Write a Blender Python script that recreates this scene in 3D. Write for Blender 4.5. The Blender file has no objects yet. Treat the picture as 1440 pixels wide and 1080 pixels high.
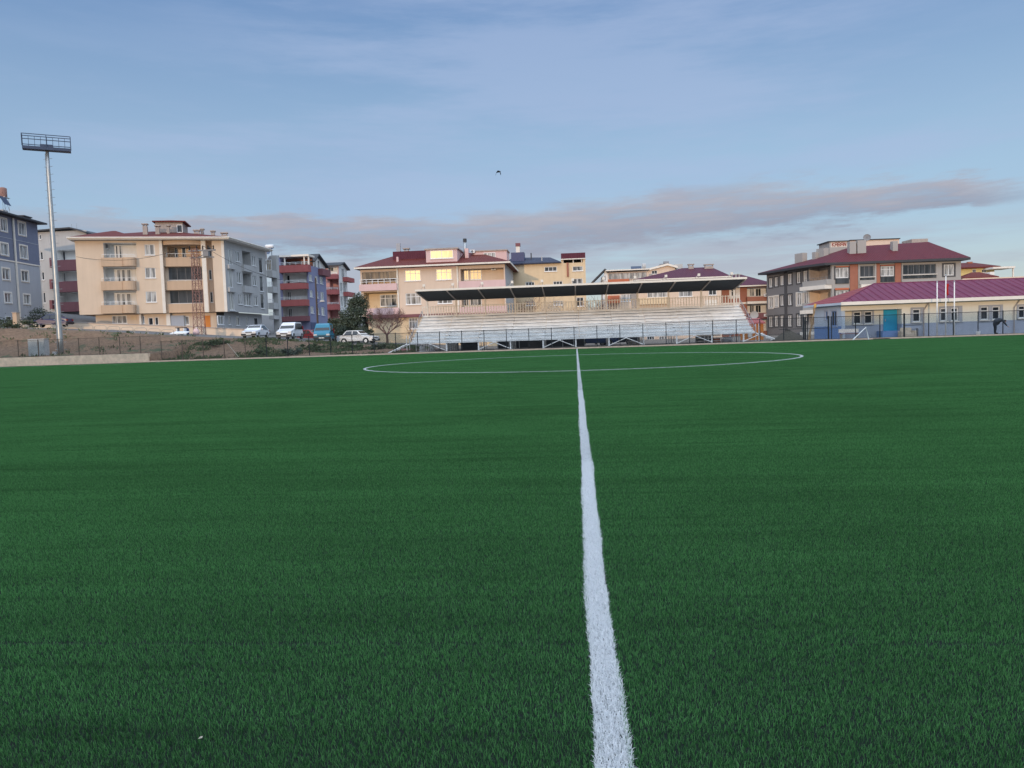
import bpy, math, random
import numpy as np
from mathutils import Vector, Matrix
R_ = random.Random(7)
SC = bpy.context.scene
COL = SC.collection
rad = math.radians
# ------------------------------------------------------------------ camera (solved from the pitch markings)
CAMZ, PITCH, ROLL, YAW, FPX = 1.17737, 0.0622592, -0.0329964, -0.0845935, 1080.0
cy, sy, cp, sp, cr, sr = math.cos(YAW), math.sin(YAW), math.cos(PITCH), math.sin(PITCH), math.cos(ROLL), math.sin(ROLL)
CF = Vector((sy*cp, cy*cp, -sp)); _R = Vector((cy, -sy, 0)); _U = _R.cross(CF)
CR = cr*_R + sr*_U; CU = -sr*_R + cr*_U
CP = Vector((0, 0, CAMZ))
cam = bpy.data.cameras.new('camera'); camo = bpy.data.objects.new('camera', cam); COL.objects.link(camo)
camo.matrix_world = Matrix(((CR.x, CU.x, -CF.x, 0), (CR.y, CU.y, -CF.y, 0), (CR.z, CU.z, -CF.z, CAMZ), (0, 0, 0, 1)))
cam.sensor_width = 36; cam.lens = 36*FPX/1440; cam.clip_end = 6000; cam.clip_start = 0.05
SC.camera = camo
def ray(px, py):
    return CF + CR*((px-720)/FPX) - CU*((py-540)/FPX)
def at(px, py, Y):                      # the point at that photo pixel on the vertical plane Y
    d = ray(px, py); return CP + d*(Y/d.y)
def gx(px, py, Y): return at(px, py, Y).x
def crop(x0, y0, s): return lambda x, y: (x0 + x/s, y0 + y/s)
C2 = crop(0, 260, 4.155); C3 = crop(90, 290, 4.8); C4 = crop(320, 340, 6.0); C5 = crop(480, 330, 6.355)
C6 = crop(640, 330, 6.3545); C7 = crop(830, 350, 5.538); C8 = crop(1060, 320, 3.789); PX = crop(0, 0, 1.0)
K5 = crop(560, 390, 7.2)

# ------------------------------------------------------------------ objects
ORG = {}
def tag(o, label=None, cat=None, group=None, kind=None):
    if label: o['label'] = label
    if cat: o['category'] = cat
    if group: o['group'] = group
    if kind: o['kind'] = kind
    return o
def thing(name, label, cat, loc, group=None):
    o = bpy.data.objects.new(name, None); COL.objects.link(o); o.location = loc; o.empty_display_size = .3
    ORG[o.name] = Vector(loc); return tag(o, label, cat, group, 'thing')
class MB:
    def __init__(s): s.v = []; s.f = []
    def add(s, vs, fs):
        b = len(s.v); s.v += [tuple(v) for v in vs]; s.f += [tuple(i+b for i in f) for f in fs]; return s
    def poly(s, *p): return s.add(p, [tuple(range(len(p)))])
    def box(s, x0, x1, y0, y1, z0, z1):
        return s.add([(x0,y0,z0),(x1,y0,z0),(x1,y1,z0),(x0,y1,z0),(x0,y0,z1),(x1,y0,z1),(x1,y1,z1),(x0,y1,z1)],
            [(3,2,1,0),(4,5,6,7),(0,1,5,4),(1,2,6,5),(2,3,7,6),(3,0,4,7)])
    def fbox(s, F, u0, u1, z0, z1, d0, d1):
        P = [F.pt(u, z, d) for z in (z0, z1) for (u, d) in ((u0,d1),(u1,d1),(u1,d0),(u0,d0))]
        return s.add(P, [(3,2,1,0),(4,5,6,7),(0,1,5,4),(1,2,6,5),(2,3,7,6),(3,0,4,7)])
    def tube(s, pts, r, n=6, cap=True):
        pts = [Vector(p) for p in pts]; rs = r if isinstance(r, (list, tuple)) else [r]*len(pts)
        rings = []
        for i, p in enumerate(pts):
            t = (pts[min(i+1, len(pts)-1)] - pts[max(i-1, 0)]).normalized()
            a = Vector((0, 0, 1)) if abs(t.z) < .9 else Vector((1, 0, 0))
            e1 = t.cross(a).normalized(); e2 = t.cross(e1)
            rings.append([p + (e1*math.cos(2*math.pi*k/n) + e2*math.sin(2*math.pi*k/n))*rs[i] for k in range(n)])
        fs = []
        for i in range(len(pts)-1):
            for k in range(n):
                k2 = (k+1) % n; fs.append((i*n+k, i*n+k2, (i+1)*n+k2, (i+1)*n+k))
        if cap: fs += [tuple(range(n-1, -1, -1)), tuple((len(pts)-1)*n+k for k in range(n))]
        return s.add([v for r_ in rings for v in r_], fs)
    def bar(s, a, b, w):
        return s.tube([a, b], w, 4)
    def build(s, name, mat, parent=None, smooth=False, loc=None, bevel=0):
        o0 = ORG[parent.name] if parent is not None else Vector(loc if loc is not None else (0, 0, 0))
        me = bpy.data.meshes.new(name)
        if len(s.v):
            V = np.array([tuple(v) for v in s.v], float) - np.array(o0)
            me.from_pydata(V.tolist(), [], s.f)
        me.update()
        if smooth: me.polygons.foreach_set('use_smooth', [True]*len(me.polygons))
        me.materials.append(mat)
        o = bpy.data.objects.new(name, me); COL.objects.link(o)
        if parent is not None: o.parent = parent
        else: o.location = o0
        ORG[o.name] = o0.copy()
        if bevel:
            m = o.modifiers.new('bevel', 'BEVEL'); m.width = bevel; m.segments = 2; m.limit_method = 'ANGLE'; m.angle_limit = rad(40)
        return o

class Face:
    """a vertical wall plane: u runs along it in metres, d is the distance out of it"""
    def __init__(s, A, B, out=None):
        s.A = Vector((A[0], A[1], 0)); B = Vector((B[0], B[1], 0)); s.L = (B-s.A).length; s.U = (B-s.A)/s.L
        n = Vector((s.U.y, -s.U.x, 0))
        ref = (Vector(out).to_3d() if out is not None else Vector((0, 0, 0)) - s.A)
        s.N = n if n.dot(ref) > 0 else -n
        s.holes = []
    def offset(s, d):
        g = Face.__new__(Face); g.A = s.A + s.N*d; g.U = s.U; g.L = s.L; g.N = s.N; g.holes = []; return g
    def pt(s, u, z, d=0): return Vector((s.A.x+s.U.x*u+s.N.x*d, s.A.y+s.U.y*u+s.N.y*d, z))
    def uv(s, p, d=0):
        r = ray(*p); A = s.A + s.N*d; t = (A-CP).dot(s.N)/r.dot(s.N); q = CP + r*t
        return (q-A).dot(s.U), q.z
    def u(s, p, d=0): return s.uv(p, d)[0]
    def z(s, p, d=0): return s.uv(p, d)[1]
    def rect(s, C, x0, y0, x1, y1, d=0):
        xm, ym = (x0+x1)/2, (y0+y1)/2
        ua, ub = s.u(C(x0, ym), d), s.u(C(x1, ym), d)
        return (min(ua, ub), max(ua, ub), s.z(C(xm, y1), d), s.z(C(xm, y0), d))

def wall(mb, F, u0, u1, z0, z1, holes=None):
    H = [(max(h[0], u0), min(h[1], u1), max(h[2], z0), min(h[3], z1), h[4] if len(h) > 4 else .16) for h in (F.holes if holes is None else holes)]
    H = [h for h in H if h[1]-h[0] > .02 and h[3]-h[2] > .02]
    us = sorted({u0, u1, *[h[0] for h in H], *[h[1] for h in H]}); zs = sorted({z0, z1, *[h[2] for h in H], *[h[3] for h in H]})
    b = len(mb.v); mb.v += [tuple(F.pt(u, z)) for z in zs for u in us]; nu = len(us)
    flip = F.U.cross(Vector((0, 0, 1))).dot(F.N) < 0
    for j in range(len(zs)-1):
        for i in range(nu-1):
            um, zm = (us[i]+us[i+1])/2, (zs[j]+zs[j+1])/2
            if any(h[0] < um < h[1] and h[2] < zm < h[3] for h in H): continue
            q = (b+j*nu+i, b+j*nu+i+1, b+(j+1)*nu+i+1, b+(j+1)*nu+i)
            mb.f.append(q[::-1] if flip else q)
    for h in H:
        a, c, e, g, dp = h
        for (p, q) in (((a, e), (a, g)), ((c, e), (c, g)), ((a, e), (c, e)), ((a, g), (c, g))):
            mb.poly(F.pt(p[0], p[1]), F.pt(q[0], q[1]), F.pt(q[0], q[1], -dp), F.pt(p[0], p[1], -dp))

# ------------------------------------------------------------------ materials
def newmat(name):
    m = bpy.data.materials.new(name); m.use_nodes = True; nt = m.node_tree; b = nt.nodes['Principled BSDF']
    return m, nt, b
def N(nt, t, **kw):
    n = nt.nodes.new(t)
    for k, v in kw.items():
        if k in n.inputs: n.inputs[k].default_value = v
        else: setattr(n, k, v)
    return n
def mat(name, rgb, rough=.8, var=.12, scale=1.5, bump=.0, bscale=40, metal=0, spec=.3, streak=.0):
    m, nt, b = newmat(name); L = nt.links
    b.inputs['Roughness'].default_value = rough; b.inputs['Metallic'].default_value = metal
    b.inputs['Specular IOR Level'].default_value = spec
    tc = N(nt, 'ShaderNodeTexCoord'); geo = N(nt, 'ShaderNodeNewGeometry')
    no = N(nt, 'ShaderNodeTexNoise', Scale=scale, Detail=6.0, Roughness=.6); L.new(geo.outputs['Position'], no.inputs['Vector'])
    fac = no.outputs['Fac']
    if streak:
        mp = N(nt, 'ShaderNodeMapping'); mp.inputs['Scale'].default_value = (2.2, 2.2, .18); L.new(geo.outputs['Position'], mp.inputs['Vector'])
        n2 = N(nt, 'ShaderNodeTexNoise', Scale=1.3, Detail=5.0); L.new(mp.outputs[0], n2.inputs['Vector'])
        mx = N(nt, 'ShaderNodeMix'); mx.inputs[0].default_value = streak; L.new(fac, mx.inputs[2]); L.new(n2.outputs['Fac'], mx.inputs[3]); fac = mx.outputs[0]
    mr = N(nt, 'ShaderNodeMapRange'); mr.inputs[1].default_value = .3; mr.inputs[2].default_value = .7; L.new(fac, mr.inputs[0])
    mix = N(nt, 'ShaderNodeMix', data_type='RGBA'); L.new(mr.outputs[0], mix.inputs[0])
    mix.inputs[6].default_value = (*[c*(1-var) for c in rgb], 1); mix.inputs[7].default_value = (*[min(1, c*(1+var)) for c in rgb], 1)
    L.new(mix.outputs[2], b.inputs['Base Color'])
    if bump:
        nb = N(nt, 'ShaderNodeTexNoise', Scale=bscale, Detail=4.0); L.new(geo.outputs['Position'], nb.inputs['Vector'])
        bp = N(nt, 'ShaderNodeBump', Strength=bump, Distance=.03); L.new(nb.outputs['Fac'], bp.inputs['Height']); L.new(bp.outputs[0], b.inputs['Normal'])
    return m
def roofmat(name, rgb, period=.35, rough=.55, axis=0, var=.25):
    m, nt, b = newmat(name); L = nt.links; b.inputs['Roughness'].default_value = rough
    b.inputs['Specular IOR Level'].default_value = .12
    geo = N(nt, 'ShaderNodeNewGeometry')
    w = N(nt, 'ShaderNodeTexWave', bands_direction='XY'[axis], Scale=math.pi*2/period/20, Distortion=.0, wave_profile='SIN'); L.new(geo.outputs['Position'], w.inputs['Vector'])
    no = N(nt, 'ShaderNodeTexNoise', Scale=1.2, Detail=7.0, Roughness=.65); L.new(geo.outputs['Position'], no.inputs['Vector'])
    mix = N(nt, 'ShaderNodeMix', data_type='RGBA'); L.new(no.outputs['Fac'], mix.inputs[0])
    mix.inputs[6].default_value = (*[c*(1-var) for c in rgb], 1); mix.inputs[7].default_value = (*[c*(1+var) for c in rgb], 1)
    L.new(mix.outputs[2], b.inputs['Base Color'])
    bp = N(nt, 'ShaderNodeBump', Strength=.6, Distance=.05); L.new(w.outputs['Fac'], bp.inputs['Height']); L.new(bp.outputs[0], b.inputs['Normal'])
    return m
def panemat(name, dark, light, scale, rough=.04, spec=.5):
    """window pane: dark room and pale curtains seen through it, with the reflection of the sky on it"""
    m, nt, b = newmat(name); L = nt.links
    geo = N(nt, 'ShaderNodeNewGeometry'); mp = N(nt, 'ShaderNodeMapping'); mp.inputs['Scale'].default_value = (scale, scale, scale*.15); L.new(geo.outputs['Position'], mp.inputs[0])
    no = N(nt, 'ShaderNodeTexNoise', Scale=1.0, Detail=3.0); L.new(mp.outputs[0], no.inputs['Vector'])
    mr = N(nt, 'ShaderNodeMapRange'); mr.inputs[1].default_value = .42; mr.inputs[2].default_value = .58; L.new(no.outputs['Fac'], mr.inputs[0])
    mix = N(nt, 'ShaderNodeMix', data_type='RGBA'); L.new(mr.outputs[0], mix.inputs[0])
    mix.inputs[6].default_value = (*dark, 1); mix.inputs[7].default_value = (*light, 1)
    L.new(mix.outputs[2], b.inputs['Base Color']); b.inputs['Roughness'].default_value = rough; b.inputs['Specular IOR Level'].default_value = spec
    return m
M = {}
M['cream'] = mat('cream_plaster', (.66,.53,.41), .85, .07, .5, .1, 30, streak=.5)
M['cream_dark'] = mat('beige_balcony_plaster', (.53,.385,.27), .85, .08, .6, .1, 30, streak=.6)
M['trim'] = mat('off_white_trim', (.74,.69,.62), .7, .06)
M['white'] = mat('white_plaster', (.72,.71,.69), .8, .07, .6, streak=.5)
M['pvc'] = mat('white_window_frame', (.76,.77,.78), .45, .03)
M['greyframe'] = mat('grey_window_frame', (.2,.2,.21), .5, .05)
M['blue_dark'] = mat('slate_blue_plaster', (.17,.19,.265), .85, .07, .5, .08, 30, streak=.5)
M['blue_light'] = mat('pale_blue_grey_plaster', (.385,.41,.46), .85, .07, .5, .08, 30, streak=.5)
M['greywhite'] = mat('grey_white_plaster', (.42,.42,.42), .85, .08, .5, streak=.6)
M['maroon'] = mat('maroon_balcony_plaster', (.20,.085,.095), .8, .1, 1, streak=.5)
M['redbalc'] = mat('red_balcony_plaster', (.36,.105,.10), .8, .1, 1, streak=.5)
M['violet'] = mat('violet_blue_plaster', (.225,.235,.36), .85, .08, .5, streak=.5)
M['pinkwall'] = mat('dusty_pink_plaster', (.50,.27,.25), .85, .08, .5, streak=.5)
M['pink'] = mat('pale_pink_plaster', (.65,.46,.45), .85, .06, .6, streak=.5)
M['peach'] = mat('peach_plaster', (.68,.54,.43), .85, .06, .5, streak=.5)
M['yellow'] = mat('yellow_plaster', (.68,.53,.35), .85, .07, .5, streak=.6)
M['yellow_house'] = mat('lemon_plaster', (.68,.55,.24), .85, .07, .5, streak=.5)
M['grey_apt'] = mat('mid_grey_plaster', (.215,.21,.215), .85, .05, .5, .08, 30, streak=.4)
M['grey_light'] = mat('light_grey_plaster', (.36,.345,.33), .85, .05, .5, streak=.4)
M['grey_dk'] = mat('dark_grey_plaster', (.085,.085,.09), .8, .07)
M['brickred'] = mat('rust_red_cladding', (.33,.135,.09), .8, .1, 1.5, streak=.4)
M['orange'] = mat('orange_plaster', (.62,.23,.06), .85, .08, .8, streak=.4)
M['orangered'] = mat('orange_red_plaster', (.48,.15,.08), .85, .08, .8, streak=.4)
M['club_cream'] = mat('club_cream_plaster', (.80,.745,.62), .85, .05, .7, streak=.5)
M['club_blue'] = mat('club_blue_grey_plaster', (.37,.405,.49), .85, .07, .7, streak=.5)
M['club_side'] = mat('club_side_blue_plaster', (.46,.53,.62), .85, .06, .7, streak=.5)
M['club_sidelow'] = mat('club_side_low_plaster', (.16,.26,.48), .85, .07, .7, streak=.5)
M['surround'] = mat('grey_window_surround', (.37,.38,.41), .85, .06)
M['door_blue'] = mat('turquoise_door_paint', (.025,.36,.56), .5, .06, 2)
M['roof_red'] = roofmat('dark_red_tiles', (.135,.03,.024), .3)
M['roof_purple'] = roofmat('purple_red_tiles', (.10,.028,.045), .3)
M['roof_navy'] = roofmat('navy_roof_sheet', (.05,.055,.085), .4)
M['roof_club'] = roofmat('crimson_metal_sheet', (.165,.038,.075), .42, .4)
M['slate'] = mat('dark_eave', (.05,.052,.06), .6, .1)
M['chim'] = mat('chimney_render', (.38,.33,.30), .9, .15, 3, .2, 20)
M['concrete'] = mat('concrete', (.40,.35,.29), .9, .15, 2.5, .3, 25, streak=.4)
M['kerbm'] = mat('kerb_concrete', (.68,.51,.37), .9, .16, 3, .3, 25)
M['pane'] = panemat('pane_with_curtain', (.05,.055,.065), (.33,.33,.33), 3.0)
M['pane_dark'] = panemat('dark_pane', (.02,.024,.03), (.06,.065,.075), 1.6)
M['pane_pale'] = panemat('pane_pale_curtain', (.2,.2,.2), (.5,.49,.47), 4.0)
M['pane_sunset'] = panemat('sunset_tint_pane', (.12,.09,.07), (.34,.26,.16), 2.0, .25, .62)
M['pane_sunset'].node_tree.nodes['Principled BSDF'].inputs['Specular Tint'].default_value = (1, .93, .68, 1)  # yellow put into the reflection to stand in for sunset gold
M['steel'] = mat('galvanised_steel', (.42,.44,.45), .42, .12, 2, metal=.7)
M['steel_dk'] = mat('dark_blue_steel', (.06,.08,.13), .5, .1, 3, metal=.3)
M['pane_brown'] = panemat('brown_balcony_glazing', (.13,.10,.075), (.30,.22,.15), 2.2)
M['fence_tan'] = mat('lit_tan_fence_paint', (.12,.09,.07), .7, .2, 4)  # brown tone puts the light on the left posts into their colour
M['fence'] = mat('dark_fence_paint', (.022,.026,.03), .55, .2, 4)
M['rust'] = mat('rusty_paint', (.27,.15,.125), .8, .35, 6)
M['black'] = mat('black_rubber', (.015,.015,.017), .7, .2, 4)
M['darkbox'] = mat('dark_sheet_metal', (.03,.032,.04), .6, .25, 3)
M['alu'] = mat('white_seat_board', (.86,.85,.82), .5, .16, 1.6, spec=.3)
M['alu2'] = mat('grey_riser_board', (.70,.70,.69), .6, .18, 1.2)
M['canopy'] = mat('dark_navy_canopy_sheet', (.016,.026,.036), .7, .2, 2)
M['whitepaint'] = mat('white_paint', (.78,.77,.75), .5, .06, 3)
M['wood'] = mat('weathered_wood', (.24,.16,.09), .85, .3, 5)
M['bark'] = mat('bark', (.085,.062,.05), .9, .3, 8)
M['red'] = mat('red_fabric', (.45,.025,.02), .8, .15, 5)
M['bluepl'] = mat('blue_plastic', (.03,.05,.14), .45, .15, 5)
# ------------------------------------------------------------------ sky and sun
SUN_EL, SUN_AZ = 5.0, 11.0; HSH = 10.6
SKY_EL = 5.0
sd = Vector((-math.sin(rad(SUN_AZ))*math.cos(rad(SUN_EL)), -math.cos(rad(SUN_AZ))*math.cos(rad(SUN_EL)), math.sin(rad(SUN_EL))))
sl = bpy.data.lights.new('sun', 'SUN'); sl.energy = 1.25; sl.angle = rad(.6); sl.color = (1, .70, .44)
so = bpy.data.objects.new('sun', sl); COL.objects.link(so); so.rotation_euler = sd.to_track_quat('Z', 'Y').to_euler(); so.location = sd*200
W = bpy.data.worlds.new('World'); SC.world = W; W.use_nodes = True
nt = W.node_tree; L = nt.links; bg = nt.nodes['Background']
sky = N(nt, 'ShaderNodeTexSky', sky_type='NISHITA', sun_disc=False, sun_elevation=rad(SKY_EL), altitude=600, air_density=1.0, dust_density=.6, ozone_density=2.2)
sky.sun_rotation = math.atan2(sd.x, sd.y)
tc = N(nt, 'ShaderNodeTexCoord'); sep = N(nt, 'ShaderNodeSeparateXYZ'); L.new(tc.outputs['Generated'], sep.inputs[0])
def math_(op, a, b=None, c=None, clamp=False):
    n = N(nt, 'ShaderNodeMath', operation=op, use_clamp=clamp)
    for i, x in enumerate((a, b, c)):
        if x is None: continue
        if isinstance(x, (int, float)): n.inputs[i].default_value = x
        else: L.new(x, n.inputs[i])
    return n.outputs[0]
def noise_(vec, scale, detail=5, rough=.55):
    n = N(nt, 'ShaderNodeTexNoise', Scale=scale, Detail=float(detail), Roughness=rough); L.new(vec, n.inputs['Vector']); return n.outputs['Fac']
def map_(x, a, b, c=0., d=1., smooth=True):
    n = N(nt, 'ShaderNodeMapRange'); n.interpolation_type = 'SMOOTHSTEP' if smooth else 'LINEAR'
    L.new(x, n.inputs[0])
    for i, k in enumerate((a, b, c, d)): n.inputs[i+1].default_value = k
    return n.outputs[0]
def mixc(f, a, b, mode='MIX'):
    n = N(nt, 'ShaderNodeMix', data_type='RGBA', blend_type=mode)
    for i, x in ((0, f), (6, a), (7, b)):
        if isinstance(x, tuple): n.inputs[i].default_value = (*x, 1)
        elif isinstance(x, (int, float)): n.inputs[i].default_value = x
        else: L.new(x, n.inputs[i])
    return n.outputs[2]
el = math_('MULTIPLY', math_('ARCSINE', sep.outputs[2]), 57.29578)             # elevation in degrees
az = math_('MULTIPLY', math_('ARCTAN2', sep.outputs[0], sep.outputs[1]), 57.29578)
def vec_(a, b, sa, sb, off=0.):
    n = N(nt, 'ShaderNodeCombineXYZ'); L.new(math_('MULTIPLY', a, sa), n.inputs[0]); L.new(math_('MULTIPLY', b, sb), n.inputs[1]); n.inputs[2].default_value = off
    return n.outputs[0]
SKYC = sky.outputs[0]
# colours below are radiances before the Background strength
KS = .15; OVER = (1.32, 1.52, 1.80)
def cl(r, g, b): return (r/KS, g/KS, b/KS)
# thin high veil over the whole dome, with unseen brightness added overhead and sunward to light the ground
n0 = noise_(vec_(az, el, .02, .09, 2.2), 1.0, 5, .6)
base = mixc(map_(el, 7, 30), cl(.395, .55, .735), cl(.115, .24, .52))
base = mixc(map_(el, 0, 9), cl(.57, .635, .67), base)
edge = map_(math_('ABSOLUTE', math_('ADD', az, 1.)), 13, 30, 1., .25)
base = mixc(math_('MULTIPLY', math_('MULTIPLY', map_(n0, .4, .68), edge), .45), base, cl(.33, .42, .66))
col = mixc(.72, SKYC, base)
n5 = noise_(tc.outputs['Generated'], 2.3, 6, .6)
over = math_('MAXIMUM', map_(el, 33, 52), math_('MULTIPLY', map_(sep.outputs[1], .15, -.35), map_(el, 6, 20)))
col = mixc(math_('MULTIPLY', over, map_(n5, .25, .5, .7, 1.)), col, cl(*OVER))
# low cloud bank: grey mauve, flat, 8 degrees up, tapering out at both ends
n1 = noise_(vec_(az, el, .11, .50, 3.1), 1.0, 7, .62)
nf = noise_(vec_(az, el, .22, 1.7, 6.6), 1.0, 8, .68)
bank_c = math_('ADD', math_('ADD', 7.75, map_(az, -28, 24, -.25, .35)), math_('MULTIPLY', math_('SINE', math_('MULTIPLY', az, .16)), .22))
hw = math_('MULTIPLY', map_(az, -27, 6, .95, 1.95), map_(az, 12, 28, 1., .5))
hw = math_('MAXIMUM', hw, .12)
tt = math_('DIVIDE', math_('SUBTRACT', math_('ADD', el, math_('ADD', math_('MULTIPLY', math_('SUBTRACT', n1, .5), 3.6), math_('MULTIPLY', math_('SUBTRACT', nf, .5), 1.5))), bank_c), hw)
bank = map_(math_('ABSOLUTE', tt), 1.25, .55)
bank = math_('MULTIPLY', bank, map_(nf, .30, .58, .55, 1.))
front = map_(sep.outputs[1], .1, .4)
bank = math_('MULTIPLY', bank, math_('MULTIPLY', map_(az, -44, -24, .25, 1.), map_(math_('ADD', az, math_('MULTIPLY', nf, 9.)), 30, 36, 1., .0)))
bank = math_('MULTIPLY', bank, front)
# fainter layers lower down, thin veils and a few puffs above
n2 = noise_(vec_(az, el, .055, .60, 8.7), 1.0, 6, .6)
low = math_('MULTIPLY', map_(n2, .38, .60), math_('MULTIPLY', map_(el, 2.0, 3.6), map_(el, 7.2, 5.6, 0., 1.)))
low = math_('MULTIPLY', low, map_(az, 14, 22, 1., .75))
n3 = noise_(vec_(az, el, .03, .19, 1.3), 1.0, 7, .62)
veil = math_('MULTIPLY', map_(n3, .42, .64), math_('MULTIPLY', map_(el, 7, 11), map_(el, 40, 22, .5, 1.)))
n4 = noise_(vec_(az, el, .17, .8, 5.5), 1.0, 5, .6)
puff = math_('MULTIPLY', map_(n4, .52, .66), math_('MULTIPLY', map_(el, 8.6, 9.2), map_(el, 11, 10., 0., 1.)))
puff = math_('MULTIPLY', puff, math_('MULTIPLY', map_(az, -4, 6), map_(az, 18, 24, 1., 0.)))
col = mixc(math_('MULTIPLY', math_('MULTIPLY', veil, math_('MAXIMUM', edge, map_(el, 22, 14))), .5), col, cl(.38, .475, .68))
col = mixc(math_('MULTIPLY', low, .75), col, cl(.395, .415, .50))
col = mixc(math_('MULTIPLY', bank, .88), col, mixc(math_('ADD', map_(tt, -.9, 1.0, 0., .75), map_(nf, .35, .65, -.12, .25), clamp=True), cl(.275, .295, .385), cl(.42, .405, .455)))
col = mixc(math_('MULTIPLY', puff, .35), col, cl(.38, .38, .46))
L.new(col, bg.inputs[0]); bg.inputs[1].default_value = KS
SC.view_settings.view_transform = 'Standard'; SC.view_settings.look = 'None'; SC.view_settings.exposure = 0.12; SC.view_settings.gamma = 1

# ------------------------------------------------------------------ ground
YK = 62.0                                            # far kerb of the pitch
RX = [(-400, 6), (-90, 4.7), (-61, 3.85), (-50, 3.2), (-41, 2.4), (-34, 1.85), (-30, 1.6), (-26, 1.2), (-23, .92), (-19, .7), (-14, .3), (-9, .02), (400, .0)]
def interp(x, tab):
    for (a, b), (c, d) in zip(tab, tab[1:]):
        if a <= x <= c: return b + (d-b)*(x-a)/(c-a)
    return tab[0][1] if x < tab[0][0] else tab[-1][1]
def sstep(x, a, b):
    t = min(1, max(0, (x-a)/(b-a))); return t*t*(3-2*t)
def terr(X, Y):
    if Y < YK+.35: return -.06
    lo = .70 if X < XW1 else .03
    r = max(lo, interp(X, RX))
    z = lo + (r-lo)*sstep(Y, 63.6, 74.5)
    bmp = math.sin(X*1.7+Y*.9)*.5 + math.sin(X*.63-Y*1.3+1)*.7 + math.sin(X*3.1+Y*2.3)*.3
    z += bmp*.11*sstep(Y, 64, 66)*sstep(75.5, 71+0, 75.5) if False else bmp*.13*max(0, sstep(Y, 64, 66.5)-sstep(Y, 72, 75))*min(1, max(0, (r-lo)/.8))
    if X < -52: z += (X+52)/-10*1.0*sstep(Y, 84.5, 95)
    return z
XW1 = gx(211, 505, 62.4)
xs = [-3000, -600, -200] + sorted([-100+i*1.5 for i in range(94)]+[XW1-.05, XW1+.05]) + [45, 55, 70, 100, 200, 600, 3000]
ys = [-3000, -300, -60, 0, YK, YK+.34, YK+.36] + [62.6+.6*i for i in range(45)] + [91, 95, 100, 120, 160, 300, 800, 3000]
g = MB(); g.v = [(x, y, terr(x, y) if -200 < x < 200 else (terr(max(-200, min(200, x)), y))) for y in ys for x in xs]
nx = len(xs); g.f = [(j*nx+i, j*nx+i+1, (j+1)*nx+i+1, (j+1)*nx+i) for j in range(len(ys)-1) for i in range(nx-1)]
mg, nt2, b2 = newmat('soil_and_asphalt'); L2 = nt2.links
geo = N(nt2, 'ShaderNodeNewGeometry'); sp2 = N(nt2, 'ShaderNodeSeparateXYZ'); L2.new(geo.outputs['Position'], sp2.inputs[0])
na = N(nt2, 'ShaderNodeTexNoise', Scale=.55, Detail=8.0, Roughness=.65); L2.new(geo.outputs['Position'], na.inputs['Vector'])
nb = N(nt2, 'ShaderNodeTexNoise', Scale=3.5, Detail=6.0, Roughness=.6); L2.new(geo.outputs['Position'], nb.inputs['Vector'])
def ramp2(x, a, b):
    n = N(nt2, 'ShaderNodeMapRange'); n.interpolation_type = 'SMOOTHSTEP'; L2.new(x, n.inputs[0]); n.inputs[1].default_value = a; n.inputs[2].default_value = b; return n.outputs[0]
def mix2(f, a, b):
    n = N(nt2, 'ShaderNodeMix', data_type='RGBA')
    for i, x in ((0, f), (6, a), (7, b)):
        if isinstance(x, tuple): n.inputs[i].default_value = (*x, 1)
        else: L2.new(x, n.inputs[i])
    return n.outputs[2]
soil = mix2(ramp2(nb.outputs['Fac'], .3, .7), (.115, .068, .041), (.215, .135, .083))
soil = mix2(ramp2(na.outputs['Fac'], .56, .66), soil, (.06, .075, .035))
asph = mix2(ramp2(nb.outputs['Fac'], .3, .7), (.10, .098, .10), (.17, .165, .16))
yb = N(nt2, 'ShaderNodeMath', operation='ADD'); L2.new(sp2.outputs[1], yb.inputs[0])
wob = N(nt2, 'ShaderNodeMath', operation='MULTIPLY'); L2.new(na.outputs['Fac'], wob.inputs[0]); wob.inputs[1].default_value = 2.5; L2.new(wob.outputs[0], yb.inputs[1])
c2_ = mix2(ramp2(yb.outputs[0], 76.6, 77.2), soil, asph)
xr = ramp2(sp2.outputs[0], -15, -12)
c2_ = mix2(xr, c2_, mix2(ramp2(nb.outputs['Fac'], .3, .7), (.13, .11, .09), (.22, .19, .16)))
L2.new(c2_, b2.inputs['Base Color']); b2.inputs['Roughness'].default_value = .95
bp = N(nt2, 'ShaderNodeBump', Strength=.5, Distance=.1); L2.new(nb.outputs['Fac'], bp.inputs['Height']); L2.new(bp.outputs[0], b2.inputs['Normal'])
tag(g.build('ground', mg, smooth=True), kind='structure')

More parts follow.
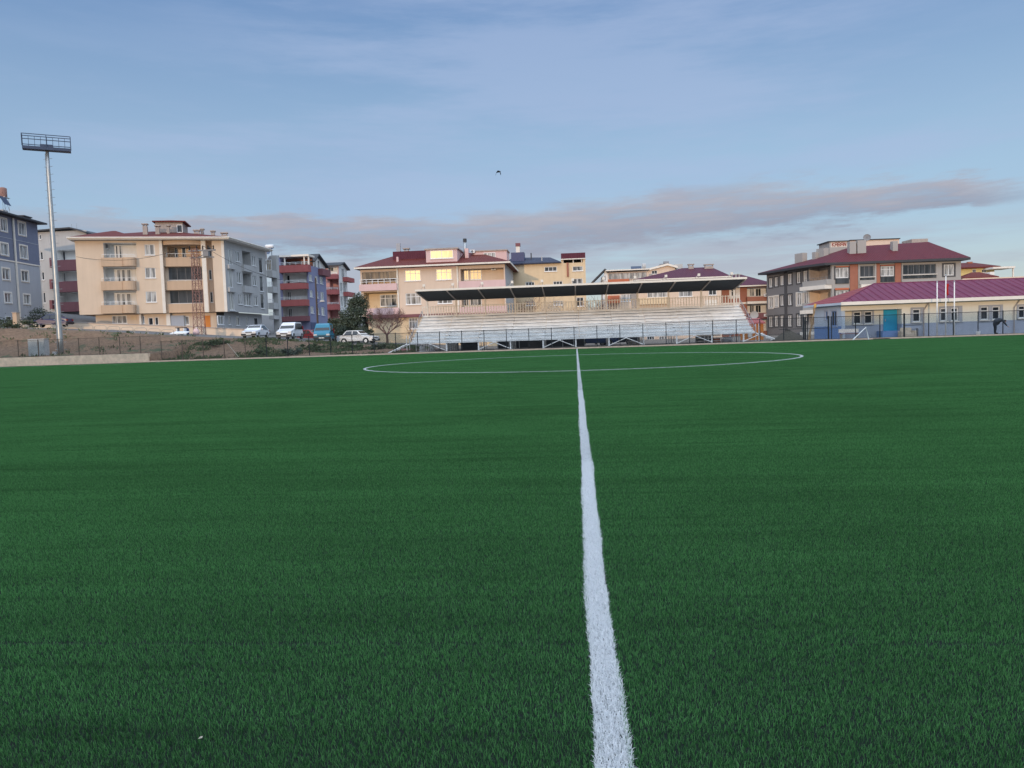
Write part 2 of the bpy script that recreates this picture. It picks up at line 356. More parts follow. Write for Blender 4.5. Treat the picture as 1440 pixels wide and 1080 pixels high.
# ------------------------------------------------------------------ artificial turf
X0L, LW = .0652, .0906                               # centre and width of the halfway line
CCY, CR_ = 33.624, 9.15
def bladepatch(name, w, h, n, hb, wb, lean, seed, m, xs_=None):
    """n turf blades on a w x h patch, each a bent strip of three faces"""
    r = np.random.default_rng(seed)
    x, y = (r.random(n)-.5)*w, (r.random(n)-.5)*h
    return blades(name, x, y, hb, wb, lean, r, m)
def blades(name, x, y, hb, wb, lean, r, m):
    n = len(x); H = hb*(.65+.5*r.random(n)); a = r.random(n)*2*np.pi; b = r.random(n)*2*np.pi
    wx, wy = np.cos(a)*wb/2, np.sin(a)*wb/2; lx, ly = np.cos(b)*lean*H*(.3+r.random(n)), np.sin(b)*lean*H*(.3+r.random(n))
    ly -= .10*H
    z = np.zeros(n)
    V = np.stack([np.stack([x-wx, y-wy, z], 1), np.stack([x+wx, y+wy, z], 1),
        np.stack([x-wx*.8+lx*.35, y-wy*.8+ly*.35, H*.6], 1), np.stack([x+wx*.8+lx*.35, y+wy*.8+ly*.35, H*.6], 1),
        np.stack([x+lx, y+ly, H*(1-.25*lean)], 1)], 1).reshape(-1, 3)
    i = np.arange(n)*5
    me = bpy.data.meshes.new(name)
    me.vertices.add(n*5); me.vertices.foreach_set('co', V.ravel())
    q = np.stack([i, i+1, i+3, i+2], 1); t = np.stack([i+2, i+3, i+4], 1)
    loops = np.concatenate([q, t], 1).ravel(); me.loops.add(n*7); me.loops.foreach_set('vertex_index', loops)
    st = np.stack([np.arange(n)*7, np.arange(n)*7+4], 1).ravel(); me.polygons.add(n*2); me.polygons.foreach_set('loop_start', st)
    me.update(calc_edges=True)
    at_ = me.attributes.new('tone', 'FLOAT', 'POINT'); at_.data.foreach_set('value', np.repeat(r.random(n), 5).astype(np.float32))
    me.materials.append(m); return me
def turfmat(name, dark, light, stripes=True, rough=.45):
    m, nt, b = newmat(name); L = nt.links
    at_ = N(nt, 'ShaderNodeAttribute', attribute_name='tone'); geo = N(nt, 'ShaderNodeNewGeometry')
    mix = N(nt, 'ShaderNodeMix', data_type='RGBA'); L.new(at_.outputs['Fac'], mix.inputs[0])
    mix.inputs[6].default_value = (*dark, 1); mix.inputs[7].default_value = (*light, 1); out = mix.outputs[2]
    if stripes:
        mp = N(nt, 'ShaderNodeMapping'); mp.inputs['Scale'].default_value = (.10, 2.7, 0); L.new(geo.outputs['Position'], mp.inputs[0])
        n1 = N(nt, 'ShaderNodeTexNoise', Scale=1.0, Detail=5.0, Roughness=.62, Distortion=.2); L.new(mp.outputs[0], n1.inputs['Vector'])
        mp2 = N(nt, 'ShaderNodeMapping'); mp2.inputs['Scale'].default_value = (.5, .9, 0); L.new(geo.outputs['Position'], mp2.inputs[0])
        n2 = N(nt, 'ShaderNodeTexNoise', Scale=.8, Detail=6.0, Roughness=.6); L.new(mp2.outputs[0], n2.inputs['Vector'])
        ad = N(nt, 'ShaderNodeMath', operation='ADD'); L.new(n1.outputs['Fac'], ad.inputs[0]); L.new(n2.outputs['Fac'], ad.inputs[1])
        mr = N(nt, 'ShaderNodeMapRange'); L.new(ad.outputs[0], mr.inputs[0])
        for i, k in enumerate((.72, 1.2, .80, 1.13)): mr.inputs[i+1].default_value = k
        mp3 = N(nt, 'ShaderNodeMapping'); mp3.inputs['Scale'].default_value = (.30, 9.0, 0); L.new(geo.outputs['Position'], mp3.inputs[0])
        n3 = N(nt, 'ShaderNodeTexNoise', Scale=1.0, Detail=4.0, Roughness=.7); L.new(mp3.outputs[0], n3.inputs['Vector'])
        m3 = N(nt, 'ShaderNodeMapRange'); L.new(n3.outputs['Fac'], m3.inputs[0])
        for i, k in enumerate((.30, .45, .66, 1.0)): m3.inputs[i+1].default_value = k
        mm3 = N(nt, 'ShaderNodeMath', operation='MULTIPLY'); L.new(mr.outputs[0], mm3.inputs[0]); L.new(m3.outputs[0], mm3.inputs[1]); mr = mm3
        ml = N(nt, 'ShaderNodeMix', data_type='RGBA', blend_type='MULTIPLY'); ml.inputs[0].default_value = 1; L.new(out, ml.inputs[6]); L.new(mr.outputs[0], ml.inputs[7]); out = ml.outputs[2]
    L.new(out, b.inputs['Base Color']); b.inputs['Roughness'].default_value = rough; b.inputs['Specular IOR Level'].default_value = .12
    tl = N(nt, 'ShaderNodeBsdfTranslucent'); L.new(out, tl.inputs['Color']); ms = N(nt, 'ShaderNodeMixShader'); ms.inputs[0].default_value = .38
    L.new(b.outputs[0], ms.inputs[1]); L.new(tl.outputs[0], ms.inputs[2]); L.new(ms.outputs[0], nt.nodes['Material Output'].inputs['Surface'])
    return m
MT = turfmat('turf_fibre', (.010, .072, .020), (.150, .395, .125))
MW = turfmat('white_turf_fibre', (.82, .84, .86), (.93, .93, .93), False, .5)
pit = MB().box(-75, 60, -6, YK-.06, -.05, .0)
mp_ = mat('turf_infill', (.006, .013, .009), .95, .3, 30)
tag(pit.build('pitch', mp_), kind='structure')
SRC = bpy.data.collections.new('turf_patch_source')
NV = 8
for k in range(NV):
    me = bladepatch('turf_patch', 1.0, 1.0, 34000, .0185, .0018, .52, 100+k, MT)
    SRC.objects.link(bpy.data.objects.new('turf_patch', me))
rg = np.random.default_rng(5); P, ROT, IDX = [], [], []
yy = np.arange(-1.5, YK-3.2, 1.0); yy = yy+.35+.013*np.floor((yy+1.5)/4)
for y in yy:
    far = y*.95+14
    for i in range(0, 60):
        for s, e in ((1, X0L+LW/2), (-1, X0L-LW/2)):
            x = e + s*(i+.5)
            if x > max(8, .82*y+9) or x < -max(8, 1.12*y+9): continue
            P.append((x, y+.5+rg.uniform(-.006, .006), 0)); ROT.append((0, 0, 0.0)); IDX.append(int(rg.integers(0, NV)))
me = bpy.data.meshes.new('turf_grass'); me.from_pydata(P, [], [])
a = me.attributes.new('rot', 'FLOAT_VECTOR', 'POINT'); a.data.foreach_set('vector', np.array(ROT, np.float32).ravel())
a = me.attributes.new('idx', 'INT', 'POINT'); a.data.foreach_set('value', np.array(IDX, np.int32))
tg = bpy.data.objects.new('turf_grass', me); COL.objects.link(tg)
tag(tg, 'short green artificial grass covering the whole football pitch', 'grass', kind='stuff')
gn = bpy.data.node_groups.new('scatter', 'GeometryNodeTree')
gn.interface.new_socket('Geometry', in_out='INPUT', socket_type='NodeSocketGeometry'); gn.interface.new_socket('Geometry', in_out='OUTPUT', socket_type='NodeSocketGeometry')
gi = gn.nodes.new('NodeGroupInput'); go_ = gn.nodes.new('NodeGroupOutput'); iop = gn.nodes.new('GeometryNodeInstanceOnPoints'); ci = gn.nodes.new('GeometryNodeCollectionInfo')
ci.inputs['Collection'].default_value = SRC; ci.inputs['Separate Children'].default_value = True; ci.inputs['Reset Children'].default_value = True
na_ = gn.nodes.new('GeometryNodeInputNamedAttribute'); na_.data_type = 'INT'; na_.inputs['Name'].default_value = 'idx'
nr_ = gn.nodes.new('GeometryNodeInputNamedAttribute'); nr_.data_type = 'FLOAT_VECTOR'; nr_.inputs['Name'].default_value = 'rot'
gl = gn.links
gl.new(gi.outputs[0], iop.inputs['Points']); gl.new(ci.outputs[0], iop.inputs['Instance']); iop.inputs['Pick Instance'].default_value = True
gl.new(na_.outputs['Attribute'], iop.inputs['Instance Index']); gl.new(nr_.outputs['Attribute'], iop.inputs['Rotation']); gl.new(iop.outputs[0], go_.inputs[0])
md = tg.modifiers.new('scatter', 'NODES'); md.node_group = gn
# white lines: rows of white fibres
def line_obj(name, x, y, seed, hb=.032, wb=.0045, lean=.6):
    r = np.random.default_rng(seed)
    me = blades(name, np.asarray(x), np.asarray(y), hb, wb, lean, r, MW)
    o = bpy.data.objects.new(name, me); COL.objects.link(o); tag(o, kind='structure'); return o
r = np.random.default_rng(21)
ya = np.concatenate([r.uniform(.5, 7, 46000), r.uniform(7, 16, 24000), r.uniform(16, YK-1.2, 34000)])
wob_ = .010*np.sin(ya*1.1)+.006*np.sin(ya*2.9+1)
line_obj('halfway_line', X0L+wob_*.6+(r.random(len(ya))-.5)*(LW+.008+.008*np.sin(ya*9.7)*np.sin(ya*4.1)), ya, 22, .0215, .0026, .75)
n_ = 52000; a_ = r.random(n_)*2*np.pi; rr = CR_+(r.random(n_)-.5)*.10
line_obj('centre_circle_line', X0L+rr*np.cos(a_), CCY+rr*np.sin(a_), 23, .031)
n_ = 16000; xx = r.uniform(-58, -30, n_); keep = np.sin(xx*1.9)+np.sin(xx*.7+2)+.8*r.random(n_) > .2
line_obj('far_touchline', xx[keep], (57.2+(r.random(n_)-.5)*.09)[keep], 24, .026)

# kerb strip and the low concrete wall at the far left
k = MB()
for i in range(-36, 60):
    k.box(i+.008, i+.992, YK-.05, YK+.12, -.1, .10+R_.uniform(-.006, .006))
tag(k.build('kerb', M['kerbm']), kind='structure')
# ------------------------------------------------------------------ building kit
def bars(mb, F, r, w, d0, d1, nv=1, nh=0, vs=None):
    u0, u1, z0, z1 = r
    mb.fbox(F, u0, u0+w, z0, z1, d0, d1); mb.fbox(F, u1-w, u1, z0, z1, d0, d1)
    mb.fbox(F, u0+w, u1-w, z1-w, z1, d0, d1-.002); mb.fbox(F, u0+w, u1-w, z0, z0+w, d0, d1-.002)
    for i in range(1, nv):
        c = u0+(u1-u0)*i/nv; mb.fbox(F, c-w*.45, c+w*.45, z0+w, z1-w, d0, d1-.004)
    for i in range(1, nh+1):
        c = z0+(z1-z0)*(.68 if nh == 1 else i/(nh+1)); mb.fbox(F, u0+w, u1-w, c-w*.4, c+w*.4, d0, d1-.006)
def win(root, F, r, nv=2, nh=0, pane=None, frame=None, trim=None, tw=.14, flat=False, w=.07, sill=True, name='window'):
    """a window: frame (with its sill and trim) > pane. flat: fixed on the wall; else set in a hole cut for it"""
    d0, d1, dp = (.004, .06, .02) if flat else (-.13, -.05, -.10)
    m = MB(); bars(m, F, r, w, d0, d1, nv, nh)
    if sill: m.fbox(F, r[0]-.06, r[1]+.06, r[2]-.07, r[2]-.004, 0, .10)
    o = m.build(name, frame or M['pvc'], root)
    if trim:
        t = MB(); u0, u1, z0, z1 = r
        t.fbox(F, u0-tw, u0-.003, z0-tw, z1+tw, 0, .045); t.fbox(F, u1+.003, u1+tw, z0-tw, z1+tw, 0, .045)
        t.fbox(F, u0-.003, u1+.003, z1+.003, z1+tw, 0, .043); t.fbox(F, u0-.003, u1+.003, z0-tw, z0-.075, 0, .043)
        t.build('trim', trim, o)
    MB().poly(F.pt(r[0]+.02, r[2]+.02, dp), F.pt(r[1]-.02, r[2]+.02, dp), F.pt(r[1]-.02, r[3]-.02, dp), F.pt(r[0]+.02, r[3]-.02, dp)).build('pane', pane or M['pane'], o)
    if not flat: F.holes.append((*r, .16))
    return o
def rail(mb, F, u0, u1, z0, z1, d, n=None, w=.025, mid=False):
    n = n or max(2, int((u1-u0)/.9))
    mb.fbox(F, u0, u1, z1-w*1.6, z1, d-w, d+w)
    for i in range(n+1):
        c = u0+w+(u1-u0-2*w)*i/n; mb.fbox(F, c-w*.7, c+w*.7, z0, z1-w*1.6, d-w*.8, d+w*.8)
    if mid: mb.fbox(F, u0, u1, (z0+z1)/2-w, (z0+z1)/2+w*.3, d-w*.6, d+w*.6)
def balcony(root, F, r, depth, m, railh=.0, railm=None, slab=None, roundc=0., d=0.):
    """parapet box standing out of the wall, with floor slab and railing"""
    u0, u1, z0, z1 = r; b = MB(); t = .12
    n = 8 if roundc else 1
    out = [(u0, d)]
    if roundc:
        for i in range(n+1): a = i/n*math.pi; out.append((u0+(u1-u0)*(1-math.cos(a))/2, d+depth*(.55+.45*math.sin(a)) if 0 < i < n else d+depth*.55))
    else: out += [(u0, d+depth), (u1, d+depth)]
    out.append((u1, d))
    cu = (u0+u1)/2
    inn = [(u+(t if u < cu else -t if u > cu else 0), max(d, dd-t)) if 0 < i < len(out)-1 else (u+(t if i == 0 else -t), dd) for i, (u, dd) in enumerate(out)]
    for (a, b_, ia, ib) in zip(out, out[1:], inn, inn[1:]):
        b.poly(F.pt(a[0], z0, a[1]), F.pt(b_[0], z0, b_[1]), F.pt(b_[0], z1, b_[1]), F.pt(a[0], z1, a[1]))
        b.poly(F.pt(ia[0], z0+.2, ia[1]), F.pt(ib[0], z0+.2, ib[1]), F.pt(ib[0], z1, ib[1]), F.pt(ia[0], z1, ia[1]))
        b.poly(F.pt(a[0], z1, a[1]), F.pt(b_[0], z1, b_[1]), F.pt(ib[0], z1, ib[1]), F.pt(ia[0], z1, ia[1]))
    b.poly(*[F.pt(a[0], z0, a[1]) for a in out]); b.poly(*[F.pt(a[0], z0+.2, a[1]) for a in inn])
    o = b.build('balcony', m, root)
    if railh:
        q = MB(); rail(q, F, u0+.05, u1-.05, z1, z1+railh, d+depth*(.8 if roundc else 1)-.06, w=.03, mid=True); q.build('railing', railm or M['pvc'], o)
    return o
def loggia(root, F, r, depth, m, name='balcony_recess'):
    """open balcony recess: the hole in the wall and the room behind it; returns the face of its back wall"""
    F.holes.append((*r, .01)); u0, u1, z0, z1 = r; b = MB(); e = .012
    G = F.offset(-depth)
    a0, a1, b0, b1 = u0-e, u1+e, z0-e, z1+e
    b.poly(G.pt(a0, b0), G.pt(a1, b0), G.pt(a1, b1), G.pt(a0, b1))
    for (p, q) in (((a0, b0), (a0, b1)), ((a1, b0), (a1, b1)), ((a0, b0), (a1, b0)), ((a0, b1), (a1, b1))):
        b.poly(G.pt(*p), G.pt(*q), F.pt(q[0], q[1], -.005), F.pt(p[0], p[1], -.005))
    b.build(name, m, root); return G
def hip(root, F, u0, u1, df, db, ze, ridge, dr, m, th=.16, name='roof', soff=None):
    """hipped roof over the rectangle u0..u1, df (front) .. db (back) with a ridge from ridge[0] to ridge[1] at depth dr"""
    (ua, za), (ub, zb) = ridge; E = [(u0, df), (u1, df), (u1, db), (u0, db)]
    t = [F.pt(u, ze, d) for u, d in E]; bt = [F.pt(u, ze-th, d) for u, d in E]
    A, B = F.pt(ua, za, dr), F.pt(ub, zb, dr)
    b = MB(); b.poly(t[0], t[1], B, A); b.poly(t[1], t[2], B); b.poly(t[2], t[3], A, B); b.poly(t[3], t[0], A)
    for i in range(4): b.poly(bt[i], bt[(i+1) % 4], t[(i+1) % 4], t[i])
    b.poly(*bt)
    o = b.build(name, m, root)
    if soff:
        e = MB(); w = .07
        for i in range(4):
            j = (i+1) % 4
            (ua_, da_), (ub_, db_) = E[i], E[j]
            sx = w if i == 1 else -w if i == 3 else 0; sd_ = w if i == 0 else -w if i == 2 else 0
            lo, hi = (min(ua_, ub_), max(ua_, ub_)), (min(da_, db_), max(da_, db_))
            if i in (0, 2): e.fbox(F, lo[0]-w, lo[1]+w, ze-th-.02, ze-.03, min(da_, da_+sd_), max(da_, da_+sd_))
            else: e.fbox(F, min(ua_, ua_+sx), max(ua_, ua_+sx), ze-th-.02, ze-.03, hi[0]+.001, hi[1]-.001)
        e.build('gutter', soff, o)
    return o
def chimney(roof, F, C, x0, y0, x1, y1, d, m=None, cap=True, deep=.6, drop=.8, capm=None):
    u0, u1, z0, z1 = F.rect(C, x0, y0, x1, y1, d); b = MB(); h = z1-z0
    zc = z1-(.14 if cap else 0)
    b.fbox(F, u0, u1, z0-drop, zc-(.18 if cap else 0), d-deep, d)
    if cap:
        for uu in (u0+.05, u1-.12):
            for dd in (d-.1, d-deep+.03): b.fbox(F, uu, uu+.07, zc-.18, zc, dd, dd+.07)
    if cap: b.fbox(F, u0-.1, u1+.1, zc, z1, d-deep-.1, d+.1)
    o = b.build('chimney', m or M['chim'], roof)
    return o
def dish(root, p, r, dirv, m=None):
    p = Vector(p); d = Vector(dirv).normalized(); a = d.cross(Vector((0, 0, 1))).normalized(); c = a.cross(d); b = MB(); n = 16
    rings = [[p + d*(.3*r*(k/3)**2) + (a*math.cos(2*math.pi*i/n)+c*math.sin(2*math.pi*i/n))*r*k/3 for i in range(n)] for k in (1, 2, 3)]
    vs = [p]+[q for g_ in rings for q in g_]; fs = [(0, 1+i, 1+(i+1) % n) for i in range(n)]
    for k in range(2): fs += [(1+k*n+i, 1+k*n+(i+1) % n, 1+(k+1)*n+(i+1) % n, 1+(k+1)*n+i) for i in range(n)]
    b.add(vs, fs); b.bar(p, p+d*r*.9, .02); b.bar(p, p-d*.3+Vector((0, 0, -.45)), .03)
    return b.build('satellite_dish', m or M['greywhite'], root)
def aircon(root, F, r, d=0):
    b = MB(); b.fbox(F, r[0], r[1], r[2], r[3], d+.02, d+.4)
    o = b.build('air_conditioner', M['pvc'], root)
    u, z, R0 = (r[0]+r[1])/2, (r[2]+r[3])/2, (r[3]-r[2])*.38
    b = MB(); b.poly(*[F.pt(u+R0*math.cos(i*math.pi/6), z+R0*math.sin(i*math.pi/6), d+.405) for i in range(12)]); b.build('fan_grille', M['greyframe'], o)
def backs(mb, F, u0, u1, z0, z1, depth, left=True, right=True):
    """the side and rear walls behind a front face"""
    if left: mb.poly(F.pt(u0, z0), F.pt(u0, z0, -depth), F.pt(u0, z1, -depth), F.pt(u0, z1))
    if right: mb.poly(F.pt(u1, z0), F.pt(u1, z0, -depth), F.pt(u1, z1, -depth), F.pt(u1, z1))
    mb.poly(F.pt(u0, z0, -depth), F.pt(u1, z0, -depth), F.pt(u1, z1, -depth), F.pt(u0, z1, -depth))

# ------------------------------------------------------------------ low wall, fence, light tower and the left bank
xw0, xw1 = -75.0, gx(211, 505, 62.4)
t = thing('low_wall', 'low pale concrete wall under the fence along the far left end of the pitch', 'wall', ((xw0+xw1)/2, 62.3, 0))
b = MB()
x = xw0
while x < xw1-.1:
    x2 = min(xw1, x+2.5); b.box(x, x2-.012, 62.13, 62.48, -.1, .74); x = x2
b.build('wall', M['kerbm'], t)
FSP = 1.85; YF = 62.95
xf0 = gx(25.5, 490, YF)
fence = thing('pitch_fence', 'dark wire mesh fence on thin posts running along the whole far side of the pitch', 'fence', (0, YF, 0))
xs_ = [xf0 + FSP*i for i in range(-9, 48)]
def fbase(x): return .74 if x < xw1 else .06
def ftop(x): return 2.22 if x < xw1 else (1.74 if x < -2 else 1.74+min(.14, (x+2)*.012))
mm, ntm, bm = newmat('chain_link'); Lm = ntm.links
g_ = N(ntm, 'ShaderNodeNewGeometry'); sx = N(ntm, 'ShaderNodeSeparateXYZ'); Lm.new(g_.outputs['Position'], sx.inputs[0])
def mth(op, a, b=None):
    n = N(ntm, 'ShaderNodeMath', operation=op)
    for i, v in enumerate((a, b)):
        if v is None: continue
        if isinstance(v, (int, float)): n.inputs[i].default_value = v
        else: Lm.new(v, n.inputs[i])
    return n.outputs[0]
def wires(v): return mth('LESS_THAN', mth('ABSOLUTE', mth('SUBTRACT', mth('FRACT', mth('MULTIPLY', v, 14.0)), .5)), .05)
wa, wb_ = wires(mth('ADD', sx.outputs[0], sx.outputs[2])), wires(mth('SUBTRACT', sx.outputs[0], sx.outputs[2]))
bm.inputs['Base Color'].default_value = (.03, .035, .04, 1); bm.inputs['Roughness'].default_value = .5
Lm.new(mth('MAXIMUM', wa, wb_), bm.inputs['Alpha'])
for i, x in enumerate(xs_):
    fm = M['fence_tan'] if x < -27 else M['fence']
    p = MB().box(x-.028, x+.028, YF-.028, YF+.028, fbase(x)-.05, ftop(x)+.03); p.build('post', fm, fence)
    if i < len(xs_)-1:
        x2 = xs_[i+1]; z0_, z1_, a, c = fbase(x), fbase(x2), ftop(x), ftop(x2)
        if z0_ != z1_: c = a
        for (za, zb_, h) in ((a-.04, c-.04, .04), (max(z0_, z1_)+.03,)*2+(.025,)):
            MB().add([(x+.029, YF-.018, za), (x2-.029, YF-.018, zb_), (x2-.029, YF+.018, zb_), (x+.029, YF+.018, za), (x+.029, YF-.018, za+h), (x2-.029, YF-.018, zb_+h), (x2-.029, YF+.018, zb_+h), (x+.029, YF+.018, za+h)],
                [(3,2,1,0),(4,5,6,7),(0,1,5,4),(1,2,6,5),(2,3,7,6),(3,0,4,7)]).build('rail', fm, fence)
        MB().poly((x, YF+.03, z0_+.02), (x2, YF+.03, z0_+.02), (x2, YF+.03, c), (x, YF+.03, a)).build('wire_mesh', mm, fence)
for a, b_ in ((1095.6, 1165), (1271.5, 1294)):         # the gates
    MB().box(gx(a, 462, YF), gx(b_, 462, YF), YF-.05, YF-.032, .98, 1.02).build('gate_rail', M['fence'], fence)
for px_ in (1130, 1132.5, 1165, 1271.5):
    x = gx(px_, 462, YF-.1); MB().box(x-.05, x+.05, YF-.15, YF-.055, .03, 1.95).build('gate_post', M['fence'], fence)

# floodlight tower
YT = 66.0
xb = gx(86.2, 500, YT); zt = at(68.6, 212, YT).z
tw = thing('floodlight_tower', 'tall galvanised floodlight pole with an empty basket platform and climbing rungs', 'light tower', (xb, YT, .5))
b = MB(); zs = [.4+(zt-.4)*i/10 for i in range(11)]
b.tube([(xb, YT, z) for z in zs], [.235-.10*i/10 for i in range(11)], 12)
b.build('pole', M['steel'], tw, smooth=True)
b = MB()
ry = YT+.12; rx = xb-.40
b.bar((rx, ry, 1.2), (rx+.12, ry, zt-.2), .035)
z = 1.3
while z < zt-.4:
    f = (z-1.2)/(zt-1.4); b.bar((rx+.12*f-.16, ry-.05, z), (rx+.12*f+.2, ry+.05, z), .018); b.bar((xb+.33-.15*f, YT-.03, z), (xb+.62-.15*f, YT-.06, z), .018); z += .68
b.build('climbing_rungs', M['steel'], tw)
MB().box(xb-.62, xb-.30, YT-.28, YT-.0, .3, 1.15).build('switch_box', M['greywhite'], tw)
ca = rad(33); ux, uy = math.cos(ca), math.sin(ca); hl, hw_, h0, h1 = 1.86, .40, zt, zt+1.30
def bp_(a, b_, z): return (xb+ux*a-uy*b_, YT+uy*a+ux*b_, z)
b = MB()
V = [bp_(a, c, z) for z in (h0, h0+.26) for (a, c) in ((-hl, -hw_), (hl, -hw_), (hl, hw_), (-hl, hw_))]
b.add(V, [(3,2,1,0),(4,5,6,7),(0,1,5,4),(1,2,6,5),(2,3,7,6),(3,0,4,7)]); b.build('platform', M['steel_dk'], tw)
b = MB()
for c in (-hw_, hw_):
    for z in (h1, h0+.55 if c > 0 else h0+.85): b.bar(bp_(-hl, c, z), bp_(hl, c, z), .035)
    for i in range(9):
        a = -hl+2*hl*i/8
        if i % 4 == 0 or c > 0: b.bar(bp_(a, c, h0+.26), bp_(a, c, h1), .035 if i % 4 == 0 else .022)
for a in (-hl, hl):
    for z in (h1, h0+.6): b.bar(bp_(a, -hw_, z), bp_(a, hw_, z), .035)
b.build('basket_rail', M['steel_dk'], tw)
MB().add([bp_(a, c, z) for z in (h0+.261, h0+.5) for (a, c) in ((-.5, -.3), (.5, -.3), (.5, .3), (-.5, .3))], [(3,2,1,0),(4,5,6,7),(0,1,5,4),(1,2,6,5),(2,3,7,6),(3,0,4,7)]).build('control_box', M['steel_dk'], tw)

# electrical cabinet
Yc = 65.2; xa, xb_ = gx(39.6, 490, Yc), gx(63, 490, Yc); z1 = at(52, 476.5, Yc).z
t = thing('electrical_cabinet', 'pale grey metal cabinet with two doors behind the fence beside the floodlight pole', 'cabinet', ((xa+xb_)/2, Yc, .7))
xm = xa+(xb_-xa)*.66
MB().box(xa, xb_, Yc, Yc+.6, .6, z1).build('cabinet_body', M['greywhite'], t)
for (p, q) in ((xa+.03, xm-.02), (xm+.02, xb_-.03)):
    d = MB().box(p, q, Yc-.03, Yc-.002, .78, z1-.05).build('door', M['steel'], t); MB().box(q-.09, q-.05, Yc-.06, Yc-.031, 1.5, 1.65).build('handle', M['greyframe'], d)

# retaining wall and hoop railing along the road
YW = 85.6
t = thing('retaining_wall', 'long cream rendered retaining wall sloping down along the street below the apartments', 'wall', (-50, YW, 3))
pts = [(-66, 4.9), (gx(98, 455, YW), at(98, 453.6, YW).z), (gx(240, 460, YW), at(240, 459, YW).z), (gx(343, 463, YW), at(343, 463.5, YW).z)]
b = MB()
for (xa, za), (xb_, zb) in zip(pts, pts[1:]):
    b.add([(xa, YW, .5), (xb_, YW, .5), (xb_, YW, zb), (xa, YW, za), (xa, YW+.3, .5), (xb_, YW+.3, .5), (xb_, YW+.3, zb), (xa, YW+.3, za)], [(0,1,2,3),(5,4,7,6),(3,2,6,7),(1,5,6,2),(4,0,3,7)])
b.build('wall', M['cream'], t)
b = MB()
for (xa, za), (xb_, zb) in zip(pts, pts[1:]):
    b.add([(xa, YW-.06, za+.004), (xb_, YW-.06, zb+.004), (xb_, YW+.36, zb+.004), (xa, YW+.36, za+.004), (xa, YW-.06, za+.1), (xb_, YW-.06, zb+.1), (xb_, YW+.36, zb+.1), (xa, YW+.36, za+.1)], [(3,2,1,0),(4,5,6,7),(0,1,5,4),(1,2,6,5),(2,3,7,6),(3,0,4,7)])
b.build('coping', M['chim'], t)
b = MB(); YH = 76.0; x = gx(40, 467, YH); x1 = gx(232, 470, YH)
t = thing('hoop_railing', 'low pale hoop railing on top of the brown bank beside the street', 'railing', ((x+x1)/2, YH, 3))
while x < x1:
    z = terr(x, YH)-.05; b.tube([(x, YH, z), (x, YH, z+.42), (x+.2, YH, z+.55), (x+1.1, YH, z+.55), (x+1.3, YH, z+.42), (x+1.3, YH, z)], .03, 5); x += 1.45
b.build('hoops', M['concrete'], t)
Yp = 80; t = thing('gate_pillar', 'narrow cream pillar beside the dark blue car on the bank', 'pillar', (gx(20.5, 455, Yp), Yp, 3))
xp = gx(20.7, 450, Yp); b = MB(); b.box(xp-.24, xp+.24, Yp, Yp+.5, 2.5, at(20, 440, Yp).z); b.build('shaft', M['cream_dark'], t)
MB().box(xp-.3, xp+.3, Yp-.06, Yp+.56, at(20, 440, Yp).z+.003, at(20, 439, Yp).z+.02).build('cap', M['chim'], t)

# ------------------------------------------------------------------ grandstand
NR, YS0, TD, TH = 9, 66.2, .66, .285
ys0 = YS0; ysb = YS0+NR*TD
XP0, XP1 = gx(601, 425, ysb), gx(1032, 425, ysb)
xs0, xs1 = XP0-.5, XP1+.5
z0s = .95
st = thing('grandstand', 'open grandstand with rows of pale white seat boards on white steel supports', 'grandstand', ((xs0+xs1)/2, 69, 0))
r2 = random.Random(3)
NB = 10; bw = (xs1-xs0)/NB
for k in range(NR):
    y, z = ys0+k*TD, z0s+k*TH
    ext = .0
    row = MB(); rz = MB()
    for i in range(NB):
        xa, xb_ = xs0+i*bw+.012, xs0+(i+1)*bw-.012; xm = (xa+xb_)/2
        for q in range(2):                       # two boards on each tread, slightly out of true
            y0 = y+q*.2; s0, s1, sm = (r2.uniform(-.045, .045) for _ in range(3))
            for (p, h_, pa, pb) in ((xa, xm, s0, sm), (xm, xb_, sm, s1)):
                row.add([(p, y0, z+pa-.035), (h_, y0, z+pb-.035), (h_, y0+.17, z+pb-.035), (p, y0+.17, z+pa-.035), (p, y0, z+pa+.01), (h_, y0, z+pb+.01), (h_, y0+.17, z+pb+.01), (p, y0+.17, z+pa+.01)],
                    [(3,2,1,0),(4,5,6,7),(0,1,5,4),(1,2,6,5),(2,3,7,6),(3,0,4,7)])
        tl = r2.uniform(-.05, .05)
        rz.add([(xa, y+.42, z-.16+tl), (xb_, y+.42, z-.16-tl), (xb_, y+.66, z-.16-tl), (xa, y+.66, z-.16+tl), (xa, y+.42, z-.12+tl), (xb_, y+.42, z-.12-tl), (xb_, y+.66, z-.12-tl), (xa, y+.66, z-.12+tl)], [(3,2,1,0),(4,5,6,7),(0,1,5,4),(1,2,6,5),(2,3,7,6),(3,0,4,7)])
        rz.box(xa, xb_, y-.02+.66, y+.66-.0, z-.10, z+TH-.12)
    row.build('seat_row', M['alu'], st); rz.build('footboard', M['alu2'], st)
fr = MB()
fr.box(xs0, xs1, ys0-.05, ys0-.01, z0s-.20, z0s-.05)
fr.build('front_panel', M['alu2'], st)
bases = [gx(x, 490, ys0) for x in (628, 673, 718, 764, 810, 856.7, 905, 952, 1001.6, 1046)]
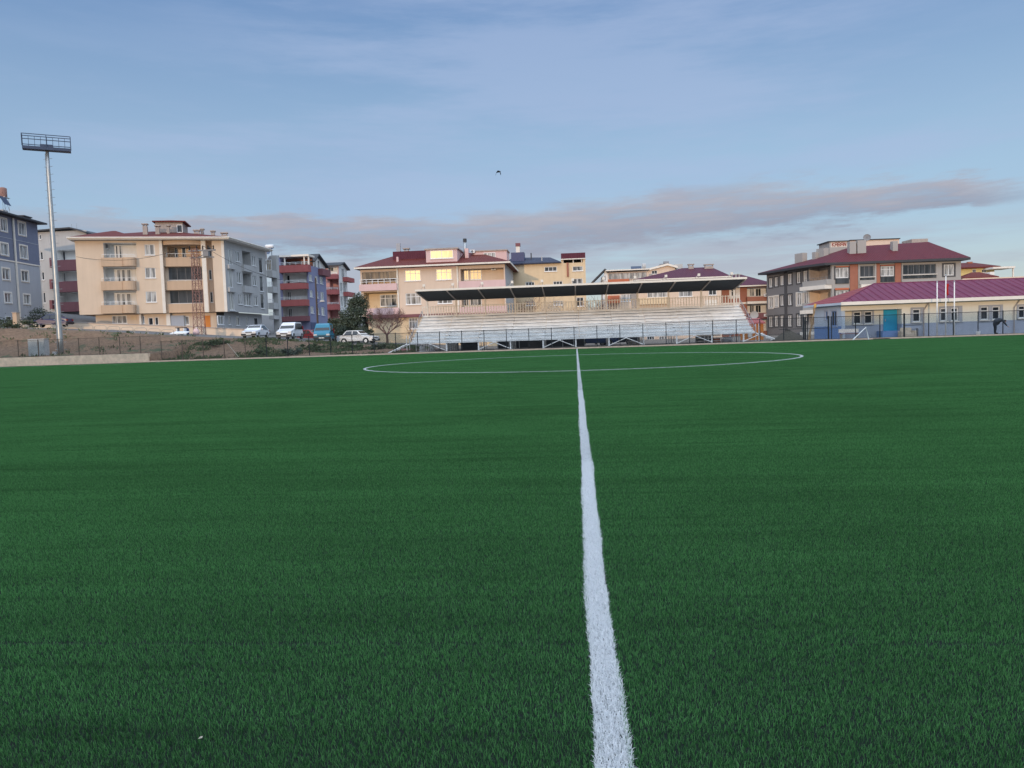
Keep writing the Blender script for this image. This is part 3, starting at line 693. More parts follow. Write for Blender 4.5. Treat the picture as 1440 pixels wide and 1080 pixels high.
for i, x in enumerate(bases):
    b = MB(); s = -1 if i % 2 == 0 else 1
    b.box(x-.06, x+.06, ys0+.0, ys0+.12, .0, z0s-.06); b.box(x-.2, x+.2, ys0-.1, ys0+.25, -.02, .05)
    b.bar((x, ys0-.06, .1), (x+s*1.55, ys0-.06, z0s-.2), .035)
    for j in range(1, 4):
        yy_ = ys0+j*1.9; b.box(x-.04, x+.04, yy_-.04, yy_+.04, -.02, z0s+(j*1.9/TD)*TH-.25)
    b.add([(x-.04, ys0, z0s-.2), (x+.04, ys0, z0s-.2), (x+.04, ysb, z0s+NR*TH-.35), (x-.04, ysb, z0s+NR*TH-.35), (x-.04, ys0, z0s-.32), (x+.04, ys0, z0s-.32), (x+.04, ysb, z0s+NR*TH-.5), (x-.04, ysb, z0s+NR*TH-.5)], [(0,1,2,3),(7,6,5,4),(0,3,7,4),(2,1,5,6)])
    b.build('support_frame', M['whitepaint'], st)
# back railing
zr = z0s+NR*TH-.12; zrt = at(810, 423, ysb).z
b = MB(); b.box(xs0, xs1, ysb-.03, ysb+.03, zrt-.10, zrt-.05); b.box(xs0, xs1, ysb-.03, ysb+.03, zr+.12, zr+.16)
n = int((xs1-xs0)/.25)
for i in range(n+1):
    x = xs0+(xs1-xs0)*i/n; b.box(x-.04, x+.04, ysb-.028, ysb+.028, zr-.05, zrt)
b.build('back_railing', M['trim'], st)
# side railings following the steps
for x in (xs0-.06, xs1+.06):
    b = MB()
    for k in range(NR+1):
        y, z = ys0+k*TD, z0s+min(k, NR)*TH
        b.bar((x, y, z-.2), (x, y, z+.3), .022)
    b.bar((x, ys0, z0s+.3), (x, ysb, z0s+NR*TH+.3), .028)
    b.build('side_railing', M['surround'], st)
# entry steps at both ends
for sgn, x in ((-1, xs0-.1), (1, xs1+.1)):
    b = MB()
    for i in range(4):
        xa = x+sgn*(.35+i*.34); b.box(min(xa, xa+sgn*.3), max(xa, xa+sgn*.3), ys0-.1, ys0+1.0, z0s-.30-i*.2, z0s-.26-i*.2)
    for yy_ in (ys0-.12, ys0+1.0):
        b.bar((x+sgn*.2, yy_, z0s-.2), (x+sgn*1.9, yy_, .02), .06)
        b.bar((x+sgn*.2, yy_, z0s+.6), (x+sgn*.2, yy_, 0), .03)
    b.build('entry_steps', M['whitepaint'], st)
b = MB(); xg0, xg1 = gx(583, 485, ys0), gx(603, 485, ys0)
for i in range(9):
    x = xg0+(xg1-xg0)*i/8; b.bar((x, ys0+.6, .0), (x, ys0+.6, .95), .02)
for z in (.08, .9): b.bar((xg0, ys0+.6, z), (xg1, ys0+.6, z), .025)
b.build('step_gate', M['whitepaint'], st)

# canopy over the stand
ca_ = thing('stand_canopy', 'long flat dark canopy with pale front edge on slim posts above the grandstand', 'canopy', ((xs0+xs1)/2, 69, 0))
YB = ysb; YFc = YB-5.0
zb = at(810, 414.8, YB).z; zf = at(810, 401.5, YFc).z
xc0, xc1 = gx(584, 410, YFc), gx(1050, 396, YFc)
b = MB()
V = []
for z_ in (0, .14):
    V += [(xc0, YFc, zf+z_), (xc1, YFc, zf+z_), (xc1, YB+.5, zb+z_-.05), (xc0, YB+.5, zb+z_-.05)]
b.add(V, [(3,2,1,0),(4,5,6,7),(1,2,6,5),(2,3,7,6),(3,0,4,7)]); b.build('roof_sheet', M['canopy'], ca_)
b = MB(); b.box(xc0-.02, xc1+.02, YFc-.1, YFc-.004, zf+.0, zf+.17); b.build('front_fascia', M['trim'], ca_)
pxs = [601, 641.5, 682.6, 724.6, 766.4, 809.5, 852.5, 896.6, 940, 986, 1032]
for px_ in pxs:
    x = gx(px_, 425, YB); b = MB(); b.box(x-.08, x+.08, YB-.13, YB-.035, zr-.6, zb-.004)
    p = b.build('post', M['trim'], ca_)
    b = MB(); b.add([(x-.05, YFc+.02, zf-.1), (x+.05, YFc+.02, zf-.1), (x+.05, YB-.1, zb-.08), (x-.05, YB-.1, zb-.08), (x-.05, YFc+.02, zf-.004), (x+.05, YFc+.02, zf-.004), (x+.05, YB-.1, zb-.004), (x-.05, YB-.1, zb-.004)], [(3,2,1,0),(0,1,5,4),(1,2,6,5),(2,3,7,6),(3,0,4,7)])
    b.build('rafter', M['chim'], p)
for px_ in pxs:
    x = gx(px_-6, 400, YFc+1); z = zf+(zb-zf)*.2+.14
    b = MB(); b.bar((x-.5, YFc+1.4, z-.03), (x+.15, YFc+.7, z+.55), .028); b.bar((x+.15, YFc+1.2, z-.02), (x+.15, YFc+.7, z+.5), .028)
    b.box(x+.02, x+.24, YFc+.6, YFc+.7, z+.42, z+.64)
    b.build('spotlight', M['trim'], ca_)
# ------------------------------------------------------------------ buildings
def bld(name, label, cat, F, u, z=0):
    p = F.pt(u, z, -3); return thing(name, label, cat, p)
def solid(mb, F, u0, u1, z0, z1, d0, d1): mb.fbox(F, u0, u1, z0, z1, d0, d1)
def vtrim(root, F, C, x0, x1, y0, y1, m, name='corner_trim', d=.05):
    r = F.rect(C, x0, y0, x1, y1); return MB().fbox(F, r[0], r[1], r[2], r[3], .003, d).build(name, m, root)

# --- slate blue block at the far left edge
A, B = at(0, 400, 88), at(57, 400, 97); F = Face((A.x, A.y), (B.x, B.y)); u1 = F.u(C2(236, 500)); u0 = -12
b1 = bld('apartment_block', 'blue grey apartment block with darker upper floors at the far left edge', 'apartment building', F, 0, 4)
ze = F.z(C2(225, 232)); zm = F.z(C2(230, 474)); zb = 3.5
for (x0, y0, x1, y1) in ((4, 198, 38, 268), (108, 220, 148, 292), (5, 343, 46, 408), (117, 357, 158, 428), (14, 490, 55, 553), (126, 504, 165, 563), (27, 632, 66, 688), (138, 642, 174, 696)):
    win(b1, F, F.rect(C2, x0, y0, x1, y1), 2, 0, M['pane'], trim=M['trim'] if y0 < 600 else M['white'], tw=.17)
for i, (dx) in enumerate((-4.2, -8.4)):
    for (y0, y1) in ((190, 262), (336, 402), (484, 548), (628, 686)):
        r = F.rect(C2, 6, y0, 44, y1); win(b1, F, (r[0]+dx, r[1]+dx, r[2], r[3]), 2, 0, M['pane'], trim=M['trim'], tw=.17)
for (x0, y0, x1, y1) in ((32, 768, 64, 790), (142, 772, 176, 790)): win(b1, F, F.rect(C2, x0, y0, x1, y1), 1, 0, M['pane_dark'], flat=True, sill=False)
m = MB(); wall(m, F, u0, u1, zm, ze); m.poly(F.pt(u1, zm), F.pt(u1, zm, -12), F.pt(u1, ze, -12), F.pt(u1, ze)); m.build('upper_wall', M['blue_dark'], b1)
m = MB(); wall(m, F, u0, u1, zb, zm); m.poly(F.pt(u1, zb), F.pt(u1, zb, -12), F.pt(u1, zm, -12), F.pt(u1, zm)); m.build('lower_wall', M['blue_light'], b1)
MB().fbox(F, u0, u1+.03, zm-.08, zm+.08, .003, .07).build('string_course', M['trim'], b1)
zl = F.z(C2(220, 350)); MB().fbox(F, u0, u1+.02, zl-.03, zl+.03, .003, .03).build('string_course', M['blue_light'], b1)
ud = F.u(C2(88, 470)); m = MB(); m.fbox(F, ud-.09, ud+.09, zb, ze-.1, .08, .24); m.build('downpipe', M['trim'], b1)
MB().fbox(F, u1-.16, u1+.02, zb, zm-.09, .003, .04).build('corner_trim', M['trim'], b1)
zr_ = F.z(C2(100, 175), -6)
rf = hip(b1, F, u0-1, u1+.8, .9, -13, ze+.22, [(u0+6, ze+2.1), (u1-5.5, ze+1.5)], -6.5, M['slate'], .2)
def water_tank(root, F, C, xc, ytop, ybot, yb2, d):
    u, zt_ = F.uv(C(xc, ytop), d); zb_ = F.z(C(xc, ybot), d); zf_ = F.z(C(xc, yb2), d); r = .45
    m = MB(); m.tube([F.pt(u, z, d) for z in (zb_, zb_+.1, zt_-.12, zt_)], [r*.9, r, r, r*.5], 14); o = m.build('water_tank', M['rust'] if C is C2 else M['greywhite'], root, smooth=True)
    m = MB()
    for su in (-.5, .5):
        for sd_ in (-.4, .4): m.bar(F.pt(u+su, zf_-.5, d+sd_), F.pt(u+su*.9, zb_, d+sd_*.9), .03)
    m.bar(F.pt(u-.5, zf_, d+.4), F.pt(u+.5, zb_, d+.4), .02); m.bar(F.pt(u+.5, zf_, d+.4), F.pt(u-.5, zb_, d+.4), .02)
    m.fbox(F, u-.6, u+.6, zb_-.06, zb_-.01, d-.5, d+.5); m.build('stand_frame', M['steel'], o)
    m = MB(); m.poly(F.pt(u-2.0, zf_+.5, d+1.2), F.pt(u-.5, zf_+.5, d+1.2), F.pt(u-.5, zb_-.1, d+.55), F.pt(u-2.0, zb_-.1, d+.55)); m.build('solar_panel', M['steel_dk'], o)
water_tank(b1, F, C2, 15, 15, 72, 150, -2)
chimney(rf, F, C2, 20, 148, 48, 175, -2.2, M['greywhite'], False); chimney(rf, F, C2, 140, 183, 183, 210, -3.5, M['slate'], True)

# --- grey white block with maroon balconies
F = Face((at(*C2(225, 500), 112).x, 112), (at(*C2(470, 500), 112).x, 112))
b2_ = bld('apartment_block', 'grey apartment block with maroon balconies behind the cream apartment building', 'apartment building', F, 3, 4)
u0, u1 = F.u(C2(222, 500)), F.u(C2(520, 500)); zc = F.z(C2(300, 368)); ze = F.z(C2(330, 272)); uc = F.u(C2(338, 500)); zb = 3.5
for (x0, y0, x1, y1) in ((234, 390, 251, 438), (243, 508, 259, 556), (251, 628, 267, 690), (229, 290, 241, 318)): win(b2_, F, F.rect(C2, x0, y0, x1, y1), 1, 0, M['pane_dark'])
m = MB(); wall(m, F, u0, uc, zb, zc); m.build('wall', M['greywhite'], b2_)
m = MB(); wall(m, F, u0, u1, zc, ze); m.poly(F.pt(u0, zb), F.pt(u0, zb, -11), F.pt(u0, ze, -11), F.pt(u0, ze)); m.build('attic_wall', M['greywhite'], b2_)  # attic colour greyed to carry the shade on it
Gs = []
for (y0, y1) in ((378, 440), (503, 566), (626, 687)):
    r = F.rect(C2, 350, y0, 500, y1); G = loggia(b2_, F, (uc+.05, u1-.3, r[2], r[3]), 1.4, M['white'])
    for (x0, x1) in ((352, 366), (368, 384)): win(b2_, G, G.rect(C2, x0, y0+12, x1, y1+4), 1, 0, M['pane_dark'] if x0 > 360 else M['pane_pale'], flat=True, sill=False)
m = MB(); wall(m, F, uc, u1, zb, zc-.002); m.build('balcony_wall', M['greywhite'], b2_)
for (y0, y1) in ((440, 503), (565, 627), (686, 742)):
    r = F.rect(C2, 347, y0, 500, y1); balcony(b2_, F, (r[0], u1, r[2], r[3]), .9, M['maroon'])
    r = F.rect(C2, 302, y0-12, 318, y1-18); balcony(b2_, F, r, .5, M['maroon'])
um = F.u(C2(420, 270)); m = MB()
zr_ = ze+.28
m.add([F.pt(u0-.5, ze+.05, .6), F.pt(um, zr_, .6), F.pt(u1+3, ze-1.4, .6), F.pt(u0-.5, ze+.05, -11), F.pt(um, zr_, -11), F.pt(u1+3, ze-1.4, -11),
    F.pt(u0-.5, ze+.25, .6), F.pt(um, zr_+.2, .6), F.pt(u1+3, ze-1.2, .6), F.pt(u0-.5, ze+.25, -11), F.pt(um, zr_+.2, -11), F.pt(u1+3, ze-1.2, -11)],
    [(0,1,7,6),(1,2,8,7),(6,7,10,9),(7,8,11,10),(0,3,4,1),(1,4,5,2),(0,6,9,3),(2,5,11,8)]); rf = m.build('roof', M['slate'], b2_)
m = MB()
for x in (370, 400): m.bar(F.pt(F.u(C2(x, 260)), ze, -2), F.pt(F.u(C2(x, 260)), ze+1.4, -2), .03)
m.build('antenna', M['steel'], rf)

# --- big cream block
Y3 = 88.8; Y3b = 94.2; F = Face((at(*C3(95, 500), Y3).x, Y3), (at(*C3(1085, 500), Y3b).x, Y3b))
b3 = bld('apartment_building', 'big cream apartment building with rounded beige balconies and dark red roof above the retaining wall', 'apartment building', F, 9, 3)
u0, u1 = F.u(C3(88, 480)), F.u(C3(1092, 480)); ze = F.z(C3(600, 226)); zo = F.z(C3(600, 722)); zb = 1.6; D = 1.15
ua, ub, uc_, ud = F.u(C3(676, 480)), F.u(C3(930, 480), -D), F.u(C3(968, 480)), F.u(C3(1010, 480))
ub = F.u(C3(934, 480))
for i, (y0, y1) in enumerate(((246, 347), (409, 506), (570, 667))):
    r = F.rect(C3, 267, y0, 490, y1); G = loggia(b3, F, r, 1.5, M['white'])
    for (x0, x1) in (((345, 362), (368, 388)) if i == 0 else ((353, 380), (386, 412), (420, 450))):
        win(b3, G, G.rect(C3, x0+4, y0+18, x1+4, y1+8), 1, 0, M['pane'], flat=True, sill=False)
    if i == 0: aircon(b3, G, G.rect(C3, 276, 252, 303, 292))
    r = F.rect(C3, 258, (350, 508, 668)[i], 489, (408, 568, 724)[i])
    um = r[0]+(r[1]-r[0])*.62
    balcony(b3, F, (r[0], um, r[2], r[3]), .55, M['cream_dark'], .0)
    balcony(b3, F, (um+.01, r[1], r[2], r[3]), .95, M['cream_dark'], .0, roundc=1)
    m = MB(); rail(m, F, r[0]+.1, r[1]-.1, r[3]+.01, r[3]+.42, .4, w=.025); m.build('railing', M['pvc'], b3)
for (x0, y0, x1, y1) in ((545, 258, 613, 330), (548, 415, 618, 485), (553, 575, 624, 648)): win(b3, F, F.rect(C3, x0, y0, x1, y1), 2, 0, M['pane_pale'], trim=None)
G = F.offset(-D)
for i, (y0, y1) in enumerate(((268, 345), (412, 498), (570, 655))):
    r = G.rect(C3, 706, y0, 922, y1)
    r = (ua+.35, ub-.1, r[2], r[3])
    if i == 0:
        H = loggia(b3, G, r, 1.3, M['cream'])
        for (x0, x1) in ((748, 766), (795, 824)): win(b3, H, H.rect(C3, x0, 278, x1, 348), 1, 0, M['pane_dark'], flat=True, sill=False)
        m = MB(); rail(m, G, ua+.3, ub, r[2]+.02, r[2]+.45, .4); m.build('railing', M['pvc'], b3)
    else:
        win(b3, G, r, 4, 0, M['pane_dark'], M['greyframe'], w=.05, sill=False)
        m = MB(); rail(m, G, ua+.3, ub, r[2]-.32, r[2]-.02, .45); m.build('railing', M['pvc'], b3)
    q = G.rect(C3, 706, (350, 508, 660)[i], 928, (410, 568, 720)[i])
    balcony(b3, G, (ua+.02, ub-.02, q[2], q[3]), .75, M['cream_dark'])
r = G.rect(C3, 706, 200, 928, 266); m = MB(); n = 14; c = (ua+ub)/2+.1; w_ = (ub-ua)/2+.5
top = [(c-w_*math.cos(i/n*math.pi), .3+1.25*math.sin(i/n*math.pi)) for i in range(n+1)]
zlo, zhi = ze-.62, ze+.35
for (a, b_) in zip(top, top[1:]): m.poly(G.pt(a[0], zlo, a[1]), G.pt(b_[0], zlo, b_[1]), G.pt(b_[0], zhi, b_[1]), G.pt(a[0], zhi, a[1]))
m.poly(*[G.pt(a[0], zlo, a[1]) for a in top]); m.poly(*[G.pt(a[0], zhi, a[1]) for a in top]); m.build('bow_canopy', M['cream_dark'], b3)
for (x0, y0, x1, y1) in ((974, 275, 996, 345), (977, 428, 998, 496), (985, 578, 1006, 650)):
    r = G.rect(C3, x0, y0, x1, y1); win(b3, G, r, 1, 0, M['pane_dark' if y0 > 400 else 'pane'])
m = MB()
wall(m, F, u0, ua, zo, ze); wall(m, G, ua, ub, zo, ze); wall(m, F, ub, uc_, zo, ze, []); wall(m, G, uc_, ud, zo, ze); wall(m, F, ud, u1, zo, ze, [])
for u in (ua, ub, uc_, ud): m.poly(F.pt(u, zo), F.pt(u, zo, -D), F.pt(u, ze, -D), F.pt(u, ze))
m.poly(F.pt(u0, zo), F.pt(u1, zo), F.pt(u1, zo, -14), F.pt(u0, zo, -14))
m.poly(F.pt(u0, zo), F.pt(u0, zo, -14), F.pt(u0, ze, -14), F.pt(u0, ze)); m.poly(F.pt(u0, zo, -14), F.pt(u1, zo, -14), F.pt(u1, ze, -14), F.pt(u0, ze, -14))
m.build('wall', M['cream'], b3)
for (x0, x1) in ((654, 675), (938, 965), (1072, 1091)):
    ra, rb = F.u(C3(x0, 480)), F.u(C3(x1, 480)); MB().fbox(F, ra, rb-.005, zo-.02, ze-.02, .003, .05).build('corner_trim', M['trim'], b3)
# ground floor set back
J = F.offset(-.9); j0, j1 = J.u(C3(214, 760)), J.u(C3(1030, 760))
for (x0, y0, x1, y1, p, n) in ((325, 738, 425, 792, 'pane_pale', 3), (530, 742, 545, 792, 'pane', 1), (570, 752, 602, 803, 'pane_dark', 1), (614, 748, 638, 803, 'pane_dark', 1), (815, 742, 845, 800, 'pane_pale', 1)): win(b3, J, J.rect(C3, x0, y0, x1, y1), n, 0, M[p])
m = MB(); wall(m, J, j0, j1, zb, zo-.004); m.poly(J.pt(j0, zb), J.pt(j0, zb, -13), J.pt(j0, zo-.01, -13), J.pt(j0, zo-.01)); m.build('ground_floor_wall', M['cream'], b3)
r = J.rect(C3, 724, 738, 812, 806); MB().fbox(J, r[0], r[1], zb, r[3], .003, .3).build('entrance_wall', M['blue_light'], b3)
for (x0, x1) in ((512, 526), (694, 722)): r = J.rect(C3, x0, 735, x1, 800); MB().fbox(J, r[0], r[1], zb, zo-.01, .004, .4).build('pillar', M['trim'], b3)
r = J.rect(C3, 452, 745, 490, 768); MB().fbox(J, r[0], r[1], r[2], r[3], .004, .04).build('shop_sign', M['yellow'], b3)
r = J.rect(C3, 946, 738, 988, 805); MB().fbox(J, r[0], r[1], zb, r[3], .004, .05).build('door', M['orange'], b3)
# right hand side
xs3 = F.pt(u1, 0).x; Y3 = F.pt(u1, 0).y; S = Face((xs3, Y3), (xs3, Y3+14), out=(1, 0)); s1 = S.u(C3(1372, 560))
for (x0, y0, x1, y1, n) in ((1158, 303, 1186, 374, 2), (1270, 333, 1294, 402, 2), (1166, 444, 1196, 520, 2), (1274, 468, 1300, 536, 2), (1176, 592, 1204, 662, 2), (1216, 590, 1264, 672, 3), (1283, 605, 1308, 670, 2), (1104, 290, 1136, 395, 1), (1110, 425, 1140, 548, 1), (1116, 578, 1150, 702, 1)):
    win(b3, S, S.rect(C3, x0, y0, x1, y1), n, 0, M['pane_pale'] if x0 < 1150 else M['pane'])
for (x0, y0, x1, y1) in ((1204, 306, 1260, 402), (1208, 452, 1262, 543)):
    H = loggia(b3, S, S.rect(C3, x0, y0, x1, y1), 1.2, M['greywhite'])
    r = S.rect(C3, x0-4, y1-2, x1+3, y1+42); balcony(b3, S, r, .35, M['greywhite'])
for (x0, y0, x1, y1) in ((1100, 398, 1146, 425), (1104, 550, 1150, 580)): balcony(b3, S, S.rect(C3, x0, y0, x1, y1), .3, M['greywhite'])
for (x0, y0, x1, y1) in ((1316, 345, 1342, 450), (1322, 470, 1346, 575), (1328, 590, 1352, 690)): win(b3, S, S.rect(C3, x0, y0, x1, y1), 1, 0, M['pane_dark'])
m = MB(); wall(m, S, 0.002, s1, zo, ze); m.build('side_wall', M['greywhite'], b3)  # grey instead of cream: the flank's shade put into its colour
T = S.offset(-.9)
for (x0, y0, x1, y1, n) in ((1042, 738, 1078, 798, 2), (1110, 742, 1130, 800, 1), (1163, 745, 1186, 805, 1), (1230, 748, 1244, 805, 1), (1285, 752, 1312, 812, 1)): win(b3, T, T.rect(C3, x0, y0, x1, y1), n, 0, M['pane_dark' if x0 > 1250 else 'pane'])
m = MB(); wall(m, T, .9, s1-.3, zb-1, zo-.004); m.build('side_ground_wall', M['greywhite'], b3)
# end balconies on the far corner
E_ = Face((xs3+.02, Y3+s1+.06), (xs3+2.6, Y3+s1+.06)); e1 = E_.u(C4(386, 400))
for i, (y0, y1, y2) in enumerate(((150, 240, 300), (300, 378, 430), (455, 515, 568), (570, 622, 655))):
    r = E_.rect(C4, 316, y0, 384, y1); z2 = E_.z(C4(350, y2)); r = (.05, e1-.05, r[2], r[3])
    if i == 0:
        win(b3, E_, r, 3, 1, M['pane_sunset'], flat=True, sill=False)
    else: m = MB(); rail(m, E_, r[0], r[1], r[2], r[2]+(r[3]-r[2])*.5, .0, 5); m.build('railing', M['pvc'], b3)
    MB().fbox(E_, 0, e1, z2, r[2]-.01, -1.6, .05).build('balcony', M['greywhite'], b3)
m = MB(); wall(m, E_.offset(-1.7), 0, e1, 0, ze-.5); m.poly(E_.pt(e1, 0, -1.7), E_.pt(e1, 0, -2.6), E_.pt(e1, ze-.5, -2.6), E_.pt(e1, ze-.5, -1.7)); m.build('rear_wall', M['greywhite'], b3)
Rd = -7.2; rA, rB = F.uv(C3(600, 170), Rd), F.uv(C3(730, 170), Rd)
EP = [F.pt(u0-.55, ze+.2, .95), F.pt(u1+.35, ze+.2, .95)+Vector((.4, 0, 0)), Vector((xs3+.75, Y3+s1+.7, ze+.2)), Vector((xs3-8, Y3+s1+4, ze+.2)), F.pt(u0-.55, ze+.2, -15)]
RA, RB = F.pt(rA[0], rA[1], Rd), F.pt(rB[0], rA[1], Rd)
m = MB(); m.poly(EP[0], EP[1], RB, RA); m.poly(EP[1], EP[2], RB); m.poly(EP[2], EP[3], RB); m.poly(EP[3], EP[4], RA, RB); m.poly(EP[4], EP[0], RA); rf = m.build('roof', M['roof_red'], b3)
m = MB(); dz_ = Vector((0, 0, .26))
for i in range(5): m.poly(EP[i]-dz_, EP[(i+1) % 5]-dz_, EP[(i+1) % 5], EP[i])
m.poly(*[p-dz_ for p in EP]); m.build('eave', M['trim'], rf)
m = MB(); m.tube([EP[0]+Vector((0, -.08, -.06)), EP[1]+Vector((.06, -.08, -.06)), EP[2]+Vector((.08, 0, -.06))], .085, 6); m.build('gutter', M['trim'], rf)
rA2 = F.uv(C3(338, 180), -3.2); hip(b3, F, u0-.5, F.u(C3(500, 230)), .9, -8, ze+.225, [(rA2[0]-.2, rA2[1]+.25), (rA2[0]+.2, rA2[1]+.25)], -3.2, M['roof_red'], .02, name='front_gable_roof')
TF = F.offset(-5.5); r = TF.rect(C3, 617, 108, 802, 190)
m = MB(); m.fbox(TF, r[0], r[1], r[2]-1.5, r[3], -4, 0); o = m.build('stair_tower', M['chim'], b3)
win(b3, TF, TF.rect(C3, 762, 125, 800, 178), 1, 0, M['pane_dark'], flat=True, name='attic_window')
hip(b3, TF, r[0]-.3, r[1]+.4, .35, -4.4, r[3]+.14, [(r[0]+1.6, r[3]+.55), (r[1]-1.6, r[3]+.55)], -2, M['roof_red'], .14, name='tower_roof')
for (x0, y0, x1, y1, d) in ((530, 116, 560, 182, -2.5), (615, 127, 642, 180, -3), (692, 125, 710, 165, -4), (876, 158, 914, 202, -3.6), (923, 150, 941, 195, -4.4), (992, 164, 1016, 210, -2.5), (1062, 176, 1101, 236, -1.2)): chimney(rf, F, C3, x0, y0, x1, y1, d)
for k in range(2):
    x = (1300, 1345)[k]; H = S.offset(-2); r = H.rect(C3, x, 275, x+22, 300); MB().fbox(H, r[0], r[1], r[2]-1.2, r[3], -.5, 0).build('chimney', M['chim'], rf)
p = S.pt(S.u(C3(1400, 270), -3), S.z(C3(1400, 272), -3), -3); m = MB(); m.tube([p+Vector((-.9, 0, 0)), p+Vector((.3, 0, 0))], .32, 12); o = m.build('solar_water_tank', M['pvc'], rf, smooth=True)
m = MB(); m.poly(p+Vector((-1, -.2, -.2)), p+Vector((.4, -.2, -.2)), p+Vector((.4, -2.1, -1.4)), p+Vector((-1, -2.1, -1.4))); m.bar(p, p-Vector((0, 0, 2.2)), .05); m.build('solar_panel', M['steel_dk'], rf)

# --- violet block with red balconies
Y4 = 121.7; F = Face((at(*C4(385, 400), Y4).x, Y4), (at(*C4(690, 400), Y4).x, Y4)); u0, u1 = F.u(C4(380, 500)), F.u(C4(688, 450)); uw = F.u(C4(460, 450))
b4 = bld('apartment_building', 'violet blue apartment building with straight red balconies and a roof terrace pergola', 'apartment building', F, 5, 1); zt = F.z(C4(560, 200)); zb = .3
zt2 = F.z(C4(430, 135))
for i, (y0, y1) in enumerate(((262, 350), (403, 490), (545, 630))):
    r = F.rect(C4, 468, y0, 672, y1); G = loggia(b4, F, (r[0], u1-.25, r[2], r[3]), 1.4, M['white'])
    win(b4, G, G.rect(C4, (502, 508, 515)[i], y0+20, (528, 538, 548)[i], y1+4), (1, 2, 2)[i], 0, M['pane_dark' if i == 0 else 'pane'], flat=True, sill=False)
for i, (y0, y1) in enumerate(((202, 262), (352, 403), (492, 545), (630, 672))):
    r = F.rect(C4, 448 if i == 0 else 456, y0, 690, y1); balcony(b4, F, (r[0], u1+(.55 if i == 0 else .0), r[2], r[3]), 1.3, M['redbalc' if i < 3 else 'maroon'], .45 if i < 3 else 0)
m = MB(); wall(m, F, u0, u1, zb, zt); wall(m, F, u0, uw, zt, zt2); m.poly(F.pt(uw, zt), F.pt(uw, zt, -9), F.pt(uw, zt2, -9), F.pt(uw, zt2)); m.build('wall', M['violet'], b4)
xs4 = F.pt(u1, 0).x; S = Face((xs4, Y4), (xs4, Y4+14), out=(1, 0)); s1 = S.u(C4(836, 450))
for (x0, y0, x1, y1) in ((686, 277, 712, 330), (736, 290, 760, 348), (779, 297, 805, 356), (694, 410, 718, 466), (742, 418, 766, 474), (785, 424, 812, 500), (701, 546, 727, 602), (750, 558, 774, 612), (792, 552, 818, 620)): win(b4, S, S.rect(C4, x0, y0, x1, y1), 2, 0, M['pane_pale'])
m = MB(); wall(m, S, .002, s1, zb, zt); m.build('side_wall', M['violet'], b4)
m = MB(); backs(m, F, u0, u1, zb, zt, s1, True, False); m.build('rear_wall', M['violet'], b4)
r = S.rect(C4, 672, 680, 752, 790); MB().fbox(S, max(.05, r[0]), r[1], zb, r[3], .004, .06).build('garage_door', M['bluepl'], b4)
# roof terrace
G = F.offset(-2.6); r = G.rect(C4, 474, 132, 640, 205); m = MB(); wall(m, G, uw, u1, zt-.3, r[3]); m.build('terrace_wall', M['brickred'], b4)
m = MB(); zp = F.z(C4(560, 126)); m.fbox(F, uw-.1, u1+.3, zp, zp+.3, -2.6, .2); m.build('pergola_roof', M['trim'], b4)
m = MB()
for x in (480, 645, 682): u = F.u(C4(x, 160)); m.fbox(F, u-.1, u+.1, zt-.02, zp-.003, -.25, -.05)
m.build('pergola_post', M['trim'], b4)
H = S.offset(-.2); r1 = H.rect(C4, 718, 140, 840, 235); za = S.z(C4(715, 140)); su0, su1 = H.u(C4(716, 180)), s1+.6; sm_ = H.u(C4(746, 112)); zpk = H.z(C4(746, 112))
m = MB(); m.poly(H.pt(su0, zt), H.pt(su1, zt), H.pt(su1, zpk-1.6), H.pt(sm_+.0, zpk-.15), H.pt(su0, zpk-1.2)); m.build('gable_wall', M['white'], b4)
for (x0, y0, x1, y1) in ((728, 165, 745, 220), (757, 160, 772, 225)): win(b4, H, H.rect(C4, x0, y0, x1, y1), 1, 0, M['pane'], flat=True)
m = MB()
for (ua_, za_, ub_, zb_) in ((su0-.4, zpk-1.4, sm_, zpk), (sm_, zpk, su1+.3, zpk-1.8)):
    m.add([H.pt(ua_, za_, .6), H.pt(ub_, zb_, .6), H.pt(ub_, zb_, -8), H.pt(ua_, za_, -8), H.pt(ua_, za_+.2, .6), H.pt(ub_, zb_+.2, .6), H.pt(ub_, zb_+.2, -8), H.pt(ua_, za_+.2, -8)], [(3,2,1,0),(4,5,6,7),(0,1,5,4),(1,2,6,5),(2,3,7,6),(3,0,4,7)])
m.build('roof', M['slate'], b4)
r = S.rect(C4, 765, 237, 846, 290); balcony(b4, S, (r[0], s1+.3, r[2], r[3]), .8, M['maroon'])

# --- pink block with red balconies
Y5 = 146.6; F = Face((at(*C4(826, 400), Y5).x, Y5), (at(*C4(946, 400), Y5).x, Y5)); u0, u1 = F.u(C4(815, 450)), F.u(C4(944, 400))
b5 = bld('apartment_building', 'dusty pink apartment building with red balconies beyond the violet block', 'apartment building', F, 3, 1); zb = 0; ze = F.z(C4(880, 195))
for i, (y0, y1) in enumerate(((318, 405), (447, 530), (578, 655))):
    r = F.rect(C4, 862, y0, 936, y1); G = loggia(b5, F, r, 1.3, M['pinkwall']); win(b5, G, G.rect(C4, 858, y0+20, 872, y1), 1, 0, M['pane_dark'], flat=True, sill=False)
G0 = loggia(b5, F, F.rect(C4, 845, 210, 930, 268), 1.2, M['white']); win(b5, G0, G0.rect(C4, 850, 215, 895, 250), 2, 0, M['pane_dark'], flat=True, sill=False)
m = MB(); wall(m, F, u0, u1, zb, ze); m.build('wall', M['pinkwall'], b5)
for (y0, y1) in ((280, 316), (406, 446), (530, 576)): r = F.rect(C4, 838, y0, 946, y1); balcony(b5, F, (r[0], u1, r[2], r[3]), 1.2, M['redbalc'], .4, roundc=1)
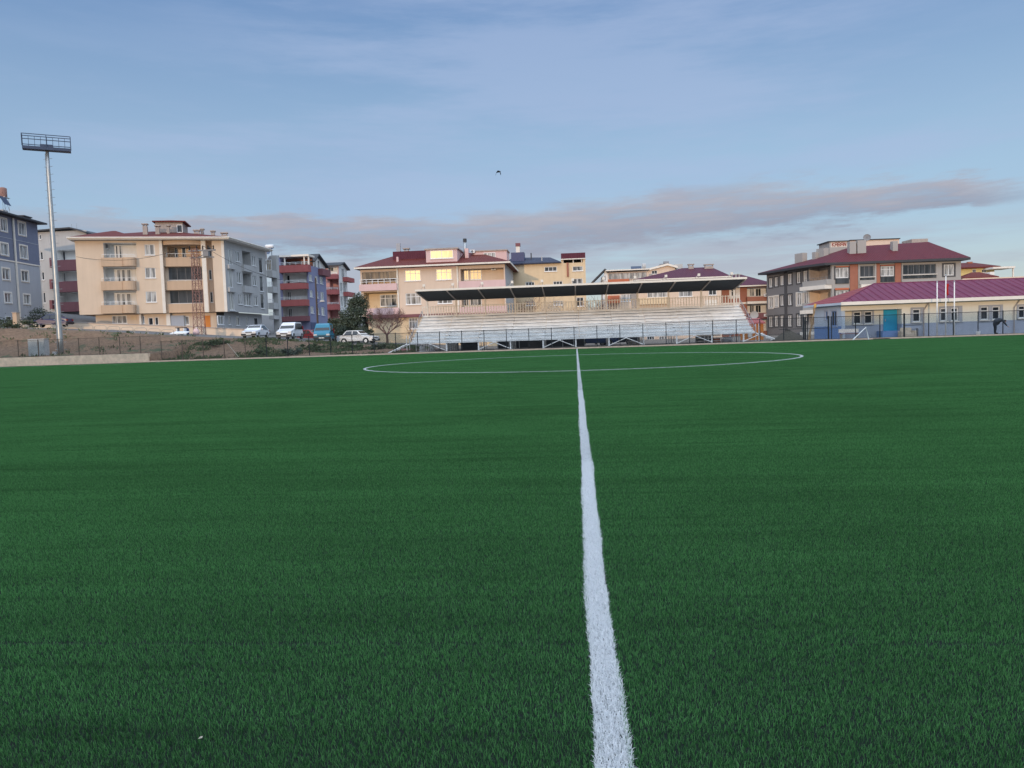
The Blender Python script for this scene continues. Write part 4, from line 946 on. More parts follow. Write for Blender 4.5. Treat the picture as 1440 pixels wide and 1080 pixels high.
xs5 = F.pt(u1, 0).x; S = Face((xs5, Y5), (xs5, Y5+14), out=(1, 0)); s1 = S.u(C4(1012, 400)); zpk = S.z(C4(968, 184))
for (x0, y0, x1, y1) in ((950, 345, 970, 425), (976, 350, 998, 425), (954, 460, 974, 545), (980, 465, 1002, 545), (958, 585, 978, 640), (962, 225, 985, 300)): win(b5, S, S.rect(C4, x0, y0, x1, y1), 2, 0, M['pane'])
m = MB(); wall(m, S, .002, s1, zb, ze-.6); m.poly(S.pt(0.002, ze-.6), S.pt(s1, ze-.6), S.pt(s1, ze-.3), S.pt(s1*.42, zpk-.1), S.pt(.002, ze-.2)); m.build('side_wall', M['white'], b5)
m = MB(); backs(m, F, u0, u1, zb, ze, s1, True, False); m.build('rear_wall', M['pinkwall'], b5)
m = MB()
for (ua_, za_, ub_, zb_) in ((-.5, ze-.3, s1*.42, zpk), (s1*.42, zpk, s1+.5, ze-.7)):
    m.add([S.pt(ua_, za_, .6), S.pt(ub_, zb_, .6), S.pt(ub_, zb_, -9), S.pt(ua_, za_, -9), S.pt(ua_, za_+.25, .6), S.pt(ub_, zb_+.25, .6), S.pt(ub_, zb_+.25, -9), S.pt(ua_, za_+.25, -9)], [(3,2,1,0),(4,5,6,7),(0,1,5,4),(1,2,6,5),(2,3,7,6),(3,0,4,7)])
m.build('roof', M['slate'], b5)
for (y0, y1) in ((318, 328), (438, 446)): balcony(b5, S, (s1-3, s1+1.8, S.z(C4(1020, y0+27)), S.z(C4(1020, y0-8))), 1.0, M['redbalc'])

# --- pink and cream house with the golden windows
Y6 = 91.3; F = Face((at(*C5(172, 450), Y6).x, Y6), (at(*C6(452, 450), Y6).x, Y6)); u0, u1 = F.u(C5(176, 500)), F.u(C6(450, 450))
b6 = bld('apartment_house', 'cream and pink apartment house with red roof and golden sunlit windows behind the stand', 'apartment building', F, 12, 0)
ua, ub = F.u(C5(508, 400)), F.u(C5(1045, 400)); ze = F.z(C5(620, 292)); zb = -.2; zg = F.z(C5(450, 722))
# left bay balconies
r = F.rect(C5, 172, 332, 488, 397); G = loggia(b6, F, (u0+.2, ua-.15, r[2]-.9, r[3]), 1.5, M['cream'])
win(b6, F.offset(-.1), (u0+.2, ua-.15, r[2], r[3]), 4, 0, M['pane_brown'], M['greyframe'], flat=True, sill=False, w=.04)
q = F.rect(C5, 165, 442, 494, 502); balcony(b6, F, (u0-.1, ua-.1, q[2], q[3]), .45, M['pink']); rr_ = F.rect(C5, 168, 398, 490, 440)
m = MB(); rail(m, F, u0, ua-.15, q[3]+.01, rr_[3], .3, 6, .04, True); m.build('railing', M['pvc'], b6)
r = F.rect(C5, 195, 512, 490, 655); G = loggia(b6, F, (u0+.3, ua-.1, r[2], r[3]), 1.4, M['yellow']); win(b6, G, G.rect(C5, 348, 535, 497, 640), 3, 1, M['pane'], flat=True, frame=M['pvc'])
q = F.rect(C5, 250, 656, 522, 716); balcony(b6, F, (F.u(C5(225, 690)), ua, q[2], q[3]), .4, M['pink'])
m = MB(); q = F.rect(C5, 250, 716, 740, 742); m.fbox(F, F.u(C5(235, 690)), ub, q[2], q[3]-.004, -.0+.003, .55); m.build('slab_edge', M['maroon'], b6)
# middle bay
for (x0, y0, x1, y1, p) in ((567, 316, 708, 413, 'pane_sunset'), (845, 306, 987, 403, 'pane_sunset'), (575, 522, 712, 624, 'pane'), (858, 522, 990, 616, 'pane')): win(b6, F, F.rect(C5, x0, y0, x1, y1), 3, 1, M[p])
win(b6, F, F.rect(C5, 604, 742, 684, 842), 3, 1, M['pane'])
win(b6, F, F.rect(C5, 850, 760, 940, 850), 3, 1, M['pane'])
# right bay
for (y0, y1) in ((300, 408), (500, 640)):
    r = F.rect(C6, 40, y0, 446, y1); G = loggia(b6, F, (ub+.3, u1-.15, r[2], r[3]), 1.3, M['cream'])
    win(b6, G, G.rect(C6, 78, y0+10, 122, y1-2), 2, 0, M['pane_sunset' if y0 < 400 else 'pane'], flat=True); win(b6, G, G.rect(C6, 134, y0+8, 236, y1-6), 3, 1, M['pane_sunset' if y0 < 400 else 'pane'], flat=True)
    if y0 < 400: aircon(b6, G, G.rect(C6, 325, 292, 366, 318))
for (y0, y1) in ((412, 476), (642, 700)):
    q = F.rect(C6, 32, y0, 450, y1); balcony(b6, F, (ub+.12, u1+.05, q[2], q[3]), .5, M['pink'])
    m = MB(); m.fbox(F, ub+.1, u1+.08, q[2]-.14, q[2]-.004, .003, .55); m.build('slab_edge', M['maroon'], b6)
m = MB(); wall(m, F, u0, u1, zg, ze); xs6 = F.pt(u1, 0).x; S = Face((xs6, Y6), (xs6, Y6+12), out=(1, 0)); m.build('wall', M['peach'], b6)
m = MB(); wall(m, F, F.u(C5(245, 850)), u1, zb, zg-.002); m.build('ground_floor_wall', M['yellow'], b6)
win(b6, S, (3, 4.2, 6.2, 7.6), 2); win(b6, S, (3, 4.2, 3.2, 4.6), 2)
m = MB(); wall(m, S, .002, 12, zb, ze); m.poly(F.pt(u0, zb), F.pt(u0, zb, -12), F.pt(u0, ze, -12), F.pt(u0, ze)); m.poly(F.pt(u0, zb, -12), F.pt(u1, zb, -12), F.pt(u1, ze, -12), F.pt(u0, ze, -12)); m.build('side_wall', M['greywhite'], b6)  # grey tone stands in for shade on the peach house's side
for (x, C) in ((503, C5), (1040, C5)): u = F.u(C(x, 400)); MB().fbox(F, u-.09, u+.09, zg, ze-.05, .01, .17).build('downpipe', M['trim'], b6)
for (x0, x1) in ((515, 1035),): MB().fbox(F, F.u(C5(x0, 300)), F.u(C5(x1, 300)), ze-.22, ze-.02, .003, .12).build('frieze', M['pink'], b6)
Rd = -6.2; rz_ = F.z(C5(600, 185), Rd); rA, rB = F.u(C5(470, 200), Rd), F.u(C6(200, 200), Rd)
rf = hip(b6, F, u0-.45, u1+.65, .8, -13, ze+.2, [(rA, rz_), (rB, rz_)], Rd, M['roof_red'], .2, soff=M['trim'])
G = F.offset(-3.4); r = G.rect(C5, 460, 146, 752, 222); m = MB(); m.fbox(G, r[0], r[1], r[2]-1, r[3], -3.5, 0); m.build('roof_box', M['roof_purple'], rf)
G = F.offset(-.4); r = G.rect(C5, 757, 132, 1036, 282); H = G
win(b6, H, H.rect(C5, 794, 140, 1000, 212), 2, 0, M['pane_sunset'], flat=True, name='dormer_window')
m = MB(); m.fbox(G, r[0], r[1], ze+.0, r[3], -5, 0); o = m.build('dormer', M['pink'], b6); MB().fbox(G, r[0]-.15, r[1]+.15, r[3]+.003, r[3]+.15, -5.1, .18).build('dormer_roof', M['chim'], o)
G = F.offset(-4.5); r = G.rect(C6, 152, 147, 462, 268); m = MB(); m.fbox(G, r[0], r[1], r[2]-.6, r[3], -3.5, 0); o = m.build('attic_room', M['pink'], b6); MB().fbox(G, r[0]-.1, r[1]+.12, r[3]+.003, r[3]+.13, -3.6, .15).build('attic_roof', M['chim'], o)
win(b6, G, G.rect(C6, 256, 160, 361, 220), 3, 0, M['pane_pale'], flat=True, name='attic_window'); aircon(b6, G, G.rect(C6, 137, 138, 178, 166))
for (C, x0, y0, x1, y1, d, mt, dp) in ((C5, 490, 78, 526, 150, -5, 'surround', .35), (C5, 492, 198, 509, 252, -1.8, 'pink', .3), (C5, 1104, 122, 1134, 188, -2.5, 'pink', .5)): chimney(rf, F, C, x0, y0, x1, y1, d, M[mt], False, dp)
u, z1 = F.uv(C5(1103, 36), -3); z0 = F.z(C5(1103, 125), -3); m = MB(); m.tube([F.pt(u, z0-1, -3), F.pt(u, z1-.35, -3)], .19, 12); m.build('flue_pipe', M['steel'], rf, smooth=True); m = MB(); m.tube([F.pt(u, z1-.4, -3), F.pt(u, z1, -3)], .23, 12); m.build('flue_cap', M['slate'], rf)
chimney(rf, F, C5, 556, 119, 600, 146, -5, M['chim'], True)

# --- yellow block
Y7 = 104.; F = Face((at(*C6(470, 450), Y7).x, Y7), (at(*C6(1168, 400), Y7).x, Y7)); u0, u1 = F.u(C6(440, 400)), F.u(C6(1168, 400))
b7 = bld('apartment_building', 'plain yellow apartment building with small windows and an open loft above the stand', 'apartment building', F, 6, 0); zb = -.3; ze = F.z(C6(800, 258)); zt = F.z(C6(1050, 212)); uL = F.u(C6(948, 300))
for (x0, y0, x1, y1, n, p) in ((798, 286, 910, 328, 3, 'pane_dark'), (1050, 282, 1143, 324, 1, 'pane'), (1043, 392, 1142, 446, 2, 'pane'), (630, 422, 710, 455, 3, 'pane_dark'), (876, 415, 960, 456, 3, 'pane_dark'), (636, 600, 716, 634, 3, 'pane_dark'), (880, 590, 965, 630, 3, 'pane'), (1085, 560, 1150, 640, 2, 'pane_dark')): win(b7, F, F.rect(C6, x0, y0, x1, y1), n, 0, M[p])
r = F.rect(C6, 962, 222, 1140, 251); G = loggia(b7, F, r, 1.5, M['black'])
m = MB(); wall(m, F, u0, uL, zb, ze); wall(m, F, uL, u1, zb, zt); backs(m, F, u0, u1, zb, ze, 11); m.build('wall', M['yellow'], b7)
m = MB(); 
for x in (965, 1055, 1130): u = F.u(C6(x, 235)); m.fbox(F, u-.06, u+.06, r[2], r[3]+.02, -.2, -.08)
m.build('loft_post', M['trim'], b7)
m = MB(); q = F.rect(C6, 946, 165, 1163, 214); m.fbox(F, q[0], q[1], q[2], q[3], -.25, .25); MB().fbox(F, q[0]-.05, q[1]+.05, q[2]-.12, q[2]-.004, -.4, .3).build('gutter', M['trim'], b7); m.build('loft_roof', M['roof_purple'], b7)
Rd = -5; rA, rB = F.uv(C6(520, 205), Rd), F.uv(C6(850, 203), Rd); rf = hip(b7, F, u0-.4, uL+.0, .5, -11, ze+.12, [rA, rB], Rd, M['roof_navy'], .14)
G = F.offset(-2); r = G.rect(C6, 500, 158, 617, 215); MB().fbox(G, r[0], r[1], r[2]-.5, r[3], -2, 0).build('blue_tank_box', M['bluepl'], rf)
chimney(rf, F, C6, 543, 80, 577, 160, -2.4, M['trim'], False, .5); r = F.rect(C6, 539, 75, 581, 104, -2.35); MB().fbox(F, r[0], r[1], r[2], r[3], -3.0, -2.33).build('chimney_cap', M['maroon'], rf)
chimney(rf, F, C6, 674, 163, 684, 208, -3.5, M['slate'], False, .2); 
m = MB(); u = F.u(C6(1006, 300)); m.fbox(F, u-.13, u+.13, F.z(C6(1010, 375)), F.z(C6(1005, 252)), .01, .25); m.build('stove_pipe', M['brickred'], b7)
m = MB(); u = F.u(C6(775, 230), -1.2); m.fbox(F, u-.06, u+.06, ze, F.z(C6(775, 195), -1.2), -1.3, -1.2); m.build('vent_pipe', M['greywhite'], rf)
# --- far block with orange balcony and glazed top floor
Y8 = 150.; F = Face((at(*C7(100, 300), Y8).x, Y8), (at(*C7(446, 300), Y8).x, Y8)); u0, u1, um = F.u(C7(97, 300)), F.u(C7(446, 250)), F.u(C7(137, 300))
b8 = bld('apartment_building', 'distant beige apartment building with glazed top floor and orange balcony panel', 'apartment building', F, 3, 0); ze = F.z(C7(290, 180)); zb = 0
win(b8, F, F.rect(C7, 142, 184, 440, 236), 8, 0, M['pane_pale'], M['chim'], w=.1)
win(b8, F, F.rect(C7, 240, 352, 330, 410), 4, 0, M['pane_pale'])
m = MB(); wall(m, F, um, u1, zb, ze); backs(m, F, u0, u1, zb, ze-.5, 10); m.build('wall', M['peach'], b8)
for (x0, y0, x1, y1, k) in ((140, 238, 300, 270, 'orangered'), (135, 366, 226, 424, 'orangered')): r = F.rect(C7, x0, y0, x1, y1); balcony(b8, F, r, 1.0, M[k])
m = MB(); q = F.rect(C7, 135, 160, 446, 181); m.fbox(F, q[0]-.4, q[1]+.4, q[2]+.3, q[3], -10, .6); rf = m.build('roof', M['trim'], b8)
zg, zp = F.z(C7(100, 215)), F.z(C7(112, 168)); m = MB(); m.poly(F.pt(u0, zb, .02), F.pt(um, zb, .02), F.pt(um, zg+.6, .02), F.pt((u0+um)/2, zp, .02), F.pt(u0, zg-1, .02)); m.build('gable_wall', M['white'], b8)
win(b8, F.offset(.02), F.rect(C7, 104, 205, 122, 250), 2, 0, M['pane'], flat=True)
m = MB(); um2 = (u0+um)/2
for (a, za, b_, z_b) in ((u0-2.4, zg-1.6, um2, zp), (um2, zp, um+.2, zg+.6)):
    m.add([F.pt(a, za, .5), F.pt(b_, z_b, .5), F.pt(b_, z_b, -6), F.pt(a, za, -6), F.pt(a, za+.35, .5), F.pt(b_, z_b+.35, .5), F.pt(b_, z_b+.35, -6), F.pt(a, za+.35, -6)], [(3,2,1,0),(4,5,6,7),(0,1,5,4),(1,2,6,5),(2,3,7,6),(3,0,4,7)])
m.build('gable_roof', M['slate'], b8)
G = F.offset(-2); r = G.rect(C7, 316, 134, 398, 160); m = MB(); m.poly(G.pt(r[0], r[2], .8), G.pt(r[1], r[2], .8), G.pt(r[1], r[3], -.3), G.pt(r[0], r[3], -.3)); o = m.build('solar_panel', M['steel_dk'], b8)
r = G.rect(C7, 405, 128, 432, 152); m = MB(); m.tube([G.pt(r[0], (r[2]+r[3])/2+.2, 0), G.pt(r[1], (r[2]+r[3])/2+.2, 0)], .5, 10); m.bar(G.pt(r[0]+.3, r[2]-.6, 0), G.pt(r[0]+.3, r[3], 0), .08); m.build('solar_water_tank', M['greywhite'], b8)

# --- pale house far behind with a curved gable
Y = 165.; F = Face((at(*C7(445, 300), Y).x, Y), (at(*C7(740, 300), Y).x, Y)); u0, u1 = F.u(C7(445, 200)), F.u(C7(790, 200))
b = bld('far_house', 'distant pale pinkish house with shallow white gable behind the purple roof', 'house', F, 3, 0); ze = F.z(C7(600, 175)); zk = F.z(C7(600, 130)); uk = F.u(C7(600, 130)); ur = F.u(C7(660, 150))
win(b, F, F.rect(C7, 478, 168, 522, 196), 2, 0, M['pane_dark'])
m = MB(); wall(m, F, u0, ur, 0, F.z(C7(500, 165))); z5 = F.z(C7(500, 165)); m.poly(F.pt(u0, z5), F.pt(ur, z5), F.pt(ur, F.z(C7(660, 150))), F.pt(uk, zk)); backs(m, F, u0, ur, 0, z5, 9); m.build('wall', M['peach'], b)
m = MB()
for (a, za, b_, z_b) in ((u0-.5, z5-.2, uk, zk), (uk, zk, ur+.5, F.z(C7(665, 152)))):
    m.add([F.pt(a, za, .6), F.pt(b_, z_b, .6), F.pt(b_, z_b, -9), F.pt(a, za, -9), F.pt(a, za+.4, .6), F.pt(b_, z_b+.4, .6), F.pt(b_, z_b+.4, -9), F.pt(a, za+.4, -9)], [(3,2,1,0),(4,5,6,7),(0,1,5,4),(1,2,6,5),(2,3,7,6),(3,0,4,7)])
rf = m.build('roof', M['trim'], b)
G = F.offset(-2); r = G.rect(C7, 655, 118, 720, 160); MB().fbox(G, r[0], r[1], r[2]-2, r[3], -3, 0).build('roof_room', M['greywhite'], b)
p = G.pt(G.u(C7(570, 115)), G.z(C7(570, 112))); m = MB(); m.tube([p, p+Vector((1.1, 0, 0))], .45, 10); m.bar(p+Vector((.5, 0, 0)), p+Vector((.5, 0, -3)), .06); m.poly(p+Vector((-2.2, -1, -2)), p+Vector((-.6, -1, -2)), p+Vector((.5, 0, -.1)), p+Vector((-.8, 0, -.1))); m.build('solar_heater', M['greyframe'], b)

# --- long peach block with purple roof
Y9 = 112.; F = Face((at(*C7(370, 400), Y9).x, Y9), (at(*C7(1022, 400), Y9).x, Y9)); u0, u1 = F.u(C7(372, 400)), F.u(C7(1022, 400))
b9 = bld('apartment_building', 'peach apartment building with a big purple hipped roof behind the right half of the stand', 'apartment building', F, 8, 0); ze = F.z(C7(640, 238)); zb = -.3
for (x0, y0, x1, y1, n, p) in ((690, 318, 796, 372, 3, 'pane'), (445, 330, 600, 378, 4, 'pane_pale'), (922, 318, 984, 360, 2, 'pane_dark'), (690, 445, 800, 480, 3, 'pane_dark'), (442, 680, 500, 708, 3, 'pane_dark'), (535, 680, 600, 706, 3, 'pane')): win(b9, F, F.rect(C7, x0, y0, x1, y1), n, 0, M[p])
m = MB(); wall(m, F, u0, u1, zb, ze); backs(m, F, u0, u1, zb, ze, 13); m.build('wall', M['peach'], b9)
r = F.rect(C7, 376, 380, 602, 432); balcony(b9, F, r, .8, M['yellow'])
r = F.rect(C7, 892, 398, 986, 468); MB().fbox(F, r[0], r[1], r[2], r[3], .004, .06).build('shutter', M['trim'], b9)
Rd = -7; rA, rB = F.uv(C7(716, 150), Rd), F.uv(C7(942, 152), Rd)
rf = hip(b9, F, u0-.5, F.u(C7(1085, 230)), .9, -15, ze+.15, [rA, (rB[0], rA[1])], Rd, M['roof_purple'], .18, soff=M['trim'])
for (x0, y0, x1, y1, d) in ((766, 117, 806, 158, -6), (892, 118, 959, 164, -5.6)): chimney(rf, F, C7, x0, y0, x1, y1, d)
m = MB()
for x in (1105, 1135, 1160): u = F.u(C7(x, 210), -2); z = F.z(C7(x, 212), -2); m.tube([F.pt(u, z-.6, -2), F.pt(u, z+.25, -2)], .12, 8); m.fbox(F, u-.3, u+.3, z+.2, z+.3, -2.2, -1.8)
m.build('roof_vent', M['steel'], rf)

# --- rust brick block with balconies
Y = 122.; F = Face((at(*C7(1000, 400), Y).x, Y), (at(*C7(1390, 400), Y).x, Y)); u0, u1 = F.u(C7(1002, 400)), F.u(C7(1400, 400)); ub = F.u(C7(1212, 400))
bb = bld('apartment_building', 'rust orange apartment building with balconies between the stand and the grey block', 'apartment building', F, 8, 0); ze = F.z(C7(1240, 292)); zb = -.3
for (x0, y0, x1, y1, n, p) in ((1098, 312, 1130, 372, 1, 'pane_dark'), (1133, 312, 1150, 370, 1, 'pane_dark')): win(bb, F, F.rect(C7, x0, y0, x1, y1), n, 1, M[p], trim=M['trim'], tw=.3)
for (y0, y1) in ((300, 372), (430, 500), (548, 640)):
    r = F.rect(C7, 1216, y0, 1390, y1); G = loggia(bb, F, (ub+.2, u1-.1, r[2], r[3]), 1.4, M['white'])
    for (x0, x1) in ((1240, 1278), (1286, 1330)): win(bb, G, G.rect(C7, x0, y0+8, x1, y1-2), 2, 0, M['pane_dark' if x0 > 1280 else 'pane'], flat=True, sill=False)
m = MB(); wall(m, F, u0, u1, zb, ze); backs(m, F, u0, u1, zb, ze, 13); m.build('wall', M['brickred'], bb)
for (y0, y1, k) in ((372, 408, 'brickred'), (500, 545, 'maroon')): r = F.rect(C7, 1212, y0, 1390, y1); balcony(bb, F, (ub, u1, r[2], r[3]), 1., M[k])
r = F.rect(C7, 1212, 409, 1390, 428); m = MB(); m.fbox(F, ub, u1, r[2], r[3]-.004, .003, 1.05); r = F.rect(C7, 1026, 418, 1212, 432); m.fbox(F, u0, ub-.01, r[2], r[3], .003, .12); m.build('white_band', M['trim'], bb)
Rd = -7; zrd = F.z(C7(1080, 205), Rd); rf = hip(bb, F, u0-.3, u1+.8, 1.0, -15, ze+.15, [(F.u(C7(1060, 205), Rd), zrd), (F.u(C7(1180, 215), Rd), zrd)], Rd, M['roof_purple'], .2, soff=M['trim'])
dish(bb, F.pt(F.u(C7(1278, 517), 1.6), F.z(C7(1278, 517), 1.6), 1.6), .62, (-.25, -1, .25))
for yq in (350, 505): r = F.rect(C7, 1352, yq, 1382, yq+22, 1.1); aircon(bb, F, r, 1.0)

# --- grey block with dark red roof
def vp(px, az_y): return at(px, 455, az_y)
A, B = at(1166, 420, 106.), at(1353, 420, 107.); F = Face((A.x, A.y), (B.x, B.y)); SL = Face((at(1078.5, 420, 120).x, 120), (A.x, A.y), out=(-1, -.4))
bg_ = bld('apartment_building', 'grey apartment building with dark red roof, rust stripes and tall chimneys behind the low clubhouse', 'apartment building', F, 6, 0)
zb = -.6; ze = F.z(C8(700, 190)); L1 = SL.L; u1 = F.u(C8(1104, 230)); ucor = F.u(C8(418, 300))
rows = (((82,270,100,318),(112,265,129,312),(142,257,160,306),(183,247,203,301),(230,238,250,295),(265,231,287,290)), ((82,371,102,427),(112,367,130,419),(142,362,160,415),(183,357,203,412),(229,351,254,412),(266,345,291,408)), ((82,475,101,529),(113,472,130,526),(143,470,160,525),(183,468,203,526),(230,463,252,523),(266,460,287,496)), ((82,578,101,600),(113,578,130,600),(142,576,160,598),(183,574,203,596),(232,572,252,592)))
for j, row in enumerate(rows):
    for i, w_ in enumerate(row):
        t = M['trim'] if (j == 1 and i in (0, 1, 4, 5)) else M['grey_dk']
        win(bg_, SL, SL.rect(C8, *w_), 2 if j < 3 else 1, 0, M['pane_pale' if j < 3 else 'pane_dark'], trim=t, tw=.2, sill=False)
m = MB(); wall(m, SL, 0, SL.u(C8(293, 300)), zb, ze); m.build('side_wall', M['grey_apt'], bg_)
uc0 = SL.u(C8(293, 300))
r = SL.rect(C8, 165, 240, 179, 560); MB().fbox(SL, r[0], r[1], zb, ze-.02, .003, .07).build('dark_stripe', M['grey_dk'], bg_)
# corner balconies: chamfered between the two faces
pa, pb = SL.pt(uc0, 0), F.pt(ucor, 0); K = Face((pa.x, pa.y), (pb.x, pb.y)); kl = K.L
zrow = [(K.z(C8(350, 282)), ze), (K.z(C8(350, 398)), K.z(C8(350, 334))), (K.z(C8(350, 515)), K.z(C8(350, 452)))]
for j, (za, z_b) in enumerate(zrow):
    G = loggia(bg_, K, (.15, kl-.3, za, z_b), 1.7, M['cream'] if j == 1 else M['chim'])
    win(bg_, G, (kl*.62, kl*.78, za+.05, z_b-.4), 1, 0, M['pane'], flat=True, sill=False)
    m = MB(); m.fbox(K, -.2, kl-.0, za-1.0 if j else za-.72, za-.004, .003, .9); m.build('balcony', M['grey_light'], bg_)
    MB().fbox(K, -.5, kl-.1, za-1.5 if j else za-1.25, za-1.0 if j else za-.73, .003, 1.15).build('balcony_slab', M['trim'], bg_)
    if j == 0: m = MB(); rail(m, K, .2, kl-.1, za+.0, za+.32, .8, 5, .03); m.build('railing', M['greyframe'], bg_)
m = MB(); wall(m, K, 0, kl, zb, ze); m.build('corner_wall', M['grey_light'], bg_)
# front
def fb(x0, y0, x1, y1, k, d0, d1, name): r = F.rect(C8, x0, y0, x1, y1); return MB().fbox(F, r[0], r[1], r[2], r[3], d0, d1).build(name, M[k], bg_)
fl = 105
for dz in (0, -3.0, -6.0):
    for (x0, y0, x1, y1, n, p, fk) in ((436, 214, 504, 268, 3, 'pane_pale', None), (566, 204, 639, 262, 3, 'pane_dark', 'greyframe'), (676, 206, 747, 258, 3, 'pane_pale', None), (794, 196, 971, 248, 6, 'pane_dark', 'greyframe'), (1012, 197, 1066, 254, 2, 'pane_pale', None)):
        r = F.rect(C8, x0, y0, x1, y1); win(bg_, F, (r[0], r[1], r[2]+dz, r[3]+dz), n, 1 if x0 == 676 else 0, M[p], M[fk] if fk else M['pvc'], trim=M['grey_dk'] if x0 in (1012, 436, 676) else M['grey_light'], tw=.22, sill=False)
    if dz == 0:
        for (x0, y0, x1, y1) in ((434, 270, 506, 299), (674, 262, 748, 290)): fb(x0, y0, x1, y1, 'pane_dark', .02, .10, 'glass_parapet')
        for (x0, y0, x1, y1) in ((566, 266, 640, 279), (792, 253, 972, 270)): fb(x0, y0, x1, y1, 'pane_dark', .02, .08, 'glass_parapet')
        for (x0, y0, x1, y1) in ((560, 263, 645, 266), (790, 250, 974, 253)): fb(x0, y0, x1, y1, 'trim', .02, .22, 'rail')
        fb(558, 281, 646, 302, 'grey_light', .02, .35, 'balcony'); fb(564, 303, 641, 327, 'trim', .02, .55, 'balcony_slab')
for (x0, x1, k) in ((511, 553, 'brickred'), (652, 671, 'brickred'), (751, 783, 'brickred'), (785, 789, 'grey_light'), (554, 561, 'grey_light'), (642, 650, 'grey_light')):
    r = F.rect(C8, x0, 200, x1, 330); MB().fbox(F, r[0], r[1], zb, ze-.03, .003, .12 if k == 'brickred' else .2).build('vertical_stripe', M[k], bg_)
fb(436, 206, 505, 211.0, 'orangered', .02, .12, 'orange_lintel'); fb(432, 322, 505, 332, 'orangered', .02, .12, 'orange_lintel'); fb(676, 199, 748, 203, 'orangered', .02, .12, 'orange_lintel')
m = MB(); wall(m, F, ucor, u1, zb, ze); backs(m, F, ucor, u1, zb, ze, 14, False); m.build('front_wall', M['grey_light'], bg_)
# roof: eaves follow the two faces
ef = [SL.pt(-.8, ze, 1.0), K.pt(0, ze, 1.6), K.pt(kl, ze, 1.2), F.pt(u1+.7, ze, 1.0), F.pt(u1+.7, ze, -15), SL.pt(-.8, ze, -18)]
rzt = F.z(C8(760, 82), -7); q1 = F.pt(F.u(C8(520, 95), -7), rzt-.3, -7); q2 = F.pt(F.u(C8(930, 84), -7), rzt, -7); q0 = SL.pt(6, SL.z(C8(345, 158), -5), -5)
m = MB(); th = Vector((0, 0, .3))
tp = [p+th for p in ef]
m.poly(tp[0], tp[1], q0); m.poly(tp[1], tp[2], q1, q0); m.poly(tp[2], tp[3], q2, q1); m.poly(tp[3], tp[4], q2); m.poly(tp[4], tp[5], q0, q1, q2); m.poly(tp[5], tp[0], q0)
rf = m.build('roof', M['roof_purple'] if 0 else roofmat('wine_red_tiles', (.115, .021, .028), .3), bg_)
m = MB()
for i in range(6): j = (i+1) % 6; m.poly(ef[i], ef[j], tp[j], tp[i])
m.poly(*ef); m.build('eave', M['slate'], rf)
for (x0, y0, x1, y1, d, fc) in ((218, 138, 259, 195, -3, 'SL'), (310, 131, 328, 170, -3.5, 'SL'), (333, 112, 373, 172, -4, 'SL'), (511, 74, 546, 124, -3.2, 'F'), (553, 67, 599, 126, -3.2, 'F'), (741, 72, 768, 120, -3.4, 'F')):
    FF = F if fc == 'F' else SL; chimney(rf, FF, C8, x0, y0, x1, y1, d, M['grey_light'], False, .8, 1.6); 
G = F.offset(-9); r = G.rect(C8, 403, 75, 508, 150); m = MB(); GL = Face(G.pt(r[0]-2.6, 0, -6)[:2], G.pt(r[0], 0)[:2])
m.fbox(G, r[0], r[1]+.1, r[2]-1, r[3], -4, 0); m.build('penthouse', M['grey_light'], bg_)
MB().fbox(G, r[0]-.25, r[1]+.1, r[3]+.003, r[3]+.12, -4.2, .2).build('penthouse_roof', M['slate'], bg_)
q = G.rect(C8, 505, 66, 776, 98); m = MB(); m.fbox(G, r[1]+.12, q[1], q[2]-2, q[3], -5.8, -.05); m.build('penthouse_wing', M['peach'], bg_); MB().fbox(G, r[1]+.12, q[1]+.1, q[3]+.003, q[3]+.14, -6, .1).build('penthouse_roof', M['slate'], bg_)
q = G.rect(C8, 842, 60, 928, 86); MB().fbox(G, q[0], q[1], q[2]-2, q[3], -3, 0).build('roof_room', M['chim'], bg_)
p = F.pt(F.u(C8(603, 55), -4), F.z(C8(603, 55), -4), -4); dish(bg_, p, .5, (-.3, -1, .4), M['greyframe'])
def lettering(root, F, text, u0, u1, z0, z1, d, m, name='lettering'):
    """block capitals on a 5 x 7 grid of raised strips"""
    G5 = {'K': '10001 10010 10100 11000 10100 10010 10001', 'A': '01110 10001 10001 11111 10001 10001 10001', 'B': '11110 10001 10001 11110 10001 10001 11110', 'N': '10001 11001 11001 10101 10011 10011 10001'}
    b = MB(); cw = (u1-u0)/(len(text)*6-1); ch = (z1-z0)/7
    for i, c in enumerate(text):
        for j, row in enumerate(G5[c].split()):
            for k, ch_ in enumerate(row):
                if ch_ == '1': b.fbox(F, u0+(i*6+k)*cw-.004, u0+(i*6+k+1)*cw+.004, z1-(j+1)*ch-.004, z1-j*ch+.004, d, d+.06)
    return b.build(name, m, root)
r2_ = G.rect(C8, 416, 80, 492, 100); MB().fbox(G, r2_[0]-.15, r2_[1]+.12, r2_[2]-.1, r2_[3]+.14, .0, .002).build('sign_board', M['trim'], bg_); lettering(bg_, G, 'KABAN', r2_[0], r2_[1], r2_[2], r2_[3]+.05, .003, mat('dark_red_letters', (.26, .03, .035), .6, .1))

